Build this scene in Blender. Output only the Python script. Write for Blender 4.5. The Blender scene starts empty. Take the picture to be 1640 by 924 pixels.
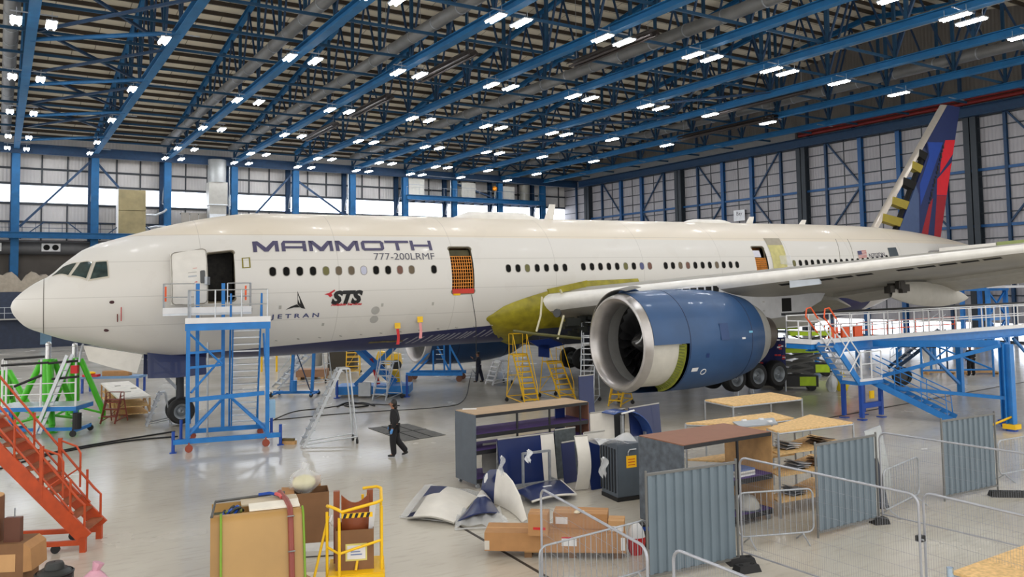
import bpy, math, random
import numpy as np
from math import sin, cos, pi, radians, sqrt, atan2, degrees
from mathutils import Vector, Matrix
random.seed(7)
SC = bpy.context.scene
COL = SC.collection

# ---------------------------------------------------------------- camera
FPX = 1308.0; PCX, PCY = 820.0, 380.0; EYE = 5.5
_a, _p, _r = radians(57.8), math.atan(77/FPX), .0155
_F = np.array([cos(_a), sin(_a), 0]); _R0 = np.array([sin(_a), -cos(_a), 0]); _Z = np.array([0, 0, 1.])
CF = _F*cos(_p)+_Z*sin(_p); _u0 = _Z*cos(_p)-_F*sin(_p)
CR = _R0*cos(_r)-_u0*sin(_r); CU = _u0*cos(_r)+_R0*sin(_r)
CP = np.array([0, 0, EYE])
cam = bpy.data.cameras.new('camera'); cam_o = bpy.data.objects.new('camera', cam); COL.objects.link(cam_o)
cam.sensor_width = 36; cam.lens = FPX/1640*36; cam.shift_y = -(462-PCY)/1640; cam.clip_end = 500
cam_o.matrix_world = Matrix(((CR[0], CU[0], -CF[0], CP[0]), (CR[1], CU[1], -CF[1], CP[1]), (CR[2], CU[2], -CF[2], CP[2]), (0, 0, 0, 1)))
SC.camera = cam_o

# ---------------------------------------------------------------- light
W = bpy.data.worlds.new('world'); SC.world = W; W.use_nodes = True
bg = W.node_tree.nodes['Background']; bg.inputs[0].default_value = (1.0, .985, .95, 1); bg.inputs[1].default_value = 1.6
LAMP_E = 120.0      # the tubes of the high-bay lamps
PANE_E = 5.0       # daylight panes
SC.view_settings.view_transform = 'Standard'; SC.view_settings.look = 'None'
SC.view_settings.exposure = 0.0; SC.view_settings.gamma = 1.0; SC.view_settings.use_curve_mapping = False
SC.cycles.use_denoising = True
SC.cycles.max_bounces = 6; SC.cycles.diffuse_bounces = 3; SC.cycles.glossy_bounces = 3; SC.cycles.sample_clamp_indirect = 6

# ---------------------------------------------------------------- pixel helpers (a ray from the eye meets a real plane)
def ray(x, y): return CF+CR*(x-PCX)/FPX-CU*(y-PCY)/FPX
def G(x, y, z=0.0):
    d = ray(x, y); return CP+d*((z-EYE)/d[2])
def AY(x, y, Y):
    d = ray(x, y); return CP+d*(Y/d[1])
def AX(x, y, X):
    d = ray(x, y); return CP+d*(X/d[0])
def FZ(x, y, g):
    """the point above pixel (x, y) at the same view depth as ground point g"""
    d = ray(x, y); return CP+d*(((np.array(g)-CP)@_F)/(d@_F))

# ---------------------------------------------------------------- materials
def lin(c): return tuple((v/255/12.92 if v/255 <= .04045 else ((v/255+.055)/1.055)**2.4) for v in c)
MATS = {}
def mat(name, c, rough=.6, metal=0, var=.06, scale=3., bump=0., emit=0, alpha=1, trans=0, coat=0):
    if name in MATS: return MATS[name]
    m = bpy.data.materials.new(name); m.use_nodes = True; nt = m.node_tree; b = nt.nodes['Principled BSDF']
    c = lin(c)
    b.inputs['Roughness'].default_value = rough; b.inputs['Metallic'].default_value = metal
    b.inputs['Base Color'].default_value = (*c, 1)
    if var and not emit:
        tc = nt.nodes.new('ShaderNodeTexCoord'); n = nt.nodes.new('ShaderNodeTexNoise'); n.inputs['Scale'].default_value = scale; n.inputs['Detail'].default_value = 4
        nt.links.new(tc.outputs['Object'], n.inputs['Vector'])
        r = nt.nodes.new('ShaderNodeMapRange'); r.inputs[1].default_value = .25; r.inputs[2].default_value = .75; r.inputs[3].default_value = 1-var*1.6; r.inputs[4].default_value = 1+var
        nt.links.new(n.outputs['Fac'], r.inputs[0])
        mx = nt.nodes.new('ShaderNodeVectorMath'); mx.operation = 'SCALE'; mx.inputs[0].default_value = c
        nt.links.new(r.outputs[0], mx.inputs['Scale']); nt.links.new(mx.outputs[0], b.inputs['Base Color'])
        if bump:
            bp = nt.nodes.new('ShaderNodeBump'); bp.inputs['Strength'].default_value = bump; bp.inputs['Distance'].default_value = .02
            nt.links.new(n.outputs['Fac'], bp.inputs['Height']); nt.links.new(bp.outputs[0], b.inputs['Normal'])
    if emit:
        b.inputs['Emission Color'].default_value = (*c, 1); b.inputs['Emission Strength'].default_value = emit
    if alpha < 1: b.inputs['Alpha'].default_value = alpha
    if trans: b.inputs['Transmission Weight'].default_value = trans
    if coat: b.inputs['Coat Weight'].default_value = coat
    MATS[name] = m; return m
BLUE = mat('blue_steel', (6, 82, 130), .7, var=.12, scale=2)
BLUE_ROOF = mat('roof_steel_blue', (2, 92, 142), .7, var=.14, scale=1)
BLUE_WEB = mat('roof_web_blue', (8, 60, 92), .75, var=.12)
BLUE_DARK = mat('dark_blue_steel', (14, 52, 86), .6, var=.15)
DOCKBLUE = mat('dock_blue_paint', (30, 120, 196), .45, var=.1)
JACKBLUE = mat('deep_blue_paint', (22, 70, 160), .45)
ALU = mat('aluminium', (196, 200, 205), .35, .75, var=.08, scale=6)
STEEL = mat('galvanised_steel', (168, 172, 178), .4, .6, var=.12, scale=8)
WHITEP = mat('white_paint', (226, 226, 228), .45, var=.04)
YELLOW = mat('yellow_paint', (238, 190, 16), .45, var=.08)
ORANGE = mat('orange_paint', (184, 70, 26), .5, var=.14, scale=5)
ORANGE_L = mat('bright_orange_paint', (236, 92, 40), .45)
GREEN = mat('jack_green_paint', (76, 190, 34), .4, var=.1)
LIME = mat('lime_paint', (176, 208, 30), .5, var=.1)
BLACK = mat('black_rubber', (22, 22, 24), .6, var=.1)
DARK = mat('dark_void', (12, 11, 10), .9, var=0)
DGREY = mat('dark_grey_panel', (84, 92, 102), .55, var=.07)
CARD = mat('cardboard', (176, 130, 84), .8, var=.07, scale=4)
CARD_D = mat('dark_cardboard', (128, 92, 62), .85, var=.08)
CARD_P = mat('pale_cardboard', (196, 152, 104), .8, var=.06)
CHIP = mat('chipboard', (222, 184, 126), .75, var=.2, scale=14)
WOOD = mat('wood', (190, 148, 96), .6, var=.15, scale=5)
PURPLE = mat('purple_carpet', (74, 52, 112), .85, var=.12)
NAVY = mat('navy_gloss', (17, 36, 88), .3, var=.06, coat=.2)
OFFW = mat('off_white_gloss', (226, 222, 214), .4, var=.05)
GREYP = mat('grey_composite', (170, 168, 162), .55, var=.1)
PRIMER = mat('yellow_green_primer', (152, 142, 30), .5, var=.25, scale=2.5)
RED = mat('red_paint', (196, 28, 34), .5, var=.05)
CHROME = mat('polished_metal', (214, 214, 216), .26, .9, var=.08, scale=2)
FILM = mat('clear_film', (236, 238, 240), .25, alpha=.34, var=.1)
TYRE = mat('tyre_rubber', (26, 26, 28), .7, var=.15)
SKIN = mat('skin', (150, 104, 80), .6)

# ---------------------------------------------------------------- mesh builder
class MB:
    def __init__(s): s.v = []; s.f = []; s.k = []; s.cur = 0
    def add(s, vs, fs):
        o = len(s.v); s.v += [tuple(map(float, p)) for p in vs]; s.f += [tuple(o+i for i in f) for f in fs]; s.k += [s.cur]*len(fs); return s
    def hexa(s, p): return s.add(p, [(0, 3, 2, 1), (4, 5, 6, 7), (0, 1, 5, 4), (1, 2, 6, 5), (2, 3, 7, 6), (3, 0, 4, 7)])
    def box(s, a, b):
        x0, y0, z0 = a; x1, y1, z1 = b
        return s.hexa([(x0, y0, z0), (x1, y0, z0), (x1, y1, z0), (x0, y1, z0), (x0, y0, z1), (x1, y0, z1), (x1, y1, z1), (x0, y1, z1)])
    def cbox(s, c, d): return s.box([c[i]-d[i]/2 for i in range(3)], [c[i]+d[i]/2 for i in range(3)])
    def _fr(s, p, q, up=(0, 0, 1)):
        p = np.array(p, float); q = np.array(q, float); d = q-p; L = np.linalg.norm(d); d = d/max(L, 1e-9)
        u = np.array(up, float)
        if abs(d@u) > .98: u = np.array([0, 1., 0])
        x = np.cross(u, d); x /= np.linalg.norm(x); y = np.cross(d, x); return p, q, x, y
    def beam(s, p, q, w, h, up=(0, 0, 1)):
        p, q, x, y = s._fr(p, q, up); w /= 2; h /= 2
        return s.hexa([p-x*w-y*h, p+x*w-y*h, p+x*w+y*h, p-x*w+y*h, q-x*w-y*h, q+x*w-y*h, q+x*w+y*h, q-x*w+y*h])
    def ibeam(s, p, q, w, h, t=.03, up=(0, 0, 1)):
        p, q, x, y = s._fr(p, q, up)
        o = y*(h/2-t/2)
        s.beam(p+o, q+o, w, t, up); s.beam(p-o, q-o, w, t, up); return s.beam(p, q, t, h-2*t, up)
    def tube(s, p, q, r, n=8, r2=None):
        p, q, x, y = s._fr(p, q); r2 = r if r2 is None else r2; vs = []
        for c, R in ((p, r), (q, r2)):
            for i in range(n):
                a = 2*pi*i/n; vs.append(c+R*(cos(a)*x+sin(a)*y))
        fs = [(i, (i+1) % n, n+(i+1) % n, n+i) for i in range(n)]+[tuple(range(n))[::-1], tuple(range(n, 2*n))]
        return s.add(vs, fs)
    def path(s, pts, r, n=8, closed=False):
        pts = [np.array(p, float) for p in pts]; m = len(pts); vs = []; prev = None
        for i in range(m):
            a = pts[i-1] if (i > 0 or closed) else pts[i]; b = pts[(i+1) % m] if (i < m-1 or closed) else pts[i]
            d = b-a; d /= max(np.linalg.norm(d), 1e-9)
            if prev is None:
                u = np.array([0, 0, 1.]) if abs(d[2]) < .95 else np.array([0, 1., 0]); x = np.cross(u, d)
            else: x = prev-d*(prev@d)
            x /= max(np.linalg.norm(x), 1e-9); prev = x; y = np.cross(d, x)
            for k in range(n): vs.append(pts[i]+r*(cos(2*pi*k/n)*x+sin(2*pi*k/n)*y))
        fs = []
        for i in range(m if closed else m-1):
            j = (i+1) % m
            for k in range(n): fs.append((i*n+k, i*n+(k+1) % n, j*n+(k+1) % n, j*n+k))
        if not closed: fs += [tuple(range(n))[::-1], tuple(range((m-1)*n, m*n))]
        return s.add(vs, fs)
    def lathe(s, o, d, prof, n=32, a0=0, a1=2*pi, skip=None, cap=False):
        """prof: (axial, radius) along direction d from o"""
        o = np.array(o, float); d = np.array(d, float); d /= np.linalg.norm(d)
        u = np.array([0, 0, 1.]) if abs(d[2]) < .9 else np.array([1., 0, 0]); x = np.cross(u, d); x /= np.linalg.norm(x); y = np.cross(d, x)
        full = abs(a1-a0-2*pi) < 1e-6; nn = n if full else n+1; vs = []
        for (t, r) in prof:
            for i in range(nn):
                a = a0+(a1-a0)*i/n; vs.append(o+d*t+r*(cos(a)*x+sin(a)*y))
        fs = []
        for j in range(len(prof)-1):
            for i in range(n):
                if skip and skip(j, (a0+(a1-a0)*(i+.5)/n)): continue
                i2 = (i+1) % nn; fs.append((j*nn+i, j*nn+i2, (j+1)*nn+i2, (j+1)*nn+i))
        if cap: fs += [tuple(range(nn))[::-1], tuple(range((len(prof)-1)*nn, len(prof)*nn))]
        return s.add(vs, fs)
    def grid(s, rows, closed=False):
        m, n = len(rows), len(rows[0]); vs = [p for r in rows for p in r]
        fs = [(i*n+j, i*n+(j+1) % n, (i+1)*n+(j+1) % n, (i+1)*n+j) for i in range(m-1) for j in range(n if closed else n-1)]
        return s.add(vs, fs)
    def slab(s, rows, t):
        """a curved sheet of real thickness: rows of points, extruded by vector t"""
        t = np.array(t, float); R = [[np.array(p, float) for p in r] for r in rows]; m, n = len(R), len(R[0])
        vs = [p for r in R for p in r]+[p+t for r in R for p in r]; N = m*n; fs = []
        for i in range(m-1):
            for j in range(n-1):
                q = (i*n+j, i*n+j+1, (i+1)*n+j+1, (i+1)*n+j); fs += [q, tuple(N+k for k in q[::-1])]
        b = [i for i in range(n)]+[i*n+n-1 for i in range(1, m)]+[(m-1)*n+j for j in range(n-2, -1, -1)]+[i*n for i in range(m-2, 0, -1)]
        for a, c in zip(b, b[1:]+b[:1]): fs.append((a, N+a, N+c, c))
        return s.add(vs, fs)
    def prism(s, poly, off):
        off = np.array(off, float); P = [np.array(p, float) for p in poly]; n = len(P)
        return s.add(P+[p+off for p in P], [tuple(range(n))[::-1], tuple(range(n, 2*n))]+[(i, (i+1) % n, n+(i+1) % n, n+i) for i in range(n)])
    def ball(s, c, r, n=12, m=8):
        rr = (r, r, r) if np.isscalar(r) else r
        vs = []; fs = []
        for i in range(m+1):
            th = pi*i/m
            for j in range(n): vs.append((c[0]+rr[0]*sin(th)*cos(2*pi*j/n), c[1]+rr[1]*sin(th)*sin(2*pi*j/n), c[2]+rr[2]*cos(th)))
        for i in range(m):
            for j in range(n): fs.append((i*n+j, (i+1)*n+j, (i+1)*n+(j+1) % n, i*n+(j+1) % n))
        return s.add(vs, fs)
    def build(s, name, m, parent=None, smooth=False):
        me = bpy.data.meshes.new(name); me.from_pydata(s.v, [], s.f)
        for x in (m if isinstance(m, (list, tuple)) else [m]): me.materials.append(x)
        if isinstance(m, (list, tuple)): me.polygons.foreach_set('material_index', s.k)
        if smooth:
            me.polygons.foreach_set('use_smooth', [True]*len(me.polygons)); 
            try: me.set_sharp_from_angle(angle=radians(smooth if smooth is not True else 40))
            except Exception: pass
        me.validate(); me.update()
        o = bpy.data.objects.new(name, me); COL.objects.link(o)
        if parent: o.parent = parent
        return o
def tag(o, label=None, cat=None, group=None, kind=None):
    if label: o['label'] = label
    if cat: o['category'] = cat
    if group: o['group'] = group
    if kind: o['kind'] = kind
    return o
def thing(name, label, cat, loc=(0, 0, 0), rz=0, group=None, kind=None):
    o = bpy.data.objects.new(name, None); COL.objects.link(o); o.location = [float(v) for v in loc]; o.rotation_euler = (0, 0, rz); o.empty_display_size = .2
    return tag(o, label, cat, group, kind)
def copy_tree(o, parent=None, label=None):
    c = o.copy(); COL.objects.link(c)
    if parent: c.parent = parent
    if label: c['label'] = label
    for ch in o.children: copy_tree(ch, c)
    return c
ORD = ['first', 'second', 'third', 'fourth', 'fifth', 'sixth', 'seventh', 'eighth', 'ninth', 'tenth', 'eleventh', 'twelfth']
def yaw(p, q): return atan2(q[1]-p[1], q[0]-p[0])
# ================================================================ hangar shell
YC, YW, XD = 96.0, 98.8, 71.6            # roof columns, back wall, door wall
XL = -24.0; ZB = 20.0                     # left end, underside of the trusses
COLX = [1.35+7.15*k for k in range(-2, 10)]
def deck_z(Y): return 22.3+.14*(96-max(Y, 44.))+ (0 if Y > 44 else -.14*(44-Y))
# floor
fm = bpy.data.materials.new('floor_epoxy'); fm.use_nodes = True; nt = fm.node_tree; b = nt.nodes['Principled BSDF']
tc = nt.nodes.new('ShaderNodeTexCoord')
n1 = nt.nodes.new('ShaderNodeTexNoise'); n1.inputs['Scale'].default_value = .28; n1.inputs['Detail'].default_value = 5
n2 = nt.nodes.new('ShaderNodeTexNoise'); n2.inputs['Scale'].default_value = 3.5; n2.inputs['Detail'].default_value = 6
mp = nt.nodes.new('ShaderNodeMapping'); mp.inputs['Rotation'].default_value = (0, 0, .5); mp.inputs['Scale'].default_value = (.5, 2.4, 1)
nt.links.new(tc.outputs['Object'], n1.inputs['Vector']); nt.links.new(tc.outputs['Object'], mp.inputs['Vector']); nt.links.new(mp.outputs[0], n2.inputs['Vector'])
cr = nt.nodes.new('ShaderNodeValToRGB'); cr.color_ramp.elements[0].position = .3; cr.color_ramp.elements[1].position = .7
cr.color_ramp.elements[0].color = (*lin((186, 180, 168)), 1); cr.color_ramp.elements[1].color = (*lin((204, 199, 188)), 1)
nt.links.new(n1.outputs['Fac'], cr.inputs[0])
cr2 = nt.nodes.new('ShaderNodeValToRGB'); cr2.color_ramp.elements[0].position = .3; cr2.color_ramp.elements[1].position = .48
cr2.color_ramp.elements[0].color = (.88, .875, .86, 1); cr2.color_ramp.elements[1].color = (1, 1, 1, 1)
nt.links.new(n2.outputs['Fac'], cr2.inputs[0])
mx = nt.nodes.new('ShaderNodeMix'); mx.data_type = 'RGBA'; mx.blend_type = 'MULTIPLY'; mx.inputs[0].default_value = 1
nt.links.new(cr.outputs[0], mx.inputs[6]); nt.links.new(cr2.outputs[0], mx.inputs[7]); nt.links.new(mx.outputs[2], b.inputs['Base Color'])
rr = nt.nodes.new('ShaderNodeMapRange'); rr.inputs[3].default_value = .12; rr.inputs[4].default_value = .36
nt.links.new(n1.outputs['Fac'], rr.inputs[0]); nt.links.new(rr.outputs[0], b.inputs['Roughness']); b.inputs['Coat Weight'].default_value = .25; b.inputs['Coat Roughness'].default_value = .12
fl = MB().box((XL, -3, -.3), (XD+3, YW+.3, 0)).build('floor', fm); tag(fl, 'pale glossy epoxy hangar floor', 'floor', kind='structure')

# corrugated sheet material
def sheet(name, c, axis, per=.33):
    m = bpy.data.materials.new(name); m.use_nodes = True; nt = m.node_tree; b = nt.nodes['Principled BSDF']
    tc = nt.nodes.new('ShaderNodeTexCoord'); w = nt.nodes.new('ShaderNodeTexWave'); w.wave_type = 'BANDS'; w.bands_direction = axis
    w.inputs['Scale'].default_value = 2*pi/per/20; nt.links.new(tc.outputs['Object'], w.inputs['Vector'])
    bp = nt.nodes.new('ShaderNodeBump'); bp.inputs['Strength'].default_value = .5; bp.inputs['Distance'].default_value = .05
    nt.links.new(w.outputs['Fac'], bp.inputs['Height']); nt.links.new(bp.outputs[0], b.inputs['Normal'])
    n = nt.nodes.new('ShaderNodeTexNoise'); n.inputs['Scale'].default_value = .6; n.inputs['Detail'].default_value = 4; nt.links.new(tc.outputs['Object'], n.inputs['Vector'])
    r = nt.nodes.new('ShaderNodeMapRange'); r.inputs[3].default_value = .82; r.inputs[4].default_value = 1.1; nt.links.new(n.outputs['Fac'], r.inputs[0])
    s = nt.nodes.new('ShaderNodeVectorMath'); s.operation = 'SCALE'; s.inputs[0].default_value = lin(c); nt.links.new(r.outputs[0], s.inputs['Scale'])
    nt.links.new(s.outputs[0], b.inputs['Base Color']); b.inputs['Roughness'].default_value = .55
    return m
SHEET_X = sheet('wall_sheet', (208, 204, 202), 'X'); SHEET_Y = sheet('door_sheet', (152, 149, 152), 'Y')
LOWER = mat('lower_wall_render', (104, 98, 92), .8, var=.14, scale=.6)
GIRT = mat('girt_dark', (52, 56, 62), .6); PANE = mat('daylight_pane', (236, 243, 255), .3, emit=PANE_E)
# back wall
ZW0, ZW1 = 14.95, 16.75
w = MB(); w.box((XL, YW, ZW1), (XD+1, YW+.2, 23)); w.box((XL, YW, 11.0), (XD+1, YW+.2, ZW0))
w.cur = 1; w.box((XL, YW, 0), (XD+1, YW+.2, 11.0))
wall = w.build('wall_back', [SHEET_X, LOWER]); tag(wall, 'grey corrugated back wall with a long window strip', 'wall', kind='structure')
g = MB()
for z in (12.9, 14.8, 16.9, 18.5, 20.2):
    g.box((XL, YW-.16, z-.1), (XD, YW-.002, z+.1))
g.build('wall_girt', GIRT, wall)
for k in range(int((XD-XL)/2.383)):
    x = 1.35-2.383*10+2.383*k
    if x < XL+.2 or x > XD-.3: continue
    w = MB(); w.box((x-.07, YW-.14, 11), (x+.07, YW-.003, ZW0)); w.box((x-.07, YW-.14, ZW1), (x+.07, YW-.003, 20)); w.build('wall_post', GIRT, wall)
for k in range(len(COLX)):
    x0 = COLX[k]+.1; x1 = (COLX[k+1] if k+1 < len(COLX) else XD)-.1
    if k == 0: x0 = XL+.1
    f = thing('window_%d' % (k+1), 'bright clerestory window pane in bay %d of the strip along the back wall' % (k+1), 'window', (0, 0, 0), kind='structure')
    MB().box((x0, YW+.04, ZW0), (x1, YW+.1, ZW1)).build('pane', PANE, f)
    w = MB(); w.box((x0-.1, YW-.05, ZW0-.12), (x1+.1, YW-.001, ZW0+.03)); w.box((x0-.1, YW-.05, ZW1-.03), (x1+.1, YW-.001, ZW1+.08)); w.build('window_frame', STEEL, f)
# door wall (right)
DY = [(95.6, 'b'), (92.5, 'd'), (89.6, 'b'), (85.4, 'B'), (81.2, 'B'), (77, 'b'), (74, 'd'), (71.1, 'b'), (67, 'B'), (62.7, 'B'), (58.7, 'b'), (55.7, 'd'), (53.0, 'b'), (49, 'B'), (45, 'B'), (40.6, 'b'), (38.1, 'd'), (35.4, 'b'), (31.4, 'B'), (27.2, 'B'), (23, 'b'), (20, 'd')]
dw = MB().box((XD, 12, 1.7), (XD+.2, YW, 20.6)).build('wall_right', SHEET_Y); tag(dw, 'wall of tall grey sheeted hangar doors', 'wall', kind='structure')
dk = mat('door_edge_dark', (34, 42, 50), .6)
for i, (y, t) in enumerate(DY):
    w_, d_, m_ = {'d': (1.15, .75, dk), 'b': (.26, .28, BLUE_DARK), 'B': (.42, .4, mat('door_post_blue', (18, 74, 124), .55))}[t]
    bm = MB()
    if t == 'd':
        bm.ibeam((XD-.38, y-.3, 0), (XD-.38, y-.3, 20.2), .5, .7, .06, (1, 0, 0)); bm.ibeam((XD-.38, y+.3, 0), (XD-.38, y+.3, 20.2), .5, .7, .06, (1, 0, 0))
    else: bm.ibeam((XD-d_/2-.003, y, 0), (XD-d_/2-.003, y, 20.2), w_, d_, .04, (1, 0, 0))
    bm.build('door_post', m_, dw)
g = MB()
for z in (19.4, 18.42, 17.18, 15.94, 14.25, 13.2, 12.1, 11.05, 8.88, 7.8, 6.7, 5.6, 4.0): g.box((XD-.1, 12, z-.05), (XD-.002, 98.6, z+.05))
for a, b2 in zip(DY, DY[1:]):
    if {a[1], b2[1]} == {'B'} or {a[1], b2[1]} == {'b', 'B'}:
        y = (a[0]+b2[0])/2; g.box((XD-.06, y-.04, 2.5), (XD-.002, y+.04, 20))
g.build('door_girt', GIRT, dw)
g = MB()
for z in (14.8, 9.97): g.box((XD-.24, 12, z-.12), (XD-.101, 98.6, z+.12))
g.build('door_rail', mat('door_post_blue', (18, 74, 124), .55), dw)
# bracing in the door leaves
for i in range(len(DY)-1):
    a, b2 = DY[i], DY[i+1]
    if a[1] == 'b' and b2[1] == 'B':
        MB().beam((XD-.2, a[0]-.1, 19.6), (XD-.2, b2[0]+.2, 15.0), .14, .14).beam((XD-.2, a[0]-.1, 10.2), (XD-.2, b2[0]+.2, 14.6), .14, .14).build('door_brace', BLUE_DARK, dw)
    if a[1] == 'B' and b2[1] == 'b':
        MB().beam((XD-.2, b2[0]+.1, 19.6), (XD-.2, a[0]-.2, 15.0), .14, .14).beam((XD-.2, b2[0]+.1, 10.2), (XD-.2, a[0]-.2, 14.6), .14, .14).build('door_brace', BLUE_DARK, dw)
f = thing('window_20', 'low bright glazed strip at the foot of the hangar doors', 'window', (0, 0, 0), kind='structure')
MB().box((XD+.05, 12, .25), (XD+.1, 92, 1.65)).build('pane', PANE, f)
w = MB(); w.box((XD-.1, 12, 0), (XD+.2, 92.5, .25)); 
for y in np.arange(13, 92, 3.05): w.box((XD, y-.05, .25), (XD+.12, y+.05, 1.65))
w.build('window_frame', GIRT, f)
hd = MB(); hd.ibeam((XD-.9, 12, 19.85), (XD-.9, 94, 19.85), .7, .9, .08); hb = hd.build('trim_1', BLUE_DARK); tag(hb, 'deep blue door header girder running above the hangar doors', 'girder', kind='structure')
MB().box((XD-1.1, 56, 20.35), (XD-.7, 93, 21.0)).build('fascia', mat('header_fascia', (150, 152, 156), .6), hb)
MB().tube((XD-1.05, 12, 20.6), (XD-1.05, 55.5, 20.6), .18).tube((XD-1.05, 12, 20.95), (XD-1.05, 55.5, 20.95), .12).build('red_pipe', mat('red_pipe_paint', (130, 34, 34), .6), hb)
for y in np.arange(17.5, 95, 5.3): 
    MB().beam((XD-.8, y, 20.31), (XD-.8, y, 24), .25, .25, (0, 1, 0)).build('hanger', BLUE_DARK, hb)
sw = MB().box((XD, 12, 20.6), (XD+.2, YW, 31)).build('wall_door_gable', sheet('gable_sheet', (112, 106, 100), 'Y')); tag(sw, 'grey sheeting between the door header and the roof', 'wall', kind='structure')
# roof deck + purlins
DECK = bpy.data.materials.new('roof_deck'); DECK.use_nodes = True; nt = DECK.node_tree; b = nt.nodes['Principled BSDF']
tc = nt.nodes.new('ShaderNodeTexCoord'); n1 = nt.nodes.new('ShaderNodeTexBrick'); n1.inputs['Scale'].default_value = 1; n1.inputs['Brick Width'].default_value = 3.2; n1.inputs['Row Height'].default_value = 1.7; n1.inputs['Mortar Size'].default_value = .03; n1.inputs['Bias'].default_value = 0
for i, c in enumerate([(226, 216, 196), (212, 202, 182), (130, 120, 104)]): n1.inputs[i+1].default_value = (*lin(c), 1)
nt.links.new(tc.outputs['Object'], n1.inputs['Vector']); nt.links.new(n1.outputs['Color'], b.inputs['Base Color']); b.inputs['Roughness'].default_value = .8
ce = MB()
for y0, y1 in ((YW+.2, 44), (44, 6)):
    ce.hexa([(XL, y0, deck_z(y0)), (XD+.2, y0, deck_z(y0)), (XD+.2, y1, deck_z(y1)), (XL, y1, deck_z(y1))]+[(XL, y0, deck_z(y0)+.15), (XD+.2, y0, deck_z(y0)+.15), (XD+.2, y1, deck_z(y1)+.15), (XL, y1, deck_z(y1)+.15)])
ceil = ce.build('ceiling', DECK); tag(ceil, 'tan roof decking carried by dark purlins', 'ceiling', kind='structure')
PUR = mat('purlin_brown', (62, 52, 42), .8, var=.1)
for y in np.arange(18, 98.5, 1.7):
    z = deck_z(y); MB().box((XL, y-.08, z-.29), (XD, y+.08, z-.003)).build('purlin', PUR, ceil)
# trusses: one is built, the others are copies
YE = [96, 90.65]+[90.65-5.3*k for k in range(1, 14)]      # panel points
def make_truss():
    t = thing('roof_truss', '', 'roof truss', (0, 0, 0), kind='structure')
    y1 = YE[-1]
    MB().ibeam((0, 96.2, ZB+.24), (0, y1, ZB+.24), .52, .48, .05).build('bottom_chord', BLUE_ROOF, t)
    tp = MB(); z = lambda y: deck_z(y)-.62
    tp.ibeam((0, 96.2, z(96.2)), (0, 44, z(44)), .36, .4, .04); tp.ibeam((0, 44, z(44)), (0, y1, z(y1)), .36, .4, .04); tp.build('top_chord', BLUE_ROOF, t)
    for i, y in enumerate(YE):
        MB().beam((0, y, ZB+.48), (0, y, z(y)-.18), .2, .2, (0, 1, 0)).build('web_post', BLUE_WEB, t)
        if i+1 < len(YE):
            y2 = YE[i+1]; ym = (y+y2)/2
            MB().beam((0, y, ZB+.5), (0, ym, z(ym)-.2), .12, .12).build('web_diagonal', BLUE_DARK, t)
            MB().beam((0, y2, ZB+.5), (0, ym, z(ym)-.2), .12, .12).build('web_diagonal', BLUE_DARK, t)
    return t
tr0 = make_truss()
for k, x in enumerate(COLX):
    o = tr0 if k == 0 else copy_tree(tr0); o.location.x = x
    o['label'] = ('blue roof truss outside the frame beyond the left edge, %s one' % ORD[k]) if k < 2 else 'long blue roof truss meeting the %s column of the back wall from the left' % ORD[k-2]
    c = thing('steel_column', ('blue roof column beyond the left edge, %s one' % ORD[k]) if k < 2 else 'blue steel column of the back wall, %s from the left' % ORD[k-2], 'column', (x, YC, 0), kind='structure')
    MB().ibeam((0, 0, 0), (0, 0, ZB+.1), .72, .6, .06, (0, 1, 0)).build('shaft', BLUE, c)
    MB().ibeam((-.2, YW-YC-.42, 0), (-.2, YW-YC-.42, ZB+.1), .5, .5, .05, (0, 1, 0)).build('rear_post', BLUE_DARK, c)
    MB().beam((0, .3, ZB-.4), (-.2, YW-YC-.6, 15.2), .12, .12).beam((0, .3, 14.9), (-.2, YW-YC-.6, 15.3), .1, .1).build('tie_bar', STEEL, c)
    if k in (5, 7, 9): MB().tube((-.55, -.1, 9), (-.55, -.1, ZB-.3), .07).build('downpipe', ALU, c)
# eave and transverse ties, wall bracing
eb = MB().ibeam((XL, YC-.45, ZB+.1), (XD, YC-.45, ZB+.1), .4, 1.0, .06).build('trim_2', BLUE_DARK); tag(eb, 'dark blue eave girder along the tops of the back columns', 'girder', kind='structure')
for i, y in enumerate(YE[1:-2]):
    t = MB().beam((XL, y+.3, ZB+.62), (XD-1.2, y+.3, ZB+.62), .14, .16).build('trim_%d' % (3+i), BLUE_WEB); tag(t, 'thin blue roof tie crossing the trusses, %s from the back wall' % ORD[i], 'roof tie', kind='structure')
for k in range(len(COLX)-1):
    for j, (ya, yb) in enumerate(((85.35, 74.75), (74.75, 64.15), (64.15, 53.55), (53.55, 42.95))):
        if k in (2, 8): 
            t = MB().beam((COLX[k], ya, ZB+.42), (COLX[k+1], yb, ZB+.42), .16, .16).beam((COLX[k+1], ya, ZB+.78), (COLX[k], yb, ZB+.78), .16, .16).build('trim_%d' % (30+k*5+j), BLUE_DARK); tag(t, 'crossed blue roof bracing in truss bay %d, %s panel from the back wall' % (k-1, ORD[j]), 'bracing', kind='structure')
for j, (y, yb) in enumerate(((93, 90.6), (80.5, 78), (68.5, 66), (56.5, 54))):
    t = MB().tube((COLX[2], yb, ZB+.1), (COLX[3], y-8, ZB+.1), .13).build('trim_%d' % (90+j), BLUE); tag(t, 'pale blue tube strut between the first two roof trusses, %s from the back wall' % ORD[j], 'strut', kind='structure')
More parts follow.
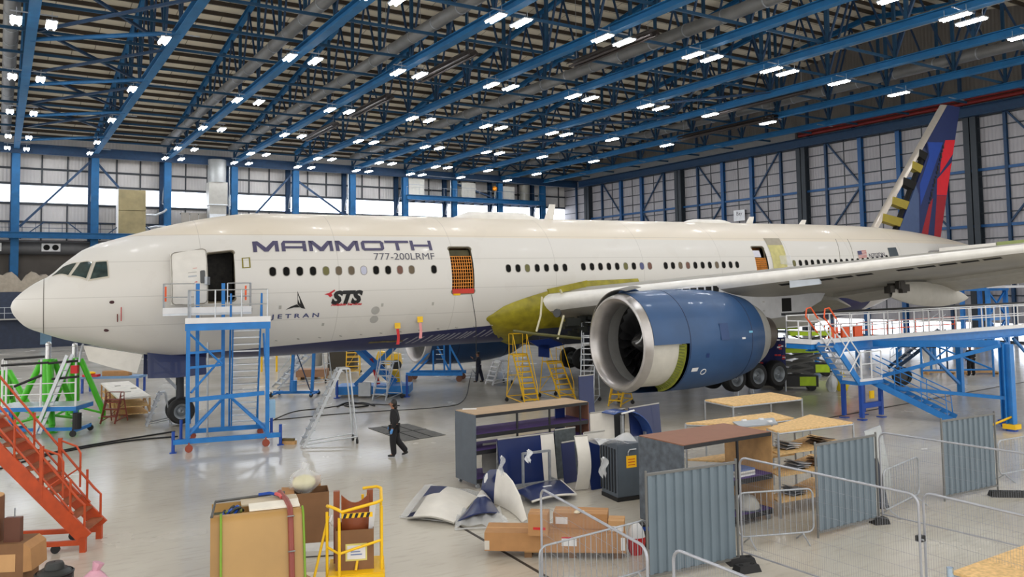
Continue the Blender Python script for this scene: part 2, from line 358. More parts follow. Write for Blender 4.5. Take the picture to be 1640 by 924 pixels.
for j, (xa, za, xb, zb) in enumerate(((COLX[3]-.3, 19.4, COLX[2]+.4, 12.2), (COLX[3]+.3, 19.0, COLX[3]+2.3, 16.6), (COLX[6]-.4, 19.2, COLX[5]+.3, 11.8), (COLX[6]+.3, 18.4, COLX[7]-.3, 14), (COLX[9]+.3, 19.2, COLX[10]-.3, 17.4))):
    t = MB().beam((xa, YC+.1, za), (xb, YC+.1, zb), .2, .22).build('trim_%d' % (100+j), BLUE_DARK); tag(t, 'sloping dark blue brace between back wall columns, %s from the left' % ORD[j], 'brace', kind='structure')
# ---------------------------------------------------------------- lamps, ducts, heaters under the roof
TUBE_ON = mat('lit_tube', (250, 252, 255), .4, emit=LAMP_E); HOUS = mat('lamp_housing', (120, 124, 128), .5)
LROWS = [92.6, 85.6, 73.8, 61.7, 48.7, 36.2, 23.8]
def make_lamp():
    t = thing('ceiling_light', '', 'ceiling light', (0, 0, 0), group='twin tube lamps under the roof')
    m = MB(); m.box((-.27, -.8, 0), (.27, .8, .07)); m.build('housing', HOUS, t)
    for sx in (-1, 1): MB().tube((sx*.15, -.76, -.032), (sx*.15, .76, -.032), .048, 6).build('tube', TUBE_ON, t)
    for sy in (-.6, .6): MB().tube((0, sy, .07), (0, sy, .5), .015, 5).build('hanger', STEEL, t)
    return t
lp = make_lamp(); first = True
for k, x in enumerate(COLX):
    if k == 0: continue
    for j, y in enumerate(LROWS):
        if k == 11: continue
        for sx, sn in ((-1, 'left'), (1, 'right')):
            if k == 1 and sx < 0: continue
            if k in (3, ) and sx > 0: continue
            if k in (9, 10) and sx > 0: continue
            if j > 4 and k < 5 and not (j == 5 and k >= 5): 
                if k < 4 and j == 6: continue
            o = lp if first else copy_tree(lp); first = False
            o.location = (x+sx*.8, y, 19.6)
            tn = 'the truss beyond the left edge' if k < 2 else 'the %s roof truss from the left' % ORD[k-2]
            o['label'] = 'twin tube lamp %s of %s, %s from back' % (sn, tn, ORD[j])
    m = MB(); 
    for y in LROWS: m.beam((x-1.1, y, 20.08), (x+1.1, y, 20.08), .06, .06)
    t = m.build('trim_%d' % (120+k), STEEL); tag(t, 'thin steel lamp crossbars under the %s blue roof truss' % ('far left hidden' if k < 2 else ORD[k-2]), 'lamp bracket', kind='structure')
DUCT = mat('grey_duct', (126, 126, 126), .5, .35, var=.1, scale=1)
for j, (x, r) in enumerate(((.4, .42), (15.15, .4), (22.25, .4), (36.8, .42), (48, .4), (59, .4))):
    t = thing('air_duct', 'long grey round duct running under the roof beside the %s blue truss from the left' % ORD[(0, 2, 3, 5, 7, 8)[j]], 'duct', (x, 0, 21.5))
    MB().tube((0, YC-1, 0), (0, 14, 0), r, 14).build('pipe', DUCT, t, True)
    for y in np.arange(18, 94, 3.2):
        m = MB(); m.lathe((0, y, 0), (0, 1, 0), [(-.04, r), (-.04, r+.03), (.04, r+.03), (.04, r)], 14); m.build('band', STEEL, t)
HB = mat('heater_black', (48, 40, 38), .5, .3)
for j, (x, y0, y1) in enumerate(((24.8, 43.7, 51.5), (25, 57, 65.2), (25.1, 69, 77.5), (32, 35, 43), (52, 40, 52), (58, 48, 60))):
    t = thing('radiant_heater', 'dark twin tube radiant heater hanging under the roof, %s of six counted from lower left' % ORD[j], 'heater', (x, 0, 19.9))
    for sx in (-.22, .22): MB().tube((sx, y0, 0), (sx, y1, 0), .09).build('burner_tube', HB, t)
    MB().slab([[(-.5, y0, .1), (-.25, y0, .32), (.25, y0, .32), (.5, y0, .1)], [(-.5, y1, .1), (-.25, y1, .32), (.25, y1, .32), (.5, y1, .1)]], (0, 0, .02)).build('reflector', HB, t)
    for y in (y0+.5, y1-.5): MB().tube((0, y, .3), (0, y, deck_z(y)-19.95), .015, 5).build('hanger', STEEL, t)
# ---------------------------------------------------------------- equipment along the back wall
gl = thing('service_gallery', 'blue railed service gallery along the back wall, upper left', 'gallery', (0, YC-1.0, 0))
MB().ibeam((XL+.5, 0, 11.3), (COLX[5]-.5, 0, 11.3), .4, .62, .06).build('girder', BLUE, gl); MB().box((XL+.5, .2, 11.5), (COLX[5]-.5, 2.6, 11.6)).build('deck', DGREY, gl)
m = MB()
for x in np.arange(-10, COLX[5]-1, 1.2): m.tube((x, 2.4, 11.6), (x, 2.4, 12.8), .025, 5)
for z in (12.2, 12.8): m.tube((-10, 2.4, z), (COLX[5]-1, 2.4, z), .025, 5)
m.build('railing', BLUE_DARK, gl)
for k in (1, 2, 3, 4): MB().beam((COLX[k]+.4, .1, 10.9), (COLX[k]+2.6, .1, 12.7), .1, .1).beam((COLX[k+1]-.4, .1, 10.9), (COLX[k+1]-2.6, .1, 12.7), .1, .1).build('knee_brace', BLUE_DARK, gl)
hp = thing('heating_duct', 'big grey horizontal duct below the gallery behind the aircraft nose', 'duct', (0, YW-1.0, 10.15))
MB().tube((XL+.5, 0, 0), (17, 0, 0), .72, 18).build('pipe', mat('duct_zinc', (112, 112, 114), .5, .3), hp, True)
for x in (-4.5, .3-.9, 4.6, 9.9):
    v = MB().box((x-.85, -.86, -.4), (x+.85, -.6, .42)).build('vent_box', WHITEP, hp)
    for sx in (-.4, .4): MB().tube((x+sx, -.9, 0), (x+sx, -.861, 0), .3, 14).build('nozzle', DARK, v)
t = thing('plant_housing', 'tall olive brown boarded plant cabinet standing on the gallery', 'cabinet', (12.0, YC-.6, 11.6))
MB().box((-1.32, -.5, 0), (1.32, .9, 2.45)).box((-1.32, -.5, 2.5), (1.32, .9, 4.7)).build('casing', mat('olive_board', (138, 126, 92), .7, var=.16, scale=1.2), t)
MB().box((-1.45, -.45, 0), (-1.33, .8, 4.75)).build('edge_trim', WHITEP, t)
MB().path([(1.34, 0, 2.1), (2.4, 0, 2.1), (3.2, 0, 2.5), (3.5, 0, 2.8)], .12).build('flue', ALU, t)
MB().path([(1.34, 0, .6), (2.4, 0, .9), (3.4, 0, .9)], .1).build('flue', ALU, t)
t = thing('vertical_duct', 'fat silver duct dropping from the roof in front of the window strip, left', 'duct', (20.8, YC-.4, 0))
MB().tube((0, 0, 17.6), (0, 0, 20.2), 1.0, 18).build('drum', mat('drum_zinc', (140, 142, 142), .55, .3), t, True); MB().box((-1.0, -.8, 15.1), (1.0, .8, 17.6)).box((-.9, -.7, 14.0), (.9, .7, 15.08)).build('square_section', mat('tin', (158, 156, 150), .5, .3), t)
MB().hexa([(-.9, -.7, 13.2), (.5, -.7, 13.2), (.5, .7, 13.2), (-.9, .7, 13.2), (-.9, -.7, 14), (.9, -.7, 14), (.9, .7, 14), (-.9, .7, 14)]).box((-1.05, -.85, 15.0), (1.05, .85, 15.12)).build('outlet', ALU, t)
t = thing('slatted_screen', 'row of upright pale panels behind the nose below the window strip', 'screen', (17.2, YC+.6, 11.6))
for k in range(8): MB().box((k*.95, 0, 0), (k*.95+.86, .08, 2.6)).build('panel', mat('screen_panel', (150, 144, 136), .6), t)
MB().box((-.1, .081, 0), (7.6, .16, .1)).box((-.1, .081, 2.4), (7.6, .16, 2.55)).build('frame', GIRT, t)
# plant mezzanine near the corner
mz = thing('plant_mezzanine', 'blue steel plant platform between the columns near the back right corner', 'platform', (0, YC-.6, 0))
x0, x1 = COLX[8], COLX[11]
MB().ibeam((x0, 0, 17.05), (x1, 0, 17.05), .4, .62, .06).build('girder', BLUE, mz); MB().box((x0, .2, 17.2), (x1, 2.8, 17.34)).build('deck', DGREY, mz)
for x in np.arange(x0+1, x1, 1.5): MB().beam((x, .2, 16.85), (x, 2.8, 16.85), .14, .3).build('joist', BLUE_DARK, mz)
m = MB(); m.tube((x0, 0, 20), (x1, 0, 19.6), .05)
for x in np.arange(x0, x1, 1.8): m.tube((x, .1, 17.3), (x, .1, 18.4), .02, 5)
m.tube((x0, .1, 18.4), (x1, .1, 18.4), .02, 5); m.build('railing', STEEL, mz)
ACW = mat('cabinet_white', (190, 188, 180), .6)
for j, (x, wd, h, nm) in enumerate(((COLX[8]+1.6, 2.2, 2.2, 'grey plant box at the left end of the blue platform'), (COLX[9]+2.2, 2.1, 2.1, 'pale plant box in the middle bay of the blue platform'), (COLX[10]+1.4, 1.9, 1.9, 'pale plant box beside the thick grey duct on the blue platform'))):
    t = thing('plant_cabinet', nm, 'plant box', (x, YC+.8, 17.34))
    MB().box((-wd/2, -.9, 0), (wd/2, .9, h)).build('casing', ACW, t); MB().box((-wd/2-.02, -.93, h*.62), (wd/2+.02, .93, h*.66)).build('seam_trim', STEEL, t)
t = thing('warning_beacon', 'orange round beacon beside a column on the blue platform', 'beacon', (COLX[10]-.95, YC-.3, 17.35))
MB().tube((0, 0, 0), (0, 0, 1.2), .05).build('post', STEEL, t); MB().ball((0, 0, 1.45), .34).build('dome', mat('beacon_orange', (240, 150, 30), .4), t, True)
t = thing('vertical_duct', 'thick grey riser duct standing on the blue platform near the corner', 'duct', (COLX[11]-2.6, YC+.6, 17.34)); MB().tube((0, 0, 0), (0, 0, 4.3), .72, 18).build('pipe', mat('riser_grey', (128, 126, 118), .6), t, True)
t = thing('plant_cabinet', 'grey box unit under the blue platform above the fuselage crown', 'plant box', (COLX[10]-2.6, YC+.4, 12.9)); MB().box((-1.8, -.8, 0), (1.6, .8, 2.0)).build('casing', mat('unit_grey', (150, 146, 138), .6), t); MB().box((-2.6, -.5, 0), (-1.81, .5, 1.8)).build('fan_box', ACW, t)
for x in (-1.5, 1.3): MB().beam((x, 0, -12.9), (x, 0, -.001), .2, .2).build('support_post', BLUE_DARK, t)
# tarpaulin covered annex behind the nose
an = thing('annex', 'dark two level office annex along the foot of the back wall behind the nose', 'annex', (0, YW-4.2, 0))
MB().box((XL+1, 0, 3.0), (17.5, 4.1, 5.6)).box((XL+1, .6, 0), (17.5, 4.1, 2.88)).build('body', mat('annex_navy', (40, 50, 72), .6, var=.15), an)
MB().box((XL+1, -.5, 2.88), (17.5, 4.1, 3.0)).build('deck', GREYP, an)
m = MB()
for x in np.arange(-9, 17.5, 1.2): m.tube((x, -.45, 3), (x, -.45, 4.1), .025, 5)
for z in (3.55, 4.1): m.tube((-9, -.45, z), (17.4, -.45, z), .025, 5)
m.build('railing', ALU, an)
for x in (-6, -.6, 4.2, 8.8): 
    d = MB().box((x-.5, .55, .3), (x+.5, .599, 2.6)).build('door', mat('annex_door', (96, 128, 150), .5), an); MB().box((x+.34, .5, 1.3), (x+.4, .549, 1.5)).build('handle', STEEL, d)
for x in (-7, -2.5, 2.6, 7, 11.6): MB().box((x-.6, -.04, 3.6), (x+.6, -.001, 4.8)).build('window_pane', mat('annex_glass', (82, 100, 116), .2), an)
t = thing('dust_sheet', 'crumpled beige dust sheets heaped on the annex roof behind the nose', 'dust sheet', (0, YC-1.35, 5.6))
rows = []
for i in range(9):
    rows.append([(-6+j*.42, 0+i*.11, max(.02, .02+2.2*sin(pi*i/8)**.7*(.55+.3*abs(sin(j*.5))+.12*sin(j*1.7+i)))) for j in range(46)])
MB().grid(rows).build('sheet', mat('beige_sheet', (150, 140, 126), .85, var=.12), t, 60)

# white bay sign hung on the hangar doors
p = AX(1184, 345, XD-.35); t = thing('bay_sign', 'white bay sign hanging on the doors just above the fuselage crown', 'sign', p)
MB().box((-.02, -.82, -.62), (.02, .82, .62)).build('board', mat('sign_white', (222, 224, 228), .5), t); MB().box((.021, -.8, .5), (.3, -.7, .6)).box((.021, .7, .5), (.3, .8, .6)).build('bracket', DGREY, t)
cu = bpy.data.curves.new('lettering', 'FONT'); cu.body = 'Bay'; cu.size = .62; cu.align_x = 'CENTER'; o = bpy.data.objects.new('lettering', cu); COL.objects.link(o); bpy.context.view_layer.update()
dg = bpy.context.evaluated_depsgraph_get(); me = o.evaluated_get(dg).to_mesh(); vs = [(-.024, -v.co[0], v.co[1]+.02) for v in me.vertices]; fs = [tuple(q.vertices) for q in me.polygons]; o.evaluated_get(dg).to_mesh_clear(); bpy.data.objects.remove(o)
MB().add(vs, fs).build('lettering', mat('sign_ink', (60, 62, 68), .6), t)
# ================================================================ the airliner (local frame: s aft, t away from the camera, h up; origin on the axis)
YAW_, PIT_ = -.0504, .00875
AD = np.array([cos(YAW_)*cos(PIT_), sin(YAW_)*cos(PIT_), sin(PIT_)]); AE = np.array([-sin(YAW_), cos(YAW_), 0]); AU = np.cross(AD, AE); A0 = np.array([0, 36.37, 5.61])
def toW(P): P = np.asarray(P, float); return A0+P[..., 0:1]*AD+P[..., 1:2]*AE+P[..., 2:3]*AU
def Lt(x, y, t):
    M = np.array([AD, AE, AU]); o = M@(CP-A0); d = M@ray(x, y); return o+d*((t-o[1])/d[1])
def pchip(X, Y):
    X = np.array(X, float); Y = np.array(Y, float); h = np.diff(X); d = np.diff(Y)/h; m = np.zeros(len(X))
    for i in range(1, len(X)-1):
        if d[i-1]*d[i] > 0: w1 = 2*h[i]+h[i-1]; w2 = h[i]+2*h[i-1]; m[i] = (w1+w2)/(w1/d[i-1]+w2/d[i])
    m[0], m[-1] = d[0], d[-1]
    def f(x):
        x = np.clip(np.asarray(x, float), X[0], X[-1]); i = np.clip(np.searchsorted(X, x)-1, 0, len(X)-2); t = (x-X[i])/h[i]
        return Y[i]*(1+2*t)*(1-t)**2+h[i]*m[i]*t*(1-t)**2+Y[i+1]*t*t*(3-2*t)+h[i]*m[i+1]*t*t*(t-1)
    return f
S_N, S_T = .42, 62.0
fT = pchip([.42, .47, .58, .86, 1.25, 1.67, 2.17, 2.56, 2.99, 4.22, 5.49, 6.69, 7.94, 9.5, 44.4, 48, 52.5, 56, 60.7, 62], [-.62, -.45, -.3, -.02, .27, .5, .98, 1.31, 1.62, 2.02, 2.4, 2.7, 2.93, 3.1, 3.1, 3.06, 2.87, 2.55, 1.89, 1.62])
fB = pchip([.42, .47, .59, .93, 1.51, 2.25, 2.9, 4.34, 6, 8, 10, 44, 48, 52, 56, 60, 62], [-.66, -.85, -1.05, -1.42, -1.69, -1.97, -2.15, -2.55, -2.85, -3.05, -3.1, -3.1, -2.6, -1.5, -.3, .85, 1.25])
fW = pchip([.42, .47, .6, .9, 1.5, 2.2, 3, 4.3, 6, 8, 10, 44, 48, 52, 56, 60, 62], [.02, .28, .5, .82, 1.24, 1.62, 1.98, 2.42, 2.78, 3.02, 3.1, 3.1, 2.85, 2.3, 1.55, .72, .3])
fC = pchip([.42, 1.5, 3, 6, 9.5, 44, 50, 56, 62], [-.64, -.6, -.42, -.15, 0, 0, .45, 1.1, 1.45])
def FS(s, th, off=0.):
    """point on the skin: th degrees up from the near side"""
    s = np.asarray(s, float); a = np.radians(th); c = fC(s); w = fW(s)+off; hh = np.sin(a)*np.where(np.sin(a) > 0, fT(s)-c, c-fB(s))+off*np.sin(a)
    return np.stack([s+0*a, -w*np.cos(a), c+hh], -1)
_gs, _gt = np.meshgrid(np.linspace(.43, 62, 2400), np.linspace(-88, 88, 353), indexing='ij')
_d = toW(FS(_gs, _gt))-CP; _w = _d@CF; _gx = PCX+FPX*(_d@CR)/_w; _gy = PCY-FPX*(_d@CU)/_w
def fp(x, y):
    i = np.argmin((_gx-x)**2+(_gy-y)**2+np.where(_gt > 80, 1e3, 0)); return float(_gs.flat[i]), float(_gt.flat[i])
air = bpy.data.objects.new('airliner', None); COL.objects.link(air)
air.matrix_world = Matrix(((AD[0], AE[0], AU[0], A0[0]), (AD[1], AE[1], AU[1], A0[1]), (AD[2], AE[2], AU[2], A0[2]), (0, 0, 0, 1)))
tag(air, 'white twin engine airliner on jacks with opened doors and stripped panels filling the hangar', 'aircraft')
# paint: white over navy, a creamier crown, thin lap joints
pm = bpy.data.materials.new('fuselage_paint'); pm.use_nodes = True; nt = pm.node_tree; b = nt.nodes['Principled BSDF']; N = nt.nodes.new; K = nt.links.new
tc = N('ShaderNodeTexCoord'); sp = N('ShaderNodeSeparateXYZ'); K(tc.outputs['Object'], sp.inputs[0])
def mth(op, a, b2=None):
    n = N('ShaderNodeMath'); n.operation = op
    for i, v in enumerate((a, b2)):
        if v is None: continue
        if isinstance(v, (int, float)): n.inputs[i].default_value = v
        else: K(v, n.inputs[i])
    return n.outputs[0]
def mixc(f, a, c):
    n = N('ShaderNodeMix'); n.data_type = 'RGBA'
    if isinstance(f, (int, float)): n.inputs[0].default_value = f
    else: K(f, n.inputs[0])
    for i, v in ((6, a), (7, c)):
        if isinstance(v, tuple): n.inputs[i].default_value = (*lin(v), 1)
        else: K(v, n.inputs[i])
    return n.outputs[2]
X_, Z_ = sp.outputs[0], sp.outputs[2]
crown = mth('GREATER_THAN', Z_, mth('ADD', 2.05, mth('MULTIPLY', X_, -.004)))
c1 = mixc(crown, (214, 211, 206), (218, 208, 192))
nz = N('ShaderNodeTexNoise'); nz.inputs['Scale'].default_value = .5; nz.inputs['Detail'].default_value = 6; K(tc.outputs['Object'], nz.inputs['Vector'])
c1 = mixc(mth('MULTIPLY', mth('GREATER_THAN', nz.outputs['Fac'], .62), .06), c1, (180, 170, 160))
line = None
for z0 in (2.04, .98, -.35, -1.45):
    l = mth('LESS_THAN', mth('ABSOLUTE', mth('SUBTRACT', Z_, z0)), .012); line = l if line is None else mth('MAXIMUM', line, l)
xm = mth('LESS_THAN', mth('ABSOLUTE', mth('SUBTRACT', mth('MODULO', X_, 5.35), 1.5)), .014); line = mth('MAXIMUM', line, xm)
line = mth('MULTIPLY', line, .28); c1 = mixc(line, c1, (120, 116, 110))
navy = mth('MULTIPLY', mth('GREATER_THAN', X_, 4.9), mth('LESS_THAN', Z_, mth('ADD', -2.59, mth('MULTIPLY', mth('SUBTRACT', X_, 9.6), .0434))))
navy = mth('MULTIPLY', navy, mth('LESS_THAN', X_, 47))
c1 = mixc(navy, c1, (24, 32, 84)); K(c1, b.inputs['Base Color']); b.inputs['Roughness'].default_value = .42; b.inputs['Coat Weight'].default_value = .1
# skin grid with the doorways left open
ss = [.42+.012*k*k for k in range(0, 15)]; ss = [v for v in ss if v < 2.8]+list(np.arange(2.8, 44, .55))+list(np.arange(44, 62.01, .6))
DOORS = [(7.03, 8.05, -11, 28), (17.38, 18.5, -11, 29), (36.2, 37.15, -9, 30)]
for d in DOORS: ss = [v for v in ss if min(abs(v-d[0]), abs(v-d[1])) > .12]+[d[0], d[1]]
ss = sorted(ss)
tt = sorted(set(np.arange(-90, 270, 3).tolist()+[-11, 28, 29, -9, 30])); 
P = FS(np.array(ss)[:, None], np.array(tt)[None, :]); m = MB(); m.v = [tuple(p) for p in P.reshape(-1, 3)]; nT = len(tt)
for i in range(len(ss)-1):
    for j in range(nT):
        sm = (ss[i]+ss[i+1])/2; tm = tt[j]+.5
        if any(d[0] < sm < d[1] and d[2] <= tm < d[3] for d in DOORS): continue
        m.f.append((i*nT+j, i*nT+(j+1) % nT, (i+1)*nT+(j+1) % nT, (i+1)*nT+j)); m.k.append(0)
m.f += [tuple(range(nT)), tuple(range((len(ss)-1)*nT, len(ss)*nT))[::-1]]; m.k += [0, 0]
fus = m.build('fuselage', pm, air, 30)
# cabin liner and floor seen through the open doors
lin_m = mat('cabin_liner', (58, 50, 34), .8, var=.4, scale=3)
MB().box((5, -2.5, -.75), (40, 2.5, -.65)).build('cabin_floor', mat('cabin_floor_panel', (70, 66, 58), .8), air)
def fpatch(cs, name, m, off=.012, nu=6, nv=6, th=0., parent=None, smooth=True):
    """a patch following the skin through four (s, theta) corners: bl, br, tr, tl"""
    rows = []
    for i in range(nv+1):
        v = i/nv; r = []
        for j in range(nu+1):
            u = j/nu; q = [(1-u)*(1-v)*cs[0][k]+u*(1-v)*cs[1][k]+u*v*cs[2][k]+(1-u)*v*cs[3][k] for k in (0, 1)]; r.append(FS(q[0], q[1], off))
        rows.append(r)
    mb = MB()
    if th: mb.slab(rows, (0, th, 0))
    else: mb.grid(rows)
    return mb.build(name, m, parent or air, smooth)
def fpoly(pts, name, m, off=.014, parent=None): return MB().add([FS(p[0], p[1], off) for p in pts], [tuple(range(len(pts)))]).build(name, m, parent or air)
def frect(s0, s1, a0, a1, name, m, **k): return fpatch([(s0, a0), (s1, a0), (s1, a1), (s0, a1)], name, m, **k)
def froundring(s0, s1, a0, a1, name, m, off=.02, rc=.12, wd=.06, fill=False, parent=None):
    """rounded rectangular ring (or filled disc) on the skin"""
    k = degrees(1/3.1); pts = []
    hs, ha = (s1-s0)/2, (a1-a0)/2/k; cs, ca = (s0+s1)/2, (a0+a1)/2
    rc = min(rc, hs, ha)
    for q in range(4):
        sx, sy = ((1, 1), (-1, 1), (-1, -1), (1, -1))[q]
        for i in range(5):
            a = q*pi/2+pi/2*i/4; pts.append((sx*(hs-rc)+rc*cos(a), sy*(ha-rc)+rc*sin(a)))
    mb = MB(); n = len(pts)
    if fill:
        mb.add([FS(cs, ca, off)]+[FS(cs+p[0], ca+p[1]*k, off) for p in pts], [(0, i+1, (i+1) % n+1) for i in range(n)])
    else:
        o = [FS(cs+p[0]*(1+wd/hs), ca+p[1]*(1+wd/ha)*k, off*.4) for p in pts]; i1 = [FS(cs+p[0], ca+p[1]*k, off) for p in pts]; i2 = [FS(cs+p[0], ca+p[1]*k, -.10) for p in pts]
        mb.grid([o, i1, i2], closed=True)
    return mb.build(name, m, parent or air, True)
# cabin windows
WIN_X = [437, 459.5, 481, 502, 523, 543, 563, 582.5, 602.5, 621, 640.5, 659, 695, 814, 829.5, 845, 860, 875, 890, 905, 934, 948, 961.7, 975, 988.5, 1002, 1015, 1028, 1041, 1066, 1078, 1090, 1102, 1113.5, 1125, 1136.5, 1148, 1159, 1170, 1180.5]
glass = [mat('window_dark', (12, 12, 11), .55, var=.3, scale=9), mat('window_olive', (96, 92, 36), .4), mat('window_brown', (92, 76, 52), .4), mat('window_covered', (186, 188, 208), .4), mat('window_rust', (104, 62, 46), .4), mat('window_blue', (66, 72, 116), .4)]
glass[0].node_tree.nodes['Principled BSDF'].inputs['Specular IOR Level'].default_value = .12
RIM = mat('window_rim', (150, 146, 138), .5)
def cabin_window(s, a, gm):
    f = froundring(s-.125, s+.125, a-3.3, a+3.3, 'passenger_window', RIM, rc=.12, wd=.025, off=.012)
    froundring(s-.125, s+.125, a-3.3, a+3.3, 'pane', gm, rc=.12, off=-.02, fill=True, parent=f)
    froundring(s-.13, s+.13, a-3.4, a+3.4, 'glazing', gm, rc=.12, off=.008, fill=True, parent=f)
for i, x in enumerate(WIN_X):
    s = 9.49+i*.543 if i < 12 else fp(x, 436.5-.0173*(x-437))[0]
    cabin_window(s, 9.4 if i < 20 else 9.9, glass[{4: 1, 5: 2, 6: 2, 7: 3, 10: 4, 11: 2, 15: 1, 25: 1, 27: 5, 28: 4, 31: 2, 32: 4, 34: 0, 36: 2}.get(i, 0)])
for i in range(18): cabin_window(39.24+i*.51, 10.6+i*.12, glass[1 if i == 0 else 0])
# flight deck windows
CKG = mat('cockpit_glass', (46, 62, 62), .12, var=.35, scale=4, coat=.3); CKF = mat('cockpit_frame', (196, 190, 176), .5)
for q in ([(82.5, 443), (109, 441), (122, 421.5), (101, 428)], [(114.5, 441.5), (138, 446), (147.5, 420), (129, 421)], [(144.5, 447), (172.5, 442.5), (171, 419), (153.5, 420)]):
    c = [fp(*p) for p in q]; cx = sum(p[0] for p in c)/4; cy = sum(p[1] for p in c)/4
    f = fpatch([(cx+(p[0]-cx)*1.2, cy+(p[1]-cy)*1.2) for p in c], 'cockpit_window', CKF, off=.008)
    fpatch(c, 'pane', CKG, off=.02, parent=f)
# radome line, seams, probes
mb = MB(); rr_ = [FS(1.5, a, .006) for a in np.arange(-90, 270, 4)]; r2_ = [FS(1.525, a, .006) for a in np.arange(-90, 270, 4)]; mb.grid([rr_, r2_], closed=True); mb.build('radome_seam', mat('seam', (110, 106, 100), .6), air)
for px in ((179, 484), (170, 529)):
    s, a = fp(*px); o = FS(s, a); MB().ball((o[0], o[1]-.02, o[2]), (.09, .03, .06)).build('sensor_port', mat('port_dark', (60, 20, 26), .5), air)
MB().path([FS(4.05, -11, .05), FS(4.06, -25, .06)], .015).build('probe_tag', RED, air); MB().path([FS(3.93, -18, .05), FS(3.94, -26, .06)], .02).build('pitot_probe', mat('tag_brown', (110, 40, 30), .6), air)
# door 1: opened forward on its arm; dark cabin behind
def doorframe(d): return froundring(d[0], d[1], d[2], d[3], 'door_frame', mat('door_surround', (120, 112, 96), .5), off=.015, rc=.14, wd=.05)
for d in DOORS: doorframe(d)
rows = []
for i in range(11):
    a = -10.5+39.5*i/10; rows.append([FS(5.72+1.28*j/6, a, .34+.03*sin(j/6*pi)) for j in range(7)])
dm = mat('door_white', (220, 217, 211), .45, var=.04)
dr = MB().slab(rows, (0, .16, 0)).build('entry_door', dm, air, True)
frect(6.22, 6.62, 20.2, 21.4, 'grip_slot', GREYP, off=.353, parent=dr, nu=2, nv=1); frect(6.3, 6.6, 8.5, 9.6, 'handle', STEEL, off=.37, parent=dr, nu=2, nv=1); frect(6.3, 6.6, 11.5, 12, 'handle_recess', GREYP, off=.37, parent=dr, nu=2, nv=1)
fpatch([(5.74, -10.2), (6.98, -10.2), (6.98, 28.6), (5.74, 28.6)], 'door_skin', dm, off=.345, parent=dr, nu=6, nv=12)
ed = MB(); ep = [FS(5.74+1.24*min(1, max(0, x)), -10.2+38.8*y, .352) for x, y in [(0, .06), (.03, .02), (.1, 0), (.9, 0), (.97, .02), (1, .06), (1, .3), (1, .6), (1, .94), (.97, .98), (.9, 1), (.1, 1), (.03, .98), (0, .94), (0, .6), (0, .3)]]; ed.path(ep, .022, 5, True); ed.build('door_edge', mat('door_edge_grey', (150, 146, 138), .6), dr)
froundring(6.72, 6.9, 3.6, 12.5, 'door_window', mat('door_window_glass', (70, 72, 74), .3), off=.37, rc=.05, fill=True, parent=dr)
frect(6.3, 6.62, 4.5, 5.2, 'red_marking', RED, off=.366, parent=dr, nu=2, nv=1); frect(6.3, 6.62, 14.4, 14.9, 'red_marking', mat('faded_red', (214, 160, 150), .5), off=.366, parent=dr, nu=2, nv=1)
MB().beam(FS(7.05, 5, .2), FS(6.9, 5, .5), .1, .3).build('hinge_arm', STEEL, dr)
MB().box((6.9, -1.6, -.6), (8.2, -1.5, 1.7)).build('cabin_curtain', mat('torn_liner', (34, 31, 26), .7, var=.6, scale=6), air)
# dashed hook-up marking beside door 1
for (a, b2, c, d) in [(8.33, 8.38, 13.2, 21.2), (8.6, 8.65, 13.2, 21.2), (8.33, 8.65, 13, 13.6), (8.33, 8.65, 20.6, 21.2)]: frect(a, b2, c, d, 'dashed_marking', mat('marking_olive', (128, 120, 30), .6), nu=2, nv=2)
# cargo nets across doors 2 and 3
NET = mat('net_orange', (232, 148, 56), .6); NETR = mat('net_red', (200, 60, 48), .6)
def net(d, top, name):
    k = MB(); n = 9
    for i in range(n+1):
        s = d[0]+.04+(d[1]-d[0]-.08)*i/n; k.path([FS(s, a, -.10) for a in np.linspace(d[2], top, 7)], .018, 5)
    for i in range(12):
        a = d[2]+(top-d[2])*i/11; k.path([FS(s, a, -.08) for s in (d[0]+.02, d[1]-.02)], .018, 5)
    return k.build(name, NET, air)
net(DOORS[1], 21, 'cargo_net'); net(DOORS[2], 17, 'cargo_net')
frect(17.4, 18.48, -11, -7, 'net_valance', NETR, off=.02, nu=4, nv=2); frect(17.45, 17.8, -12.5, -11, 'yellow_tab', YELLOW, off=.02, nu=2, nv=1)
frect(17.42, 18.46, 21.5, 28, 'door_header', mat('header_olive', (70, 66, 40), .7, var=.3), off=-.16, nu=4, nv=3)
frect(36.22, 36.85, 18.5, 26.5, 'white_board', mat('paper_white', (214, 214, 226), .6), off=-.12, nu=3, nv=3)
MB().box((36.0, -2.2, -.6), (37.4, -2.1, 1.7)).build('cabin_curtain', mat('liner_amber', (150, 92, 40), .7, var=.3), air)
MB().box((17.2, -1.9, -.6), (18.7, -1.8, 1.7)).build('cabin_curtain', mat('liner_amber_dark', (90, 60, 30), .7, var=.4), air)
# bare doubler aft of door 3, film on it
c4 = [fp(1239, 434.5), fp(1261, 433), fp(1247, 381.5), fp(1222, 381.5)]
pb = fpatch(c4, 'bare_metal_strip', mat('pale_primer', (196, 188, 124), .5, var=.14), off=.02, nu=5, nv=10)
q = lambda u, v: tuple((1-u)*(1-v)*c4[0][k]+u*(1-v)*c4[1][k]+u*v*c4[2][k]+(1-u)*v*c4[3][k] for k in (0, 1))
fpatch([q(0, .75), q(1, .75), q(1, 1), q(0, 1)], 'grey_primer_area', mat('primer_grey', (160, 152, 136), .5), off=.026, parent=pb)
fpatch([q(.5, .18), q(1.35, .14), q(1.3, .42), q(.5, .42)], 'film_scrap', FILM, off=.05, parent=pb)
# aft door as a dark cover
c4 = [fp(1425, 414), fp(1439, 411), fp(1434, 396.5), fp(1421, 397.5)]; fpatch(c4, 'aft_door_cover', mat('slate_cover', (66, 76, 84), .5), off=.03)
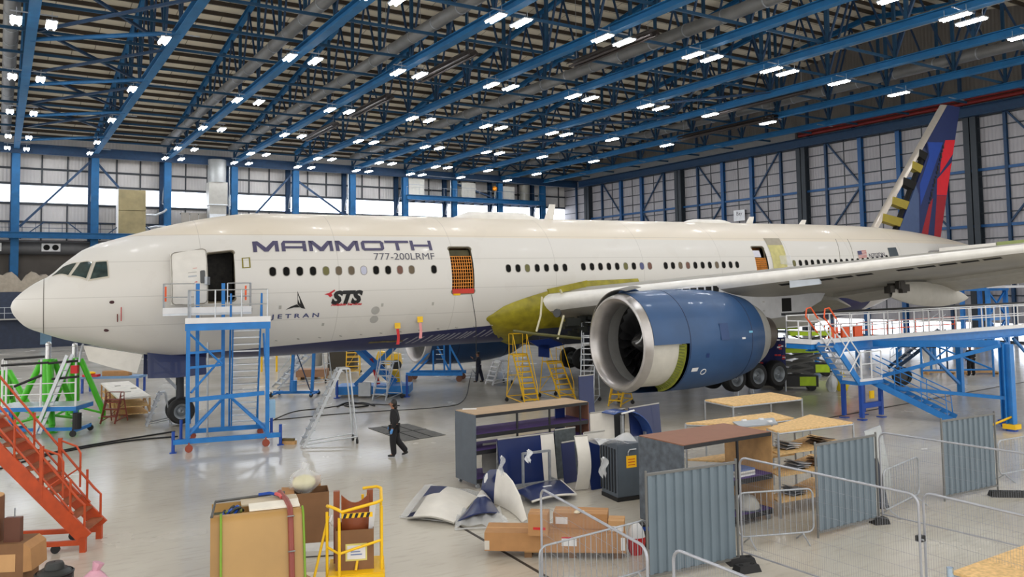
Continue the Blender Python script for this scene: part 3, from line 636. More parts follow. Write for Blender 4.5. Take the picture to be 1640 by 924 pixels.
# ---------------------------------------------------------------- lettering
INK = mat('ink_violet', (74, 70, 100), .5); INKG = mat('ink_grey', (84, 84, 96), .5); INKB = mat('ink_black', (22, 22, 24), .5); INKR = mat('ink_red', (196, 34, 48), .5); INKN = mat('ink_navy', (62, 70, 116), .5)
kdeg = degrees(1/3.1)
def fwrap(polys, s0, a0, name, m, off=.016, parent=None):
    """2-D polygons (metres along the skin, metres up the skin)"""
    mb = MB()
    for P2 in polys: mb.add([FS(s0+x, a0+y*kdeg, off) for x, y in P2], [tuple(range(len(P2)))])
    return mb.build(name, m, parent or air)
def ftext(txt, s0, a0, size, wid, name, m, bold=0., shear=0., off=.018, parent=None):
    cu = bpy.data.curves.new('lettering', 'FONT'); cu.body = txt; cu.size = size; cu.offset = bold; cu.shear = shear; cu.resolution_u = 3
    o = bpy.data.objects.new('lettering', cu); COL.objects.link(o); bpy.context.view_layer.update()
    dg = bpy.context.evaluated_depsgraph_get(); me = o.evaluated_get(dg).to_mesh()
    vs = [tuple(v.co) for v in me.vertices]; fs = [tuple(p.vertices) for p in me.polygons]; o.evaluated_get(dg).to_mesh_clear(); bpy.data.objects.remove(o)
    x0 = min(v[0] for v in vs); x1 = max(v[0] for v in vs); k = wid/(x1-x0)
    return MB().add([FS(s0+(v[0]-x0)*k, a0+v[1]*kdeg, off) for v in vs], fs).build(name, m, parent or air)
# MAMMOTH, built from strokes: each letter in a 1 x .62 box
def stroke(a, b2, w):
    a = np.array(a); b2 = np.array(b2); d = b2-a; d = d/np.linalg.norm(d); nrm = np.array([-d[1], d[0]])*w/2; return [tuple(a-nrm), tuple(b2-nrm), tuple(b2+nrm), tuple(a+nrm)]
def letter(c):
    w = .125; H = .5
    if c == 'M': return [[(0, 0), (.15, 0), (.15, H), (0, H)], [(.0, H), (.2, H), (.55, .13), (.5, 0), (.42, 0)], [(1, H), (.8, H), (.45, .13), (.5, 0), (.58, 0)], [(.85, 0), (1, 0), (1, H), (.85, H)]]
    if c == 'A': return [[(0, 0), (.15, 0), (.15, .36), (0, .36)], [(0, .36), (.15, .36), (.2, H), (.1, H)], [(.1, H-w+.01), (1, H-w+.01), (1, H), (.1, H)], [(.85, 0), (1, 0), (1, H-w), (.85, H-w)], [(.15, .13), (.85, .13), (.85, .13+w*.85), (.15, .13+w*.85)]]
    if c == 'O': return [[(.1, 0), (.9, 0), (.9, w), (.1, w)], [(.1, H-w), (.9, H-w), (.9, H), (.1, H)], [(0, .1), (.15, .1), (.15, H-.1), (0, H-.1)], [(.85, .1), (1, .1), (1, H-.1), (.85, H-.1)], [(0, .1), (.1, 0), (.15, w), (.15, .15)], [(1, .1), (.85, .15), (.85, w), (.9, 0)], [(0, H-.1), (.15, H-.15), (.15, H-w), (.1, H)], [(1, H-.1), (.9, H), (.85, H-w), (.85, H-.15)]]
    if c == 'T': return [[(-.05, H-w), (1.05, H-w), (1.05, H), (-.05, H)], [(.43, 0), (.58, 0), (.58, H-w), (.43, H-w)]]
    if c == 'H': return [[(0, 0), (.15, 0), (.15, H), (0, H)], [(.15, .18), (.85, .18), (.85, .18+w*.9), (.15, .18+w*.9)], [(.85, 0), (1, 0), (1, H), (.85, H)]]
s_l, a_l = fp(406, 405.5); s_r, a_r = fp(694, 402); pitch = (s_r-s_l+.08)/7
for i, c in enumerate('MAMMOTH'):
    a0 = a_l+(a_r-a_l)*i/7; w_ = pitch*.9
    fwrap([[(x*w_, y*1.02) for x, y in p] for p in letter(c)], s_l+i*pitch, a0+.6, 'letter', INK, off=.022)
s_, a_ = fp(600, 417); s2_, _ = fp(697, 417); ftext('777-200LRMF', s_, a_+.2, .46, s2_-s_, 'type_lettering', INKG, bold=.0)
s_, a_ = fp(433, 510); s2_, _ = fp(510, 509.5); ftext('J E T R A N', s_, a_, .27, s2_-s_, 'company_lettering', INKN, bold=.004)
s_, a_ = fp(530, 487.5); s2_, _ = fp(582, 486); ftext('STS', s_, a_+.6, .72, s2_-s_-.05, 'initials_lettering', INKB, bold=.045, shear=.25)
s_, a_ = fp(530, 489.5); s2_, _ = fp(579, 488.5); ftext('Aviation Services', s_, a_-.2, .15, s2_-s_, 'strap_lettering', INKR, bold=.006, shear=.2)
# red bird and black star mark
bird = [(519, 471), (527, 469.5), (536, 464), (537, 466), (531, 470), (533, 473), (529, 476), (525, 472.5)]
fpoly([fp(*p) for p in bird[::-1]], 'bird_emblem', INKR)
for pl_ in ([(476, 466), (479, 473), (489, 495), (482, 492.5), (476, 487)], [(458, 495.5), (466, 490), (475, 487.5), (481, 491.8), (470, 492)]): fpoly([fp(*p) for p in pl_[::-1]], 'star_emblem', INKB)
# flag: stripes and canton
fs_ = [fp(1372.5, 402.5), fp(1386.5, 401), fp(1388.5, 412.5), fp(1375, 414)]
fc = [fs_[3], fs_[2], fs_[1], fs_[0]]
fl_ = fpatch(fc, 'flag', mat('flag_white', (214, 206, 200), .5), off=.016)
qq = lambda u, v: tuple((1-u)*(1-v)*fc[0][k]+u*(1-v)*fc[1][k]+u*v*fc[2][k]+(1-u)*v*fc[3][k] for k in (0, 1))
for i in range(7): fpatch([qq(0, (2*i)/13), qq(1, (2*i)/13), qq(1, (2*i+1)/13), qq(0, (2*i+1)/13)], 'red_stripe', mat('flag_red', (176, 70, 72), .5), off=.024, parent=fl_, nu=2, nv=1)
fpatch([qq(0, 6/13), qq(.45, 6/13), qq(.45, 1), qq(0, 1)], 'canton', mat('flag_blue', (70, 72, 110), .5), off=.03, parent=fl_, nu=2, nv=2)
s_, a_ = fp(1393, 413.5); s2_, _ = fp(1418, 412); ftext('N703DN', s_, a_, .44, s2_-s_, 'registration_lettering', INKG, bold=.004)
# seams round the aft door, grey drain discs, small ports
for px in ((1338, 1345), (1357, 1367)): 
    a = fp(px[0], 383); c = fp(px[1], 416); MB().path([FS(a[0]+(c[0]-a[0])*i/6, a[1]+(c[1]-a[1])*i/6, .006) for i in range(7)], .02, 4).build('skin_seam', mat('seam_grey', (150, 144, 134), .6), air)
for px, r in (((601, 497), .19), ((599, 511), .19)):
    s, a = fp(*px); froundring(s-r, s+r, a-r*kdeg, a+r*kdeg, 'access_disc', mat('disc_grey', (172, 170, 166), .5), rc=r, fill=True, off=.012)
for px in ((517, 519), (693, 486), (612, 488), (449, 492), (402, 496)):
    s, a = fp(*px); frect(s-.05, s+.05, a-1.4, a+1.4, 'small_port', GREYP, nu=1, nv=2)
for k in range(12):
    s = 9.8+k*.9; o = FS(s, -48+k*.45); MB().tube(o, (o[0]+.05, o[1]-.12, o[2]-.02), .025, 5).build('drain_mast', GREYP, air)
for k, x in enumerate((646, 662, 672, 686, 698, 704, 712, 722, 730, 742, 748, 755, 770, 781, 790)):
    y = 545-.098*(x-646); s, a = fp(x, y); fpatch([(s-.3, a-7), (s-.2, a-7), (s+.2, a+4), (s+.08, a+4)], 'bare_stringer', mat('stringer_pale', (150, 152, 164), .5), off=.012, nu=2, nv=5)
for k, x in enumerate((596, 605, 616, 626, 634, 640)):
    s, a = fp(x, 548-.05*(x-596)); fpatch([(s-.18, a-1.5), (s+.18, a-1.5), (s+.16, a+1.2), (s-.16, a+1.4)], 'scratched_patch', mat('scratch_olive', (110, 100, 60), .6, var=.4), off=.012, nu=2, nv=2)
# warning streamers
for (x, y, cm) in ((636, 516, RED), (672, 507, mat('streamer_pink', (226, 150, 150), .6))):
    s, a = fp(x, y+3); o = FS(s, a, .03); MB().slab([[(o[0]-.13, o[1], o[2]+.16), (o[0]+.13, o[1], o[2]+.16)], [(o[0]-.13, o[1]-.02, o[2]-.16), (o[0]+.13, o[1]-.02, o[2]-.16)]], (0, -.02, 0)).build('yellow_tag', YELLOW, air)
    MB().slab([[(o[0]-.06, o[1], o[2]-.18), (o[0]+.07, o[1], o[2]-.18)], [(o[0]-.02, o[1], o[2]-.55), (o[0]+.1, o[1], o[2]-.55)], [(o[0]-.08, o[1]-.03, o[2]-.86), (o[0]+.06, o[1]-.03, o[2]-.86)]], (0, -.015, 0)).build('streamer', cm, air)
# crown fairings and blade aerials
MB().grid([[(18.8+4.9*u, .75*cos(pi*v), 2.95+.46*min(1, 5*u, 5*(1-u))**.7*sin(pi*v)**.6) for v in np.linspace(0, 1, 13)] for u in np.linspace(0, 1, 17)]).build('aerial_fairing', OFFW, air, True)
MB().grid([[(33.6+3.6*u, .6*cos(pi*v), 2.95+.34*min(1, 5*u, 5*(1-u))**.7*sin(pi*v)**.6) for v in np.linspace(0, 1, 11)] for u in np.linspace(0, 1, 13)]).build('aerial_fairing', OFFW, air, True)
for s, h in ((24.2, .8), (38.6, .42), (43.2, .3)): MB().prism([(s, -.03, 3.07), (s+.55, -.03, 3.07), (s+.7, -.03, 3.1+h), (s+.35, -.03, 3.1+h)], (0, .06, 0)).build('blade_aerial', OFFW, air)
# ---------------------------------------------------------------- wings
def chordline(t):
    t = abs(t)
    le = 22.05+.69*(t-3.3); te = 36.0 if t < 10.5 else 36.0+(t-10.5)*.375
    h = -1.08+.112*(t-3.3); tc_ = .135 if t < 10 else .135-.045*(t-10)/22
    return le, te, h, tc_
def airfoil(u, up, tc_):
    y = 5*tc_*(.2969*sqrt(u)-.126*u-.3516*u*u+.2843*u**3-.1015*u**4); return y*(.78 if up else -1.05)+(.02*u*(1-u))
US = [0, .004, .012, .03, .06, .1, .17, .26, .37, .5, .64, .78, .88, .94, 1.0]
def wing_rows(u0, u1, sg, ts, droop=0.0):
    rows = []
    for t in ts:
        le, te, h, k = chordline(t); c = te-le; us = [u for u in US if u0 <= u <= u1]
        pt = lambda u, up: (le+u*c, sg*t, h+airfoil(u, up, k)*c-.35*c*.1*u-(droop*max(0, u-.72)*c))
        rows.append([pt(u, True) for u in us[::-1]]+[pt(u, False) for u in us[(1 if u0 == 0 else 0):]])
    return rows
TS = [2.0, 3.3, 5, 7, 9.6, 10.5, 13, 16, 19, 22, 26, 30, 32]
WSKIN = mat('wing_grey', (150, 146, 136), .5, var=.1, scale=.8); LEM = mat('bare_leading_edge', (238, 236, 231), .4, .1, var=.04)
for sg, nm in ((-1, 'near'), (1, 'far')):
    wr = wing_rows(.03, 1.0, sg, TS, .16); mb = MB().grid(wr, closed=True); mb.add(wr[-1], [tuple(range(len(wr[-1])))]); wg = mb.build('wing', WSKIN, air, 35)
    MB().grid(wing_rows(0, .03, sg, TS)).build('leading_edge', LEM, wg, 50)
    if sg < 0:
        for t in np.arange(11.2, 31, .62):
            if int(t*10) % 37 < 5: continue
            A = []
            for tt_ in (t, t+.5):
                le, te, h, k = chordline(tt_); c = te-le
                for u in (.052, .075): A.append((le+u*c, -tt_, h+airfoil(u, False, k)*c-.035*c*u-.006))
            MB().prism([A[0], A[1], A[3], A[2]], (0, 0, .004)).build('track_slot', DARK, wg)
        # removed slat stub hanging under the leading edge
        le, te, h, k = chordline(12.0)
        MB().prism([Lt(1264, 447.5, -12.3), Lt(1312, 441, -13.2), Lt(1313, 455, -13.2), Lt(1265, 461, -12.3)], (.22, .1, 0)).build('slat_bracket_panel', mat('pale_blue_grey', (196, 204, 214), .5), wg)
    # drooped flaps
    for (ta, tb, dz) in ((3.6, 9.0, .55), (9.6, 13.2, .42), (13.5, 22, .5)):
        rows = []
        for t in (ta, (ta+tb)/2, tb):
            le, te, h, k = chordline(t); c = te-le; hb = h-.035*c-.045*c
            rows.append([(te-.16*c, sg*t, hb+.16), (te-.08*c, sg*t, hb+.1), (te+.4, sg*t, hb-dz+.1), (te+.45, sg*t, hb-dz+.03), (te-.06*c, sg*t, hb-.15), (te-.16*c, sg*t, hb-.08)])
        mb = MB().grid(rows, closed=True); mb.add(rows[0], [tuple(range(6))]); mb.add(rows[-1], [tuple(range(6))[::-1]]); mb.build('flap', mat('flap_grey', (156, 152, 142), .5, var=.08), wg, 30)
    # flap track fairings
    for t, L0, L1 in ((13.6, .5, 1.2), (22.5, .55, 1.1), (6.2, .6, 1.15)):
        le, te, h, k = chordline(t); c = te-le; rows = []
        for i in range(15):
            u = i/14; x = le+(L0+(L1-L0)*u)*c; r = .5*(sin(pi*min(1, .12+u*.88))**.7); zc = h-.09*c-.25-.45*u
            rows.append([(x, sg*(t+.45*r*cos(a)), zc+1.1*r*sin(a)) for a in np.linspace(0, 2*pi, 14, endpoint=False)])
        f = MB().grid(rows, closed=True).build('flap_track_fairing', mat('fairing_grey', (176, 172, 164), .5), wg, True)
        if sg < 0 and t > 10 and t < 20:
            mb = MB()
            for i in range(10): mb.cbox((rows[1][0][0]-.5+.09*i*1.3, -t+random.uniform(-.3, .3), h-.75+random.uniform(-.2, .25)), (.3, .2, .3))
            mb.build('open_mechanism', mat('mechanism_dark', (52, 48, 44), .6, .3), f)
# wing root fairing stripped to primer, near side
rows = []
for i in range(17):
    u = i/16; s = 19.6+8.2*u; zt = -1.6+1.35*min(1, u*1.6)**.6+.15*u; zb = -2.0-1.25*min(1, u*4)**.6; bul = .6*min(1, u*3.2)**.55*(1-.25*u)
    rows.append([(s-.25*sin(pi*v)*(1-u), -(sqrt(max(.2, 9.61-(zt+(zb-zt)*v)**2))+.02+bul*sin(pi*min(1, v*1.05))**.7), zt+(zb-zt)*v) for v in np.linspace(0, 1, 12)])
MB().grid(rows).build('wing_root_fairing', PRIMER, air, 50)
tri = [Lt(878, 463, -3.9), Lt(941, 449, -3.9), Lt(938, 461, -3.9), Lt(900, 468, -3.9), Lt(880, 470, -3.9)]
MB().prism(tri, (0, .12, 0)).build('fairing_fin', PRIMER, air)
for q in ([(868, 475), (866, 505), (859, 531)], [(897, 464), (900, 470)], [(903, 505), (899, 520), (893, 543)]):
    MB().path([Lt(x, y, -4.95) for x, y in q], .05, 6).build('fairing_rib', mat('rib_pale', (206, 200, 170), .5), air)
MB().path([Lt(822, 530, -4.6), Lt(860, 535, -4.9), Lt(930, 542, -5.0)], .07, 6).build('fairing_rail', mat('rail_olive', (96, 94, 52), .6), air)
for q in ([(846, 546), (880, 542), (905, 552), (870, 560)], [(863, 552), (880, 552), (880, 573), (863, 571)]): MB().prism([Lt(x, y, -4.2) for x, y in q], (0, .06, 0)).build('hanging_panel', NAVY, air)
mb = MB()
for i in range(26): mb.cbox((22.5+random.random()*4.5, -3.6-random.random()*1.2, -2.9+random.random()*1.1), (.3+random.random()*.5, .2, .1+random.random()*.3))
mb.build('exposed_systems', mat('systems_dark', (40, 42, 38), .6, .2), air)
MB().box((22.3, -2.4, -3.25), (36, 2.4, -2.4)).build('belly_fairing', mat('belly_dark', (40, 44, 60), .6), air)
MB().tube((22.3, -4.1, -1.62), (22.2, -4.15, -1.62), .2, 12).build('landing_light', mat('lamp_glass_dark', (60, 62, 64), .2), air)
# ---------------------------------------------------------------- engines
COWL = mat('cowl_blue', (42, 78, 122), .45, var=.1, scale=.9, coat=.1); LIP = mat('lip_metal', (188, 184, 182), .34, .8, var=.12, scale=2); BARREL = mat('inlet_barrel', (150, 150, 148), .45, .25); FANB = mat('fan_black', (26, 26, 28), .4, .3); ABLK = mat('acoustic_black', (20, 20, 22), .6)
def engine(sg):
    o = (21.5, -9.6, -2.68) if sg < 0 else (20.75, 9.6, -2.95); d = (1, 0, 0)
    # lip
    lip = MB().lathe(o, d, [(.75, 1.55), (.45, 1.56), (.2, 1.61), (.06, 1.7), (0, 1.79), (.03, 1.87), (.14, 1.93), (.34, 1.985)], 56).build('inlet_lip', LIP, air, True)
    MB().lathe(o, d, [(.76, 1.549), (1.0, 1.57), (1.32, 1.6)], 56).build('inlet_barrel', BARREL, lip, True)
    MB().lathe(o, d, [(1.31, 1.6), (1.95, 1.62), (2.0, .3)], 56).build('fan_case', ABLK, lip, True)
    cut = (lambda j, a: j in (0, 1, 2, 3, 4) and (-.02 < ((a-cut_a) % (2*pi)) < cut_w)) if sg < 0 else None
    prof = [(.36, 1.99), (.8, 2.03), (1.2, 2.055), (1.6, 2.07), (1.9, 2.08), (2.05, 2.085), (3, 2.1), (3.9, 2.09), (4.8, 2.03), (5.7, 1.9), (6.3, 1.76), (6.55, 1.69)]
    prof = [(a, r) for a, r in prof]
    cw = MB().lathe(o, d, prof, 64, skip=cut).build('fan_cowl', COWL, lip, True)
    for a in (2.1, 5.6): 
        r = np.interp(a, [p[0] for p in prof], [p[1] for p in prof]); MB().lathe(o, d, [(a-.02, r+.003), (a, r+.012), (a+.02, r+.003)], 64).build('cowl_seam', mat('seam_navy', (16, 34, 70), .5), cw, True)
    MB().lathe(o, d, [(6.5, 1.66), (6.9, 1.5), (7.3, 1.32), (7.35, .8)], 40).build('exhaust_nozzle', GREYP, lip, True)
    MB().lathe(o, d, [(7.0, 1.0), (7.9, .85), (8.3, .75), (8.3, .4), (9.0, .05)], 32).build('core_plug', mat('hot_metal', (110, 100, 92), .45, .6), lip, True)
    if sg < 0:
        MB().lathe(o, d, [(.4, 1.80), (2.05, 1.84)], 40, cut_a-.1, cut_a+cut_w+.1).build('inner_barrel', mat('inner_white', (206, 202, 192), .5), lip, True)
        rb = MB().lathe(o, d, [(1.85, 1.84), (1.9, 2.075)], 40, cut_a-.02, cut_a+cut_w+.03).lathe(o, d, [(1.72, 1.835), (1.9, 2.0)], 40, cut_a, cut_a+cut_w).build('cutout_edge', mat('edge_green', (142, 148, 48), .5, var=.2, scale=6), lip, True)
        for i in range(22):
            a = cut_a+cut_w*(i+.5)/22; pt = lambda ax, r: (o[0]+ax, o[1]-r*sin(a+pi/2)*0+r*(np.cross((0, 0, 1), (1, 0, 0))[1]*cos(a)), o[2]+r*sin(a))
            MB().beam((o[0]+1.72, o[1]+1.84*cos(a), o[2]+1.84*sin(a)), (o[0]+1.87, o[1]+1.99*cos(a), o[2]+1.99*sin(a)), .02, .05).build('rib', mat('rib_green_dark', (96, 104, 30), .6), rb)
    # fan
    hub = MB().lathe(o, d, [(.8, .02), (.9, .14), (1.15, .33), (1.5, .5), (1.75, .54)], 28).build('spinner', mat('spinner_black', (30, 30, 32), .3, coat=.3), lip, True)
    sw = MB(); pa = []
    for i in range(14):
        a = 1.2-i*.13+2.3; x = .91+.032*i; r = np.interp(x, [.8, .9, 1.15, 1.5], [.02, .14, .33, .5])+.012; pa.append((o[0]+x-.02, o[1]+r*cos(a), o[2]+r*sin(a)))
    sw.path(pa, .035, 6).build('spinner_swirl', WHITEP, hub)
    for i in range(22):
        a0 = 2*pi*i/22; rows = []
        for k in range(7):
            r = .5+1.1*k/6; a = a0+.22*k/6+.05*sin(k); tw = .25+.55*k/6; c = .16+.06*k/6
            rows.append([(o[0]+1.5+w_*c*cos(tw), o[1]+r*cos(a+w_*c*sin(tw)/r*1.2), o[2]+r*sin(a+w_*c*sin(tw)/r*1.2)) for w_ in (-1, 0, 1)])
        MB().slab(rows, (.012, 0, 0)).build('fan_blade', FANB, hub, True)
    # pylon
    y = sg*9.6
    P = [(23.6, -.8), (25.6, -.5), (27.2, -.45), (33.5, -1.0), (33.2, -1.35), (31.6, -1.95), (29.6, -2.05), (28.2, -1.9), (27.2, -1.35), (26.4, -.95)]
    pyl = MB().prism([(a, y-.32, b2) for a, b2 in P], (0, .64, 0)).build('pylon', mat('pylon_white', (196, 196, 198), .5, var=.06), air)
    if sg < 0:
        for (a, b2, c, e2) in ((28.25, 28.5, -1.85, -1.2), (30.6, 31.2, -1.75, -1.15), (26.9, 27.1, -1.25, -1.0)): MB().box((a, y-.335, c), (b2, y-.322, e2)).build('access_hole', DARK, pyl)
        for (a, c) in ((29.4, -1.3), (29.4, -1.7)): MB().box((a, y-.33, c), (a+.12, y-.322, c+.05)).build('latch', GREYP, pyl)
        for i in range(6): MB().box((24.4+.42*i, y-.335, -.84+.02*i), (24.72+.42*i, y-.322, -.6+.02*i)).build('access_hole', DARK, pyl)
        # grey cowl sheet standing open behind the lip, blue stub on top, small markings
        rows = [[(o[0]+.25+.75*u, o[1]+(2.14+.16*u)*cos(a), o[2]+(2.12+.14*u)*sin(a)) for a in np.linspace(radians(8), radians(102), 16)] for u in (0, .5, 1)]
        MB().slab(rows, (0, .04, .02)).build('open_cowl_sheet', mat('cowl_grey', (112, 108, 100), .5), lip, True)
        rows = [[(o[0]+.9+1.1*u, o[1]+.9+.5*v, o[2]+1.98+.14*(1-abs(2*u-1)**3)-.25*v) for v in (0, .5, 1)] for u in np.linspace(0, 1, 9)]
        MB().slab(rows, (0, 0, .05)).build('cowl_flap', COWL, lip, True)
        def onc(ax, ang, w_, h_, m_, n_):
            r = np.interp(ax, [p[0] for p in prof], [p[1] for p in prof])+.012; a = radians(ang); u = np.array([0, cos(a), sin(a)])*r; c = np.array(o)+np.array([ax, 0, 0])+u; tz = np.array([0, -sin(a), cos(a)])
            MB().add([c-np.array([w_, 0, 0])-tz*h_, c+np.array([w_, 0, 0])-tz*h_, c+np.array([w_, 0, 0])+tz*h_, c-np.array([w_, 0, 0])+tz*h_], [(0, 1, 2, 3)]).build(n_, m_, cw)
        onc(2.5, 211, .16, .09, WHITEP, 'white_label'); onc(5.0, 179, .1, .04, WHITEP, 'white_label'); onc(5.5, 172, .1, .04, mat('label_cyan', (120, 190, 220), .5), 'cyan_label'); onc(3.9, 165, .05, .05, WHITEP, 'white_label'); onc(3.0, 195, .08, .09, mat('patch_navy', (24, 50, 104), .5), 'latch_panel'); onc(3.9, 170, .22, .34, mat('patch_violet', (44, 70, 116), .5), 'latch_panel')
        ring = MB(); r = 2.11; a = radians(215); c = np.array(o)+np.array([3.0, r*cos(a), r*sin(a)]); tz = np.array([0, -sin(a), cos(a)])
        ring.path([c+.13*(np.array([1, 0, 0])*cos(q)+tz*sin(q)) for q in np.linspace(0, 2*pi, 13)[:-1]], .018, 5, True).build('white_ring_mark', WHITEP, cw)
    return lip
cut_a, cut_w = radians(180+2), radians(80)
engine(-1); engine(1)
# ---------------------------------------------------------------- tail
FINB = mat('fin_navy', (26, 40, 86), .45, var=.08); FINS = mat('fin_slate', (66, 84, 122), .45); FINV = mat('fin_blue', (24, 62, 146), .45); FINR = mat('fin_red', (204, 26, 40), .45); FIND = mat('fin_dark_red', (146, 20, 34), .45)
def le_s(h): return 50.41+(h-3.19)*(58.63-50.41)/(12.12-3.19)
def te_s(h): return 57.62+(h-2.44)*(60.78-57.62)/(12.12-2.44)
def bx_s(h): return 52.89+(h-2.93)*(56.38-52.89)/(8.15-2.93)
def hg_s(h): return 55.3+(h-2.6)*(58.5-55.3)/(9.45-2.6)
def finslab(poly, name, m, th=.34, parent=None): return MB().prism([(a, -th/2, b2) for a, b2 in poly], (0, th, 0)).build(name, m, parent or air)
h0, h1 = 2.3, 12.12
fin = finslab([(bx_s(h0), h0), (hg_s(h0), h0), (hg_s(h1)+.15, h1), (le_s(h1)+.5, h1), (le_s(9.2)+.5, 9.2), (bx_s(8.3), 8.3)], 'fin', FINB, .5)
finslab([(bx_s(2.4)+.1, 2.5), (hg_s(2.7)-.3, 2.7), (55.2, 5.4), (bx_s(5.6)+.25, 6.0)], 'slate_panel', FINS, .53, fin)
finslab([(bx_s(6.2)+.3, 6.1), (55.35, 4.6), (hg_s(9.3)-.1, 9.3), (le_s(9.2)+.6, 9.2), (bx_s(8.2)+.2, 8.2)], 'blue_panel', FINV, .525, fin)
mb = MB(); hh = [2.9, 5, 7, 9, 11, 12.12]
mb.grid([[(le_s(h)+.5, -.22, h), (le_s(h)+.12, -.12, h+.02), (le_s(h), 0, h+.03), (le_s(h)+.12, .12, h+.02), (le_s(h)+.5, .22, h)] for h in hh]); mb.build('fin_leading_edge', mat('fin_edge_metal', (196, 188, 178), .3, .6), fin, True)
for h in (3.5, 4.7, 6.1, 7.3, 8.2): MB().hexa([(le_s(h)+.45, -.24, h-.05), (bx_s(h)+.1, -.24, h-.5), (bx_s(h)+.1, .24, h-.5), (le_s(h)+.45, .24, h-.05), (le_s(h)+.65, -.24, h+.45), (bx_s(h)+.35, -.24, h+.1), (bx_s(h)+.35, .24, h+.1), (le_s(h)+.65, .24, h+.45)]).build('fin_rib', mat('rib_mustard', (150, 134, 44), .6) if h not in (6.1, 8.2) else DARK, fin)
finslab([(bx_s(2.8)-.35, 2.6), (bx_s(2.8)+.05, 2.6), (bx_s(8.2)+.05, 8.2), (bx_s(8.2)-.3, 8.2)], 'fin_spar', DARK, .3, fin)
rud = finslab([(hg_s(2.35)+.05, 2.35), (te_s(2.35), 2.35), (te_s(h1), h1), (hg_s(h1)+.15, h1)], 'rudder', FINB, .3, fin)
finslab([(hg_s(2.3)+.05, 2.32), (hg_s(2.3)+.95, 2.32), (hg_s(5)+.55, 5.2), (hg_s(4.6)+.05, 4.6)], 'red_panel', FIND, .31, rud)
finslab([(te_s(2.4)-.75, 2.36), (te_s(2.4), 2.36), (te_s(5.4), 5.4), (te_s(5.4)-1.15, 5.4)], 'red_panel', FIND, .315, rud)
finslab([(te_s(5.4)-1.15, 5.44), (te_s(5.4), 5.44), (te_s(7.9), 7.9), (te_s(6.3)-1.3, 6.6)], 'red_panel', FINR, .318, rud)
finslab([(te_s(7.2)-1.25, 7.0), (te_s(8.4), 8.5), (te_s(9.6), 9.6), (hg_s(9.5)+.1, 9.5), (hg_s(7.6)+.4, 7.6)], 'red_panel', FINR, .319, rud)
mb = MB(); 
for i in range(14):
    h = 4.8+.32*i; mb.cbox((hg_s(h)+.02, -.28, h), (.16, .04, .12+.12*(i % 3)))
mb.build('hinge_fittings', mat('fitting_dark', (30, 30, 36), .5), fin)
for sg in (-1, 1):
    L = lambda t: (53.2+.78*(t-2), 58.9+.33*(t-2), 1.22+.09*(t-2)); rows = []
    for t in (1.2, 4, 7, 10.7):
        a, b2, h = L(t); c = b2-a; rows.append([(a+u*c, sg*t, h+(1 if up else -1)*.1*c*(sqrt(u)*1.5-1.5*u*.99)*.62) for u, up in [(1, True), (.7, True), (.4, True), (.2, True), (.08, True), (.02, True), (0, True), (.02, False), (.08, False), (.2, False), (.4, False), (.7, False)]])
    mb = MB().grid(rows, closed=True); mb.add(rows[-1], [tuple(range(len(rows[-1])))]); st = mb.build('stabiliser', mat('stab_grey', (150, 148, 146), .5), air, 40)
    if sg < 0:
        mb = MB(); a, b2, h = L(2.6); a2, b3, h2 = L(5.2); a3, b4, h3 = L(10.6)
        mb.hexa([(a-.05, -2.6, h-.12), (a+.4, -2.6, h-.12), (a2+.4, -5.2, h2-.12), (a2-.05, -5.2, h2-.12), (a-.05, -2.6, h+.2), (a+.4, -2.6, h+.2), (a2+.4, -5.2, h2+.2), (a2-.05, -5.2, h2+.2)]); mb.build('stabiliser_edge', OFFW, st)
        MB().hexa([(a2, -5.25, h2-.16), (a2+.4, -5.25, h2-.16), (a3+.4, -10.6, h3-.14), (a3, -10.6, h3-.14), (a2, -5.25, h2+.24), (a2+.4, -5.25, h2+.24), (a3+.4, -10.6, h3+.2), (a3, -10.6, h3+.2)]).build('primed_spar', mat('spar_green', (138, 150, 92), .6), st)
# ---------------------------------------------------------------- landing gear
RIMM = mat('wheel_hub', (134, 140, 146), .4, .5)
def wheel(c, r, w_, parent):
    wl = MB().lathe(c, (0, 1, 0), [(-w_/2, r*.58), (-w_/2, r*.86), (-w_/2*.7, r*.97), (0, r), (w_/2*.7, r*.97), (w_/2, r*.86), (w_/2, r*.58)], 30).build('wheel', TYRE, parent, True)
    MB().lathe((c[0], c[1]-w_*.36, c[2]), (0, 1, 0), [(.0, .02), (-.03, r*.12), (0, r*.2), (.06, r*.34), (-.04, r*.44), (-.08, r*.58), (.02, r*.6), (w_*.7, r*.6)], 24).build('hub', RIMM, wl, True)
for sg in (-1, 1):
    base = (32.5, sg*6.4, -4.95)
    bo = MB().beam((30.0, sg*6.4, -4.95), (33.2, sg*6.4, -4.95), .3, .34).build('gear_beam', mat('gear_grey', (90, 94, 96), .45, .4), air)
    for s in (30.2, 31.6, 33.0):
        for q in (-.72, .72): wheel((s, sg*6.4+q, -4.95), .66, .52, bo)
        MB().tube((s, sg*6.4-.7, -4.95), (s, sg*6.4+.7, -4.95), .1).build('axle', STEEL, bo)
    MB().tube((31.6, sg*6.4, -4.9), (31.4, sg*5.6, -1.6), .24, 14).build('strut', GREYP, bo, True); MB().beam((32.8, sg*6.3, -4.8), (31.5, sg*5.7, -2.6), .16, .16).build('drag_brace', STEEL, bo)
nb = MB().tube((6.4, 0, -4.9), (6.4, 0, -2.6), .16, 14).build('nose_strut', mat('nose_gear_dark', (52, 54, 60), .5, .3), air, True)
for q in (-.36, .36): wheel((6.4, q, -5.06), .53, .42, nb)
MB().tube((6.4, -.4, -5.06), (6.4, .4, -5.06), .08).build('axle', STEEL, nb); MB().beam((6.3, 0, -4.2), (5.2, 0, -2.9), .12, .12).build('drag_brace', STEEL, nb)
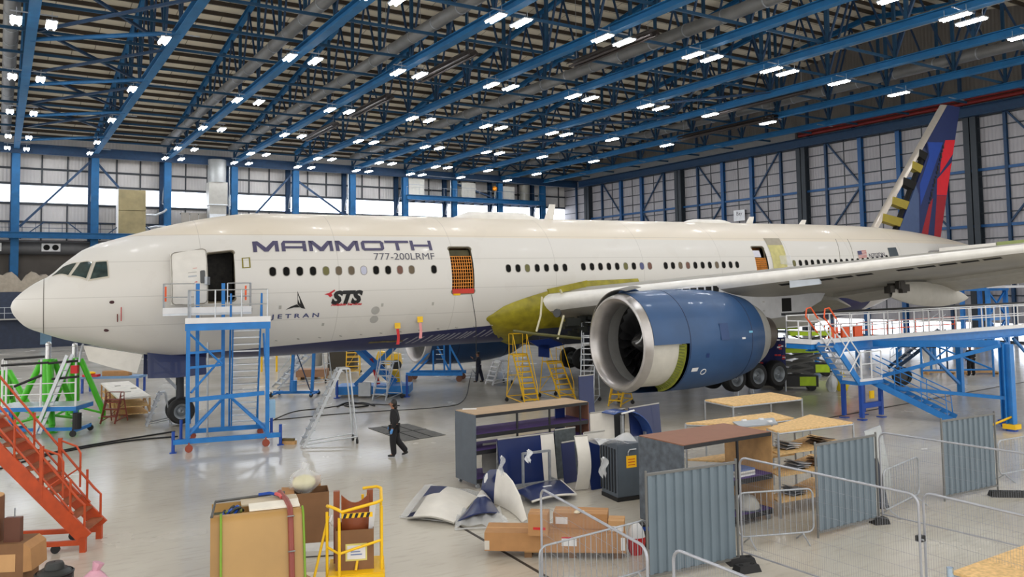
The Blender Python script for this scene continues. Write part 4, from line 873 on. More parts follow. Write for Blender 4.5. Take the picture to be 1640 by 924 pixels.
for q in (-.75, .75):
    MB().slab([[(5.1, q, -2.6), (5.1, q*1.2, -3.6)], [(6.2, q, -2.75), (6.2, q*1.2, -3.65)], [(7.3, q, -2.85), (7.3, q*1.2, -3.6)]], (0, .05, 0)).build('nose_gear_door', NAVY, air)
# white forward access panel hanging open below the nose
q = [Lt(133, 553, -1.2), Lt(228, 568, -1.2), Lt(219, 598, -1.35), Lt(176, 588, -1.4), Lt(142, 578, -1.4)]
MB().prism(q, (0, .08, 0)).build('open_access_panel', OFFW, air)
MB().path([Lt(133, 551, -1.25), Lt(129, 565, -1.4), Lt(127, 580, -1.45)], .04).build('panel_stay', STEEL, air)
# ================================================================ access equipment round the aircraft
def caster(mb, x, y, r=.1): mb.lathe((x, y-.03, r), (0, 1, 0), [(0, .01), (0, r), (.06, r), (.06, .01)], 12); mb.beam((x, y, r), (x, y, 2*r+.06), .05, .05)
def part(name, m, par, fn, smooth=False):
    mb = MB(); fn(mb); return mb.build(name, m, par, smooth)
def guard(par, pts, m, h=1.1, step=1.2, r=.022, toe=None, z0=0):
    """posts and two rails along a polyline, each post a part"""
    rails = MB()
    for a, b2 in zip(pts, pts[1:]):
        a = np.array(a, float); b2 = np.array(b2, float); L = np.linalg.norm(b2-a); n = max(1, round(L/step))
        for i in range(n+1):
            p = a+(b2-a)*i/n; MB().tube(p, p+np.array([0, 0, h]), r*1.15, 6).build('rail_post', m, par)
        for hh in (h, h*.55): rails.tube(a+np.array([0, 0, hh]), b2+np.array([0, 0, hh]), r, 6)
        if toe: MB().beam(a+np.array([0, 0, .09]), b2+np.array([0, 0, .09]), .03, .18).build('toe_board', toe, par)
    rails.build('guard_rail', m, par)
def stair(par, a, b2, w, side, m, tm, n=None, rail=None, rh=.95, tz=.04, sw=(.05, .2)):
    """a flight from a (bottom centre) to b2 (top centre); side = unit vector across"""
    a = np.array(a, float); b2 = np.array(b2, float); sd = np.array([*side, 0.]); n = n or max(3, round((b2[2]-a[2])/.23))
    for k in (-1, 1): MB().beam(a+sd*k*w/2, b2+sd*k*w/2, *sw).build('stringer', m, par)
    run = np.array([b2[0]-a[0], b2[1]-a[1], 0]); run /= max(np.linalg.norm(run), 1e-6)
    for i in range(1, n+1):
        c = a+(b2-a)*i/(n+.3); MB().beam(c-sd*w/2, c+sd*w/2, .22, tz).build('tread', tm, par)
    if rail:
        for k in (-1, 1):
            o = sd*k*(w/2+.02); q = MB(); q.path([a+o+(b2-a)*.04, a+o+(b2-a)*.06+np.array([0, 0, rh]), b2+o+np.array([0, 0, rh])], .022, 6); q.tube(a+o+(b2-a)*.06+np.array([0, 0, rh*.5]), b2+o+np.array([0, 0, rh*.5]), .018, 6)
            for f in (.35, .68): q.tube(a+o+(b2-a)*f, a+o+(b2-a)*f+np.array([0, 0, rh]), .018, 6)
            q.build('handrail', rail, par)
# ---- docking tower at door 1
g0 = G(300, 724); g1 = G(428, 714); dt = thing('docking_tower', 'tall blue docking platform with white rails at the open front door', 'docking platform', g0, yaw(g0, g1))
DW, DD, DZ = float(np.linalg.norm(g1-g0)), 2.5, 4.35
for (x, y) in ((0, 0), (DW, 0), (.25, DD), (1.15, DD)): MB().beam((x, y, .28), (x, y, DZ-.1 if y == 0 else DZ+1.4), .13, .13, (0, 1, 0)).build('upright', DOCKBLUE, dt)
MB().box((-.1, -.08, DZ-.24), (DW+.1, .02, DZ)).box((-.1, DD-.02, DZ-.24), (DW+.1, DD+.08, DZ)).box((-.1, .021, DZ-.2), (.02, DD-.021, DZ)).box((DW-.02, .021, DZ-.2), (DW+.1, DD-.021, DZ)).build('deck_frame', DOCKBLUE, dt)
MB().box((0.03, .03, DZ-.03), (DW-.95, DD-.03, DZ+.02)).build('deck', ALU, dt)
MB().box((-.1, -.1, DZ+.005), (DW+.1, -.07, DZ+.2)).build('toe_board', WHITEP, dt)
guard(dt, [(0, DD-.2, DZ), (0, 0, DZ), (DW, 0, DZ)], ALU, 1.15, .9)
MB().beam((0, DD, .3), (DW, DD, .3), .12, .16).beam((-.45, 0, .36), (DW+.45, 0, .36), .12, .16).beam((0, 0, .36), (0, DD, .36), .12, .16).beam((DW, 0, .36), (DW, DD, .36), .12, .16).build('base_frame', DOCKBLUE, dt)
for (x, y) in ((-.45, 0), (DW+.45, 0), (-.3, DD+.1), (DW+.3, DD+.1)): MB().tube((x, y, .02), (x, y, .72), .055, 10).box((x-.11, y-.11, 0), (x+.11, y+.11, .025)).build('outrigger_jack', JACKBLUE, dt)
for (x, y) in ((.05, -.1), (DW-.05, -.1), (.1, DD), (DW-.1, DD)): part('castor', mat('castor_red', (150, 70, 50), .6), dt, lambda q: caster(q, x, y, .13))
MB().beam((0, .02, 1.75), (DW-.1, .02, 1.85), .1, .14).build('mid_beam', DOCKBLUE, dt)
for (p, q) in (((0, 0, .5), (1.15, .4, 1.7)), ((1.4, .4, 1.7), (DW, 0, .5)), ((.05, 0, DZ-.35), (1.1, .3, 2.9)), ((.1, 0, 2.0), (1.15, 1.2, 3.1)), ((0, .1, .6), (1.3, DD, 1.6)), ((1.3, DD, 1.6), (DW, .1, .6)), ((DW, .1, 2), (DW, DD, 3.8)), ((0, DD, .6), (0, .1, 2.2))): MB().tube(p, q, .04, 6).build('brace', DOCKBLUE, dt)
for z in (2.85, 3.35): MB().beam((.05, .02, z), (1.1, .6, z), .06, .08).build('cross_rail', DOCKBLUE, dt)
stair(dt, (1.95, 3.9, .1), (1.95, .9, DZ), .95, (1, 0), DOCKBLUE, ALU, 16, None)
for x in (1.4, 2.46): MB().path([(x, 3.9, .1), (x, 3.7, 1.2), (x, .9, DZ+1.0), (x, .9, DZ)], .035, 6).build('handrail', DOCKBLUE, dt)
# upper landing at the sill, carried by the tower
MB().box((-.95, DD-.1, DZ+.22), (DW-.45, DD+.62, DZ+.3)).build('sill_platform', ALU, dt); MB().box((-.95, DD-.14, DZ+.3), (DW-.45, DD-.11, DZ+.52)).build('toe_board', WHITEP, dt); MB().box((0.1, DD+.62, DZ+.2), (1.4, DD+.76, DZ+.42)).build('yellow_bumper', mat('bumper_yellow', (214, 172, 60), .6), dt)
guard(dt, [(-.93, DD+.55, DZ+.3), (-.93, DD-.1, DZ+.3), (.15, DD-.1, DZ+.3)], ALU, 1.1, .8); guard(dt, [(1.3, DD-.1, DZ+.3), (DW-.48, DD-.1, DZ+.3), (DW-.48, DD+.55, DZ+.3)], ALU, 1.1, .8)
for x in (-.86, DW-.66): MB().tube((x, DD-.05, DZ+.75), (x, DD-.05, DZ+1.3), .035).build('orange_sleeve', ORANGE_L, dt)
MB().tube((.62, 1.6, .02), (.62, 1.6, 3.6), .035).build('grey_prop', STEEL, dt)
MB().box((DW+.05, .4, .9), (DW+.3, .9, 1.5)).build('control_box', mat('box_pale_blue', (150, 190, 220), .5), dt)
# ---- step ladders: one builder, several looks
def steps(label, p, rz, rise, run, w, m, tm, n, rail=1.0, back=.9, cat='step ladder', nm='step_ladder', plat=.45, wheels=True, group=None, sw=(.035, .09)):
    """stairs rise along +y from the front foot at the origin; a platform on top; a propping rear frame on castors"""
    t = thing(nm, label, cat, (p[0], p[1], 0), rz, group)
    stair(t, (0, 0, .03), (0, run, rise), w, (1, 0), m, tm, n, None, sw=sw)
    MB().box((-w/2, run, rise-.03), (w/2, run+plat, rise+.02)).build('platform', tm, t)
    for k in (-1, 1):
        x = k*w/2
        MB().tube((x, run+plat, rise), (x*1.15, run+plat+back*.25, .2 if wheels else .02), .028, 6).build('rear_leg', m, t)
        if rail: MB().path([(x, .12*run, .1*rise+.02), (x, .14*run, .12*rise+rail*.55), (x, run, rise+rail), (x, run+plat, rise+rail), (x, run+plat, rise)], .02, 6).tube((x, run, rise), (x, run, rise+rail), .018, 6).tube((x, run, rise+rail*.5), (x, run+plat, rise+rail*.5), .016, 6).build('handrail', m, t)
        MB().tube((x, .05, .12), (x*1.15, run+plat+back*.25, .25), .025, 6).build('base_bar', m, t)
        if wheels: part('castor', BLACK, t, lambda q: caster(q, x*1.15, run+plat+back*.25, .09))
    MB().tube((-w*.575, run+plat+back*.25, .25), (w*.575, run+plat+back*.25, .25), .022, 6).tube((-w*.52, run+plat+back*.12, rise*.55), (w*.52, run+plat+back*.12, rise*.55), .02, 6).tube((-w*.575, run+plat+back*.25, .3), (w*.5, run+plat+back*.06, rise*.8), .016, 6).build('rear_brace', m, t)
    if rail: MB().tube((-w/2, run+plat, rise+rail), (w/2, run+plat, rise+rail), .02, 6).build('end_rail', m, t)
    return t
VIEW = _a                                     # heading of the view, from X
def rzv(deg): return VIEW-pi/2+radians(deg)   # local +y turned deg anticlockwise from straight away from the viewer
steps('yellow wheeled steps with handrails, left of the two by the stripped wing root', G(853, 650), rzv(25), 2.25, 1.25, .72, YELLOW, YELLOW, 9, .95)
steps('yellow wheeled steps with handrails beside the tall white ladder under the wing root', G(911, 642), rzv(28), 1.75, 1.3, .8, YELLOW, YELLOW, 7, 1.15)
steps('low yellow wheeled steps directly under the near engine inlet', G(984, 652), rzv(-32), .85, .55, .6, YELLOW, YELLOW, 3, .35)
steps('tall white aluminium ladder steps leaning under the wing beside the near engine', G(940, 650), rzv(-14), 3.1, .95, .62, ALU, ALU, 12, .6)
steps('tall silver step ladder with wheeled base standing alone in front of the walking person', G(484, 716), rzv(-66), 2.65, 1.3, .58, ALU, ALU, 9, .0, 1.0, plat=.3, sw=(.03, .1))
steps('silver podium ladder in front of the blue scissor lift', G(607, 643), rzv(-25), 1.85, .7, .75, ALU, ALU, 6, .75)
steps('white podium steps beside the mechanic in black under the belly', G(783, 617), rzv(-55), 1.3, .6, .7, WHITEP, WHITEP, 5, 0)
steps('small grey step ladder between the white topped table and the nose wheel', G(234, 683), rzv(-62), 1.35, .5, .45, STEEL, STEEL, 5, 0, wheels=False, plat=.2)
steps('silver wide stairs on a blue base seen under the belly near the blue a-shaped stand', G(440, 622), rzv(-60), 2.2, 2.4, 1.1, ALU, ALU, 9, 1.0)
steps('yellow far steps under the belly between blue scissor arms', G(565, 602), rzv(10), 2.0, 1.1, .8, YELLOW, YELLOW, 7, .8)
steps('rust red little steps at the corner of the white topped table', G(172, 680), rzv(-4), .95, .45, .62, mat('steps_rust', (132, 62, 48), .6), mat('steps_rust', (132, 62, 48), .6), 3, .3, wheels=False, plat=.25)
t = thing('step_stool', 'small pale trestle stool in front of the main wheels', 'step stool', G(1192, 633), rzv(8))
MB().box((-.35, -.17, .58), (.35, .17, .63)).build('top', ALU, t)
for x, y in ((-.33, -.15), (.33, -.15), (-.33, .15), (.33, .15)): MB().tube((x*1.25, y*1.5, 0), (x, y, .58), .02, 6).build('leg', ALU, t)
# ---- white topped work table left of the nose gear
t = thing('work_table', 'long white topped wooden work table under the nose with shelves', 'table', (4.47, 38.9, 0), 0)
WT = mat('table_white_sheet', (226, 222, 214), .6, var=.12, scale=5)
MB().box((0, 0, .86), (1.28, 7.2, .93)).build('top', WT, t)
for z in (.18, .5): MB().box((.06, .1, z), (1.22, 7.1, z+.04)).build('shelf', CHIP, t)
for x in (.04, 1.24):
    for y in (.05, 1.8, 3.6, 5.4, 7.15): MB().beam((x, y, 0), (x, y, .859), .07, .07, (0, 1, 0)).build('leg', WOOD, t)
for x in (.04, 1.24): MB().beam((x, .09, .25), (x, 1.76, .8), .05, .05).build('brace', WOOD, t)
for (x, y) in ((.5, 2.1), (.9, 3.4), (.4, 5)): MB().box((x, y, .931), (x+.25, y+.12, .96)).build('clip', GREYP, t)
# ---- trestle bench with cartons behind it
t = thing('trolley_bench', 'long blue bench behind the white topped table under the nose', 'bench', G(172, 603, .9)*np.array([1, 1, 0]), rzv(0))
MB().box((-1.5, 0, .78), (1.7, 1.0, .9)).build('top', mat('bench_pale_blue', (108, 144, 184), .5), t)
for x in (-1.4, 1.6):
    for y in (.08, .92): MB().beam((x, y, 0), (x, y, .779), .1, .1, (0, 1, 0)).build('leg', JACKBLUE, t)
bq = thing('carton', 'long orange brown carton lying on the blue bench under the nose', 'carton', t.location+Vector((.15, .1, .9)), rzv(0)); MB().box((-.5, .1, .001), (.95, .5, .26)).build('body', CARD, bq); MB().box((-.5, .29, .261), (.95, .31, .265)).build('tape', CARD_P, bq)
bq = thing('parts_bin', 'low red and yellow parts tray on the blue bench under the nose', 'tray', t.location+Vector((-.75, .35, .9)), rzv(0)); MB().box((-.5, 0, 0), (.3, .4, .12)).build('tray', RED, bq); MB().ball((-.1, .2, .2), (.25, .12, .08)).build('yellow_rag', YELLOW, bq, True)
# ---- green tripod jacks under the nose
def jack(label, p, h, rz, legs=1.7):
    t = thing('tripod_jack', label, 'aircraft jack', p, rz)
    MB().tube((0, 0, .25), (0, 0, h*.8), .21, 14).build('cylinder', GREEN, t, True); MB().tube((0, 0, h*.8), (0, 0, h-.12), .11, 12).ball((0, 0, h-.12), .12).build('ram', CHROME, t, True)
    for k in range(3):
        an_ = k*2*pi/3+.4; d = np.array([cos(an_), sin(an_), 0])
        MB().tube(d*.25+np.array([0, 0, h*.78]), d*legs+np.array([0, 0, .28]), .12, 10).build('leg', GREEN, t, True); MB().tube(d*legs, d*legs+np.array([0, 0, .3]), .1, 10).tube(d*legs, d*legs+np.array([0, 0, .03]), .2, 14).build('foot', GREEN, t)
        MB().tube(d*.2+np.array([0, 0, .5]), d*legs+np.array([0, 0, .2]), .05, 8).build('stay', GREEN, t)
    MB().cbox((.28, 0, 1.0), (.16, .3, .5)).build('pump_box', mat('pump_dark_green', (40, 110, 24), .5), t); return t
jack('tall green tripod jack whose centre column stands nearest the aircraft nose', (1.8, 38.5, 0), 3.5, .2, 1.35)
jack('tall green tripod jack right of the other under the nose', (2.9, 40.6, 0), 3.3, 1.3, 1.2)
jack('bulky green jack at the left edge of the picture', G(6, 668), 2.6, .9, 1.5)
# ---- mobile nose platform with black pads
t = thing('nose_platform', 'low blue and white mobile platform with black padded bars in front of the green jacks', 'work platform', G(72, 697), rzv(2))
MB().box((-1.7, -.5, .98), (1.4, .9, 1.14)).build('deck', DOCKBLUE, t); MB().box((-1.7, -.5, 1.141), (1.4, .9, 1.17)).build('deck_plate', ALU, t)
for x in (-1.3, 1.15): MB().beam((x, 0, .2), (x, 0, .979), .12, .12, (0, 1, 0)).build('leg', DOCKBLUE, t)
MB().beam((-1.4, 0, .22), (1.3, 0, .22), .1, .12).beam((1.3, -.5, .22), (1.3, .9, .22), .1, .12).beam((-1.3, -.5, .22), (-1.3, .9, .22), .1, .12).build('base', DOCKBLUE, t)
for x, y in ((-1.3, -.5), (1.3, -.5), (1.3, .9), (-1.3, .9)): part('castor', BLACK, t, lambda q: caster(q, x, y, .12))
for x in (-1.4, -1.25, .05, 1.36): MB().tube((x, -.45, 1.17), (x, -.45, 2.95), .04, 8).build('post', WHITEP, t)
for z, x0, x1 in ((2.75, -1.4, .35), (2.98, -1.3, .2), (2.8, .35, 1.5), (2.2, .5, 1.5)): MB().tube((x0, -.52, z), (x1, -.52, z+.08), .045, 8).build('black_pad', BLACK, t)
MB().tube((-.9, -.52, 1.95), (.1, -.52, 2.35), .05, 8).build('black_pad', BLACK, t)
for y in (-.62, -.2): MB().beam((-.1, y, .1), (1.1, y, 3.1), .05, .12).build('ladder_side', ALU, t)
for i in range(10): MB().tube((-.1+.12*i, -.6, .1+.3*i), (-.1+.12*i, -.22, .1+.3*i), .02, 6).build('ladder_rung', ALU, t)
for z in (1.6, 2.0): MB().tube((-1.4, -.45, z), (1.36, -.45, z+.05), .022, 6).build('guard_rail', WHITEP, t)
MB().tube((1.45, -.5, .9), (1.45, -.5, .3), .16, 12).build('black_buffer', BLACK, t); MB().box((1.2, -.55, 2.4), (1.45, -.4, 2.7)).build('red_box', RED, t)
# ---- blue steelwork under the belly
t = thing('blue_stand', 'blue steel a-shaped stand on a long base under the belly', 'stand', G(474, 634), rzv(-6))
MB().beam((-1.2, 0, .18), (1.1, .1, .18), .12, .14).beam((-1.0, -.6, .16), (-1.0, .6, .16), .1, .1).beam((1.0, -.6, .16), (1.0, .6, .16), .1, .1).build('base', DOCKBLUE, t)
for x in (-.25, .85): MB().beam((x, 0, .25), (x+.12, 0, 2.35), .14, .14, (0, 1, 0)).build('upright', DOCKBLUE, t)
MB().tube((.75, 0, .3), (.0, .1, 2.2), .03, 6).build('brace', BLUE_DARK, t); MB().beam((-.1, 0, 2.2), (1.0, 0, 2.2), .1, .1).build('cross_bar', DOCKBLUE, t); MB().tube((-.05, -.15, .25), (-.05, -.15, .8), .16).build('pump', DOCKBLUE, t)
for x, y in ((-1.1, -.55), (1.0, -.55), (-1.1, .55), (1.0, .55)): part('castor', BLACK, t, lambda q: caster(q, x, y, .1))
t = thing('scissor_lift', 'blue scissor lift table with crossed arms under the belly', 'scissor lift', G(602, 633), rzv(0))
MB().box((-1.9, -.8, .15), (1.8, .8, .55)).build('base', DOCKBLUE, t); MB().box((-1.5, -.7, 2.45), (1.5, .7, 2.6)).build('table', DOCKBLUE, t)
for y in (-.6, .6): MB().beam((-.95, y, .6), (.95, y, 2.42), .12, .2).beam((.95, y+.13, .6), (-.95, y+.13, 2.42), .12, .2).build('scissor_arm', DOCKBLUE, t)
MB().box((-.7, -1.05, .1), (-.1, -.81, .75)).build('control_box', mat('pale_cabinet', (196, 200, 204), .5), t); MB().tube((.2, -.3, .6), (-.2, -.3, 1.9), .09).build('hydraulic_ram', RED, t)
for x in (-1.8, 1.7): MB().tube((x, -.85, 0), (x, -.85, 1.1), .06).box((x-.15, -1.0, 0), (x+.15, -.7, .03)).build('outrigger', JACKBLUE, t)
t = thing('yellow_stillage', 'small yellow container on the right end of the blue scissor lift base', 'container', G(634, 628), rzv(0)); MB().hexa([(-.25, -.2, .55), (.25, -.2, .55), (.25, .2, .55), (-.25, .2, .55), (-.2, -.18, 1.1), (.2, -.18, 1.1), (.2, .18, 1.1), (-.2, .18, 1.1)]).build('body', YELLOW, t); MB().box((-.14, -.2, 1.1), (.14, .2, 1.17)).build('cap', YELLOW, t); MB().box((-.3, -.25, 0), (.3, .25, .549)).build('stand', DOCKBLUE, t)
t = thing('engine_dolly', 'blue engine dolly with ladder frame under the far engine', 'engine stand', G(697, 610), rzv(-6))
MB().beam((-1.6, -.5, .45), (1.7, -.5, .45), .14, .18).beam((-1.6, .8, .45), (1.7, .8, .45), .14, .18).beam((-1.5, -.5, .45), (-1.5, .8, .45), .12, .14).beam((1.5, -.5, .45), (1.5, .8, .45), .12, .14).build('base', DOCKBLUE, t)
for x, y in ((-1.4, -.5), (1.5, -.5), (-1.4, .8), (1.5, .8)): part('castor', mat('castor_brown', (110, 70, 50), .6), t, lambda q: caster(q, x, y, .18))
for x in (-.1, .55, .9): MB().beam((x, 0, .5), (x, 0, 2.55), .09, .09, (0, 1, 0)).build('upright', DOCKBLUE, t)
for (p, q) in (((-1.5, 0, .5), (-.1, 0, 1.9)), ((-.1, 0, 2.5), (.9, 0, .5)), ((.9, 0, 2.0), (1.7, 0, .5)), ((-1.2, .4, .5), (-.1, .4, 1.6))): MB().beam(p, q, .08, .1).build('brace', DOCKBLUE, t)
for i in range(7): MB().tube((.08, -.05, .7+.28*i), (.5, -.05, .7+.28*i), .025, 6).build('rung', ALU, t)
t = thing('yellow_tug', 'yellow wheeled unit far off under the belly beside the far engine', 'tug', G(629, 592), rzv(0)); MB().hexa([(-1.2, -.5, .35), (.6, -.5, .35), (.6, .5, .35), (-1.2, .5, .35), (-.9, -.45, 1.25), (.5, -.45, 1.05), (.5, .45, 1.05), (-.9, .45, 1.25)]).build('body', YELLOW, t)
for x in (-.8, .3): MB().lathe((x, -.55, .35), (0, 1, 0), [(0, .02), (0, .35), (.2, .35), (.2, .02)], 16).build('wheel', TYRE, t)
t = thing('crate', 'long low brown crate far off on the floor behind the blue a-shaped stand', 'crate', G(500, 608), rzv(0)); MB().box((-1.0, 0, .15), (.8, 1, .6)).build('body', mat('crate_brown', (150, 112, 84), .7), t)
for x in (-.8, 0, .6): MB().box((x-.1, 0, 0), (x+.1, 1, .149)).build('skid', WOOD, t)
t = thing('storage_tank', 'grey tank with yellow rails far off beneath the belly', 'tank', G(515, 594), rzv(0)); MB().tube((-.8, .6, .3), (-.8, .6, 2.6), .7, 16).build('body', GREYP, t, True); MB().box((.4, 0, 0), (2.2, 1.2, 1.7)).build('dark_cabinet', mat('cabinet_umber', (60, 54, 44), .7), t)
for x in (-4, -3, -2): MB().tube((x, 0, 0), (x, 0, 2.4), .07).build('yellow_post', YELLOW, t)
# ---- lime scissor lifts and the clutter by the main gear
def lime(label, p, h, rz):
    t = thing('platform_lift', label, 'scissor lift', p, rz)
    MB().box((-1.1, -.45, .2), (1.1, .45, .75)).build('chassis', mat('lift_charcoal', (40, 40, 42), .6), t)
    MB().box((.2, -.46, .25), (.98, -.451, .7)).build('lime_panel', LIME, t); MB().box((-1.15, -.5, h), (1.15, .5, h+.2)).build('deck', LIME, t)
    for x in (-.8, .8):
        for y in (-.42, .3): MB().lathe((x, y, .2), (0, 1, 0), [(0, .02), (0, .2), (.12, .2), (.12, .02)], 14).build('wheel', TYRE, t)
    n = 3
    for i in range(n):
        z0 = .8+(h-.85)*i/n; z1 = .8+(h-.85)*(i+1)/n
        for y in (-.35, .35): MB().beam((-.9, y, z0), (.9, y, z1), .06, .1).beam((.9, y+.07, z0), (-.9, y+.07, z1), .06, .1).build('scissor_arm', mat('lift_grey', (92, 92, 90), .5, .3), t)
    return t
lime('lime green scissor lift nearest the main wheels with a dark chassis', G(1272, 624), 1.9, rzv(-8)); lime('lime green scissor lift behind the first one by the gantry', G(1298, 602), 2.35, rzv(-8))
t = thing('lift_platform', 'raised lime green work basket under the wing behind the near engine', 'work platform', G(1246, 618), rzv(-8)); MB().box((-1.2, 0, 2.95), (1.2, .9, 3.2)).build('deck', LIME, t); MB().beam((0, .45, 0), (0, .45, 2.94), .3, .3, (0, 1, 0)).build('mast', mat('mast_dark', (50, 50, 48), .6), t); MB().box((-.8, .1, 0), (.8, .8, .3)).build('base', mat('mast_dark', (50, 50, 48), .6), t)
guard(t, [(-1.2, 0, 3.2), (1.2, 0, 3.2)], mat('olive_rail', (90, 100, 40), .6), .6, .8)
# cover with many small red, white and blue patches
t = thing('patterned_cover', 'dark blue cover patched with red and white flags over the main gear', 'cover', G(1230, 627), rzv(-4))
mb = MB(); rows = [[(-.9+1.8*u, -.12*sin(u*9)-.1*v, 1.0+1.7*v) for u in np.linspace(0, 1, 13)] for v in np.linspace(0, 1, 7)]; mb.slab(rows, (0, .05, 0)); mb.build('cloth', mat('cover_navy', (34, 40, 92), .8), t)
for i in range(34):
    u, v = random.random(), random.random(); x, y, z = -.85+1.7*u, -.12*sin(u*9)-.1*v-.03, 1.1+1.5*v
    MB().box((x-.07, y-.02, z-.04), (x+.07, y, z+.04)).build('flag_patch', RED if i % 2 else WHITEP, t)
for x in (-.9, .9): MB().tube((x, .1, 0), (x, .1, 2.8), .04).build('pole', STEEL, t)
# ---- bags on the floor
def bag(name, label, p, r, h, m, cat='bag'):
    t = thing(name, label, cat, p, 0); rows = []
    for i in range(9):
        v = i/8; rows.append([((r*(sin(pi*min(.97, .12+v*.86))**.6))*(1+.16*sin(3*a+5*v)+.08*sin(7*a))*cos(a), (r*(sin(pi*min(.97, .12+v*.86))**.6))*(1+.16*sin(3*a+5*v))*sin(a), h*v) for a in np.linspace(0, 2*pi, 18, endpoint=False)])
    mb = MB().grid(rows, closed=True); mb.add(rows[0], [tuple(range(18))[::-1]]); mb.add(rows[-1], [tuple(range(18))]); mb.build('sack', m, t, True)
    MB().tube((0, 0, h*.98), (.05, 0, h+.12), .06, 8, .1).build('tied_neck', m, t); return t
bag('rubbish_bag', 'bright yellow sack on the floor in front of the gantry', G(1349, 626), .36, .78, mat('sack_yellow', (228, 204, 28), .5)); bag('rubbish_bag', 'clear pale sack on the floor left of the yellow sack', G(1333, 627), .26, .8, mat('sack_clear', (214, 218, 222), .35, var=.12))
# ---- wing dock gantry on the right
gx0, gY, gz = 27.1, 21.2, 3.0
t = thing('wing_dock', 'long blue wing dock with white rails and stairs beneath the near wing', 'gantry', (gx0, gY, 0))
GL = 30.0
MB().ibeam((1.2, 0, gz-.2), (GL, 0, gz-.2), .24, .4, .04).ibeam((1.2, 1.0, gz-.2), (GL, 1.0, gz-.2), .24, .4, .04).build('girder', DOCKBLUE, t); MB().box((0, -.1, gz-.2), (1.2, 1.1, gz-.02)).build('end_frame', DOCKBLUE, t)
MB().box((0, -.1, gz), (GL, 1.1, gz+.05)).build('deck', ALU, t); MB().box((0, -.14, gz), (GL, -.101, gz+.17)).build('toe_board', WHITEP, t); MB().box((-.04, -.14, gz), (-.001, 1.1, gz+.2)).build('toe_board', WHITEP, t)
guard(t, [(1.5, -.1, gz+.05), (GL, -.1, gz+.05)], WHITEP, 1.05, 1.1, .026); guard(t, [(0, 1.05, gz+.05), (GL, 1.05, gz+.05)], WHITEP, 1.05, 1.35, .026); guard(t, [(1.2, -.1, gz+.05), (0, -.1, gz+.05), (0, 1.05, gz+.05)], WHITEP, .85, .6, .026)
MB().box((0, 1.12, gz+1.1), (GL, 1.3, gz+1.2)).build('black_edge_pad', BLACK, t)
lx = .25                                                    # stairs on the near side
stair(t, (lx+1.4, -.6, 1.5), (lx, -.6, gz), .8, (0, 1), DOCKBLUE, ALU, 6, None, sw=(.06, .24))
for y in (-1.02, -.18):
    q = MB(); q.path([(lx+1.5, y, 1.55), (lx+1.5, y, 2.55), (lx+.1, y, gz+1.0)], .028, 6).tube((lx+1.45, y, 2.05), (lx+.1, y, gz+.45), .024, 6); 
    for f in (.35, .75): q.tube((lx+1.4*f-.25, y, gz-1.5*f+.05), (lx+1.4*f+.45, y, gz-1.5*f+.75), .03, 6)
    q.build('handrail', WHITEP, t); MB().path([(lx+.2, y, gz+.92), (lx-.3, y, gz+1.45), (lx-.55, y, gz+1.42), (lx-.62, y, gz+1.1), (lx+.05, y, gz+.45)], .03, 6).build('orange_hoop', ORANGE_L, t)
MB().box((lx+1.35, -1.05, 1.36), (lx+2.9, -.15, 1.5)).build('landing', DOCKBLUE, t); MB().box((lx+1.4, -1.07, 1.501), (lx+2.85, -.15, 1.6)).build('landing_plate', WHITEP, t)
guard(t, [(lx+1.5, -1.05, 1.6), (lx+2.8, -1.05, 1.6)], WHITEP, 1.05, .7, .026)
for x in (lx+1.5, lx+2.75): 
    for y in (-1.0, -.2): MB().beam((x, y, .1), (x, y, 1.359), .14, .14, (0, 1, 0)).box((x-.14, y-.14, 0), (x+.14, y+.14, .03)).build('landing_leg', JACKBLUE, t)
MB().beam((lx+1.5, -1.0, .55), (lx+2.75, -1.0, .55), .12, .2).build('landing_beam', JACKBLUE, t); MB().box((lx+2.0, -1.06, .8), (lx+2.25, -1.0, 1.1)).build('yellow_plate', YELLOW, t)
ft = G(1528, 676)-np.array([gx0, gY, 0]); dv = ft-np.array([lx+2.9, -.6, 0]); dv /= np.linalg.norm(dv); stair(t, (ft[0], ft[1], .12), (lx+2.9, -.6, 1.45), .85, (-dv[1], dv[0]), DOCKBLUE, ALU, 9, DOCKBLUE, sw=(.06, .24))
leg = G(1621, 690)-np.array([gx0, gY, 0])
for dx, dy in ((0, 0), (.75, .55)):
    x, y = leg[0]+dx, leg[1]+dy; MB().ibeam((x, y, .25), (x, y, 3.1), .26, .26, .04, (0, 1, 0)).build('leg', DOCKBLUE, t); MB().box((x-.22, y-.22, .08), (x+.22, y+.22, .249)).build('foot', YELLOW if dx == 0 else JACKBLUE, t); MB().tube((x, y, 0), (x, y, .079), .2, 14).build('pad', JACKBLUE, t)
MB().beam((leg[0], leg[1]+.3, 3.1), (leg[0], -.2, 2.85), .16, .26).build('cross_girder', DOCKBLUE, t)
MB().beam((leg[0]-.1, leg[1]+.2, 3.05), (lx+2.85, -1.0, 1.62), .1, .14).build('brace', DOCKBLUE, t); MB().beam((leg[0], leg[1]+.2, 1.15), (lx+2.85, -.9, 1.2), .1, .12).build('brace', DOCKBLUE, t); MB().tube((leg[0]-.02, leg[1]-.02, .5), (leg[0]-.6, leg[1]+.6, .1), .04).build('brace', YELLOW, t)
for x in (12, 20, 27): 
    MB().beam((x, .8, 0), (x, .8, gz-.53), .24, .24, (0, 1, 0)).build('leg', DOCKBLUE, t); MB().beam((x, .8, .4), (x-3, .8, gz-.6), .12, .12).build('brace', DOCKBLUE, t)
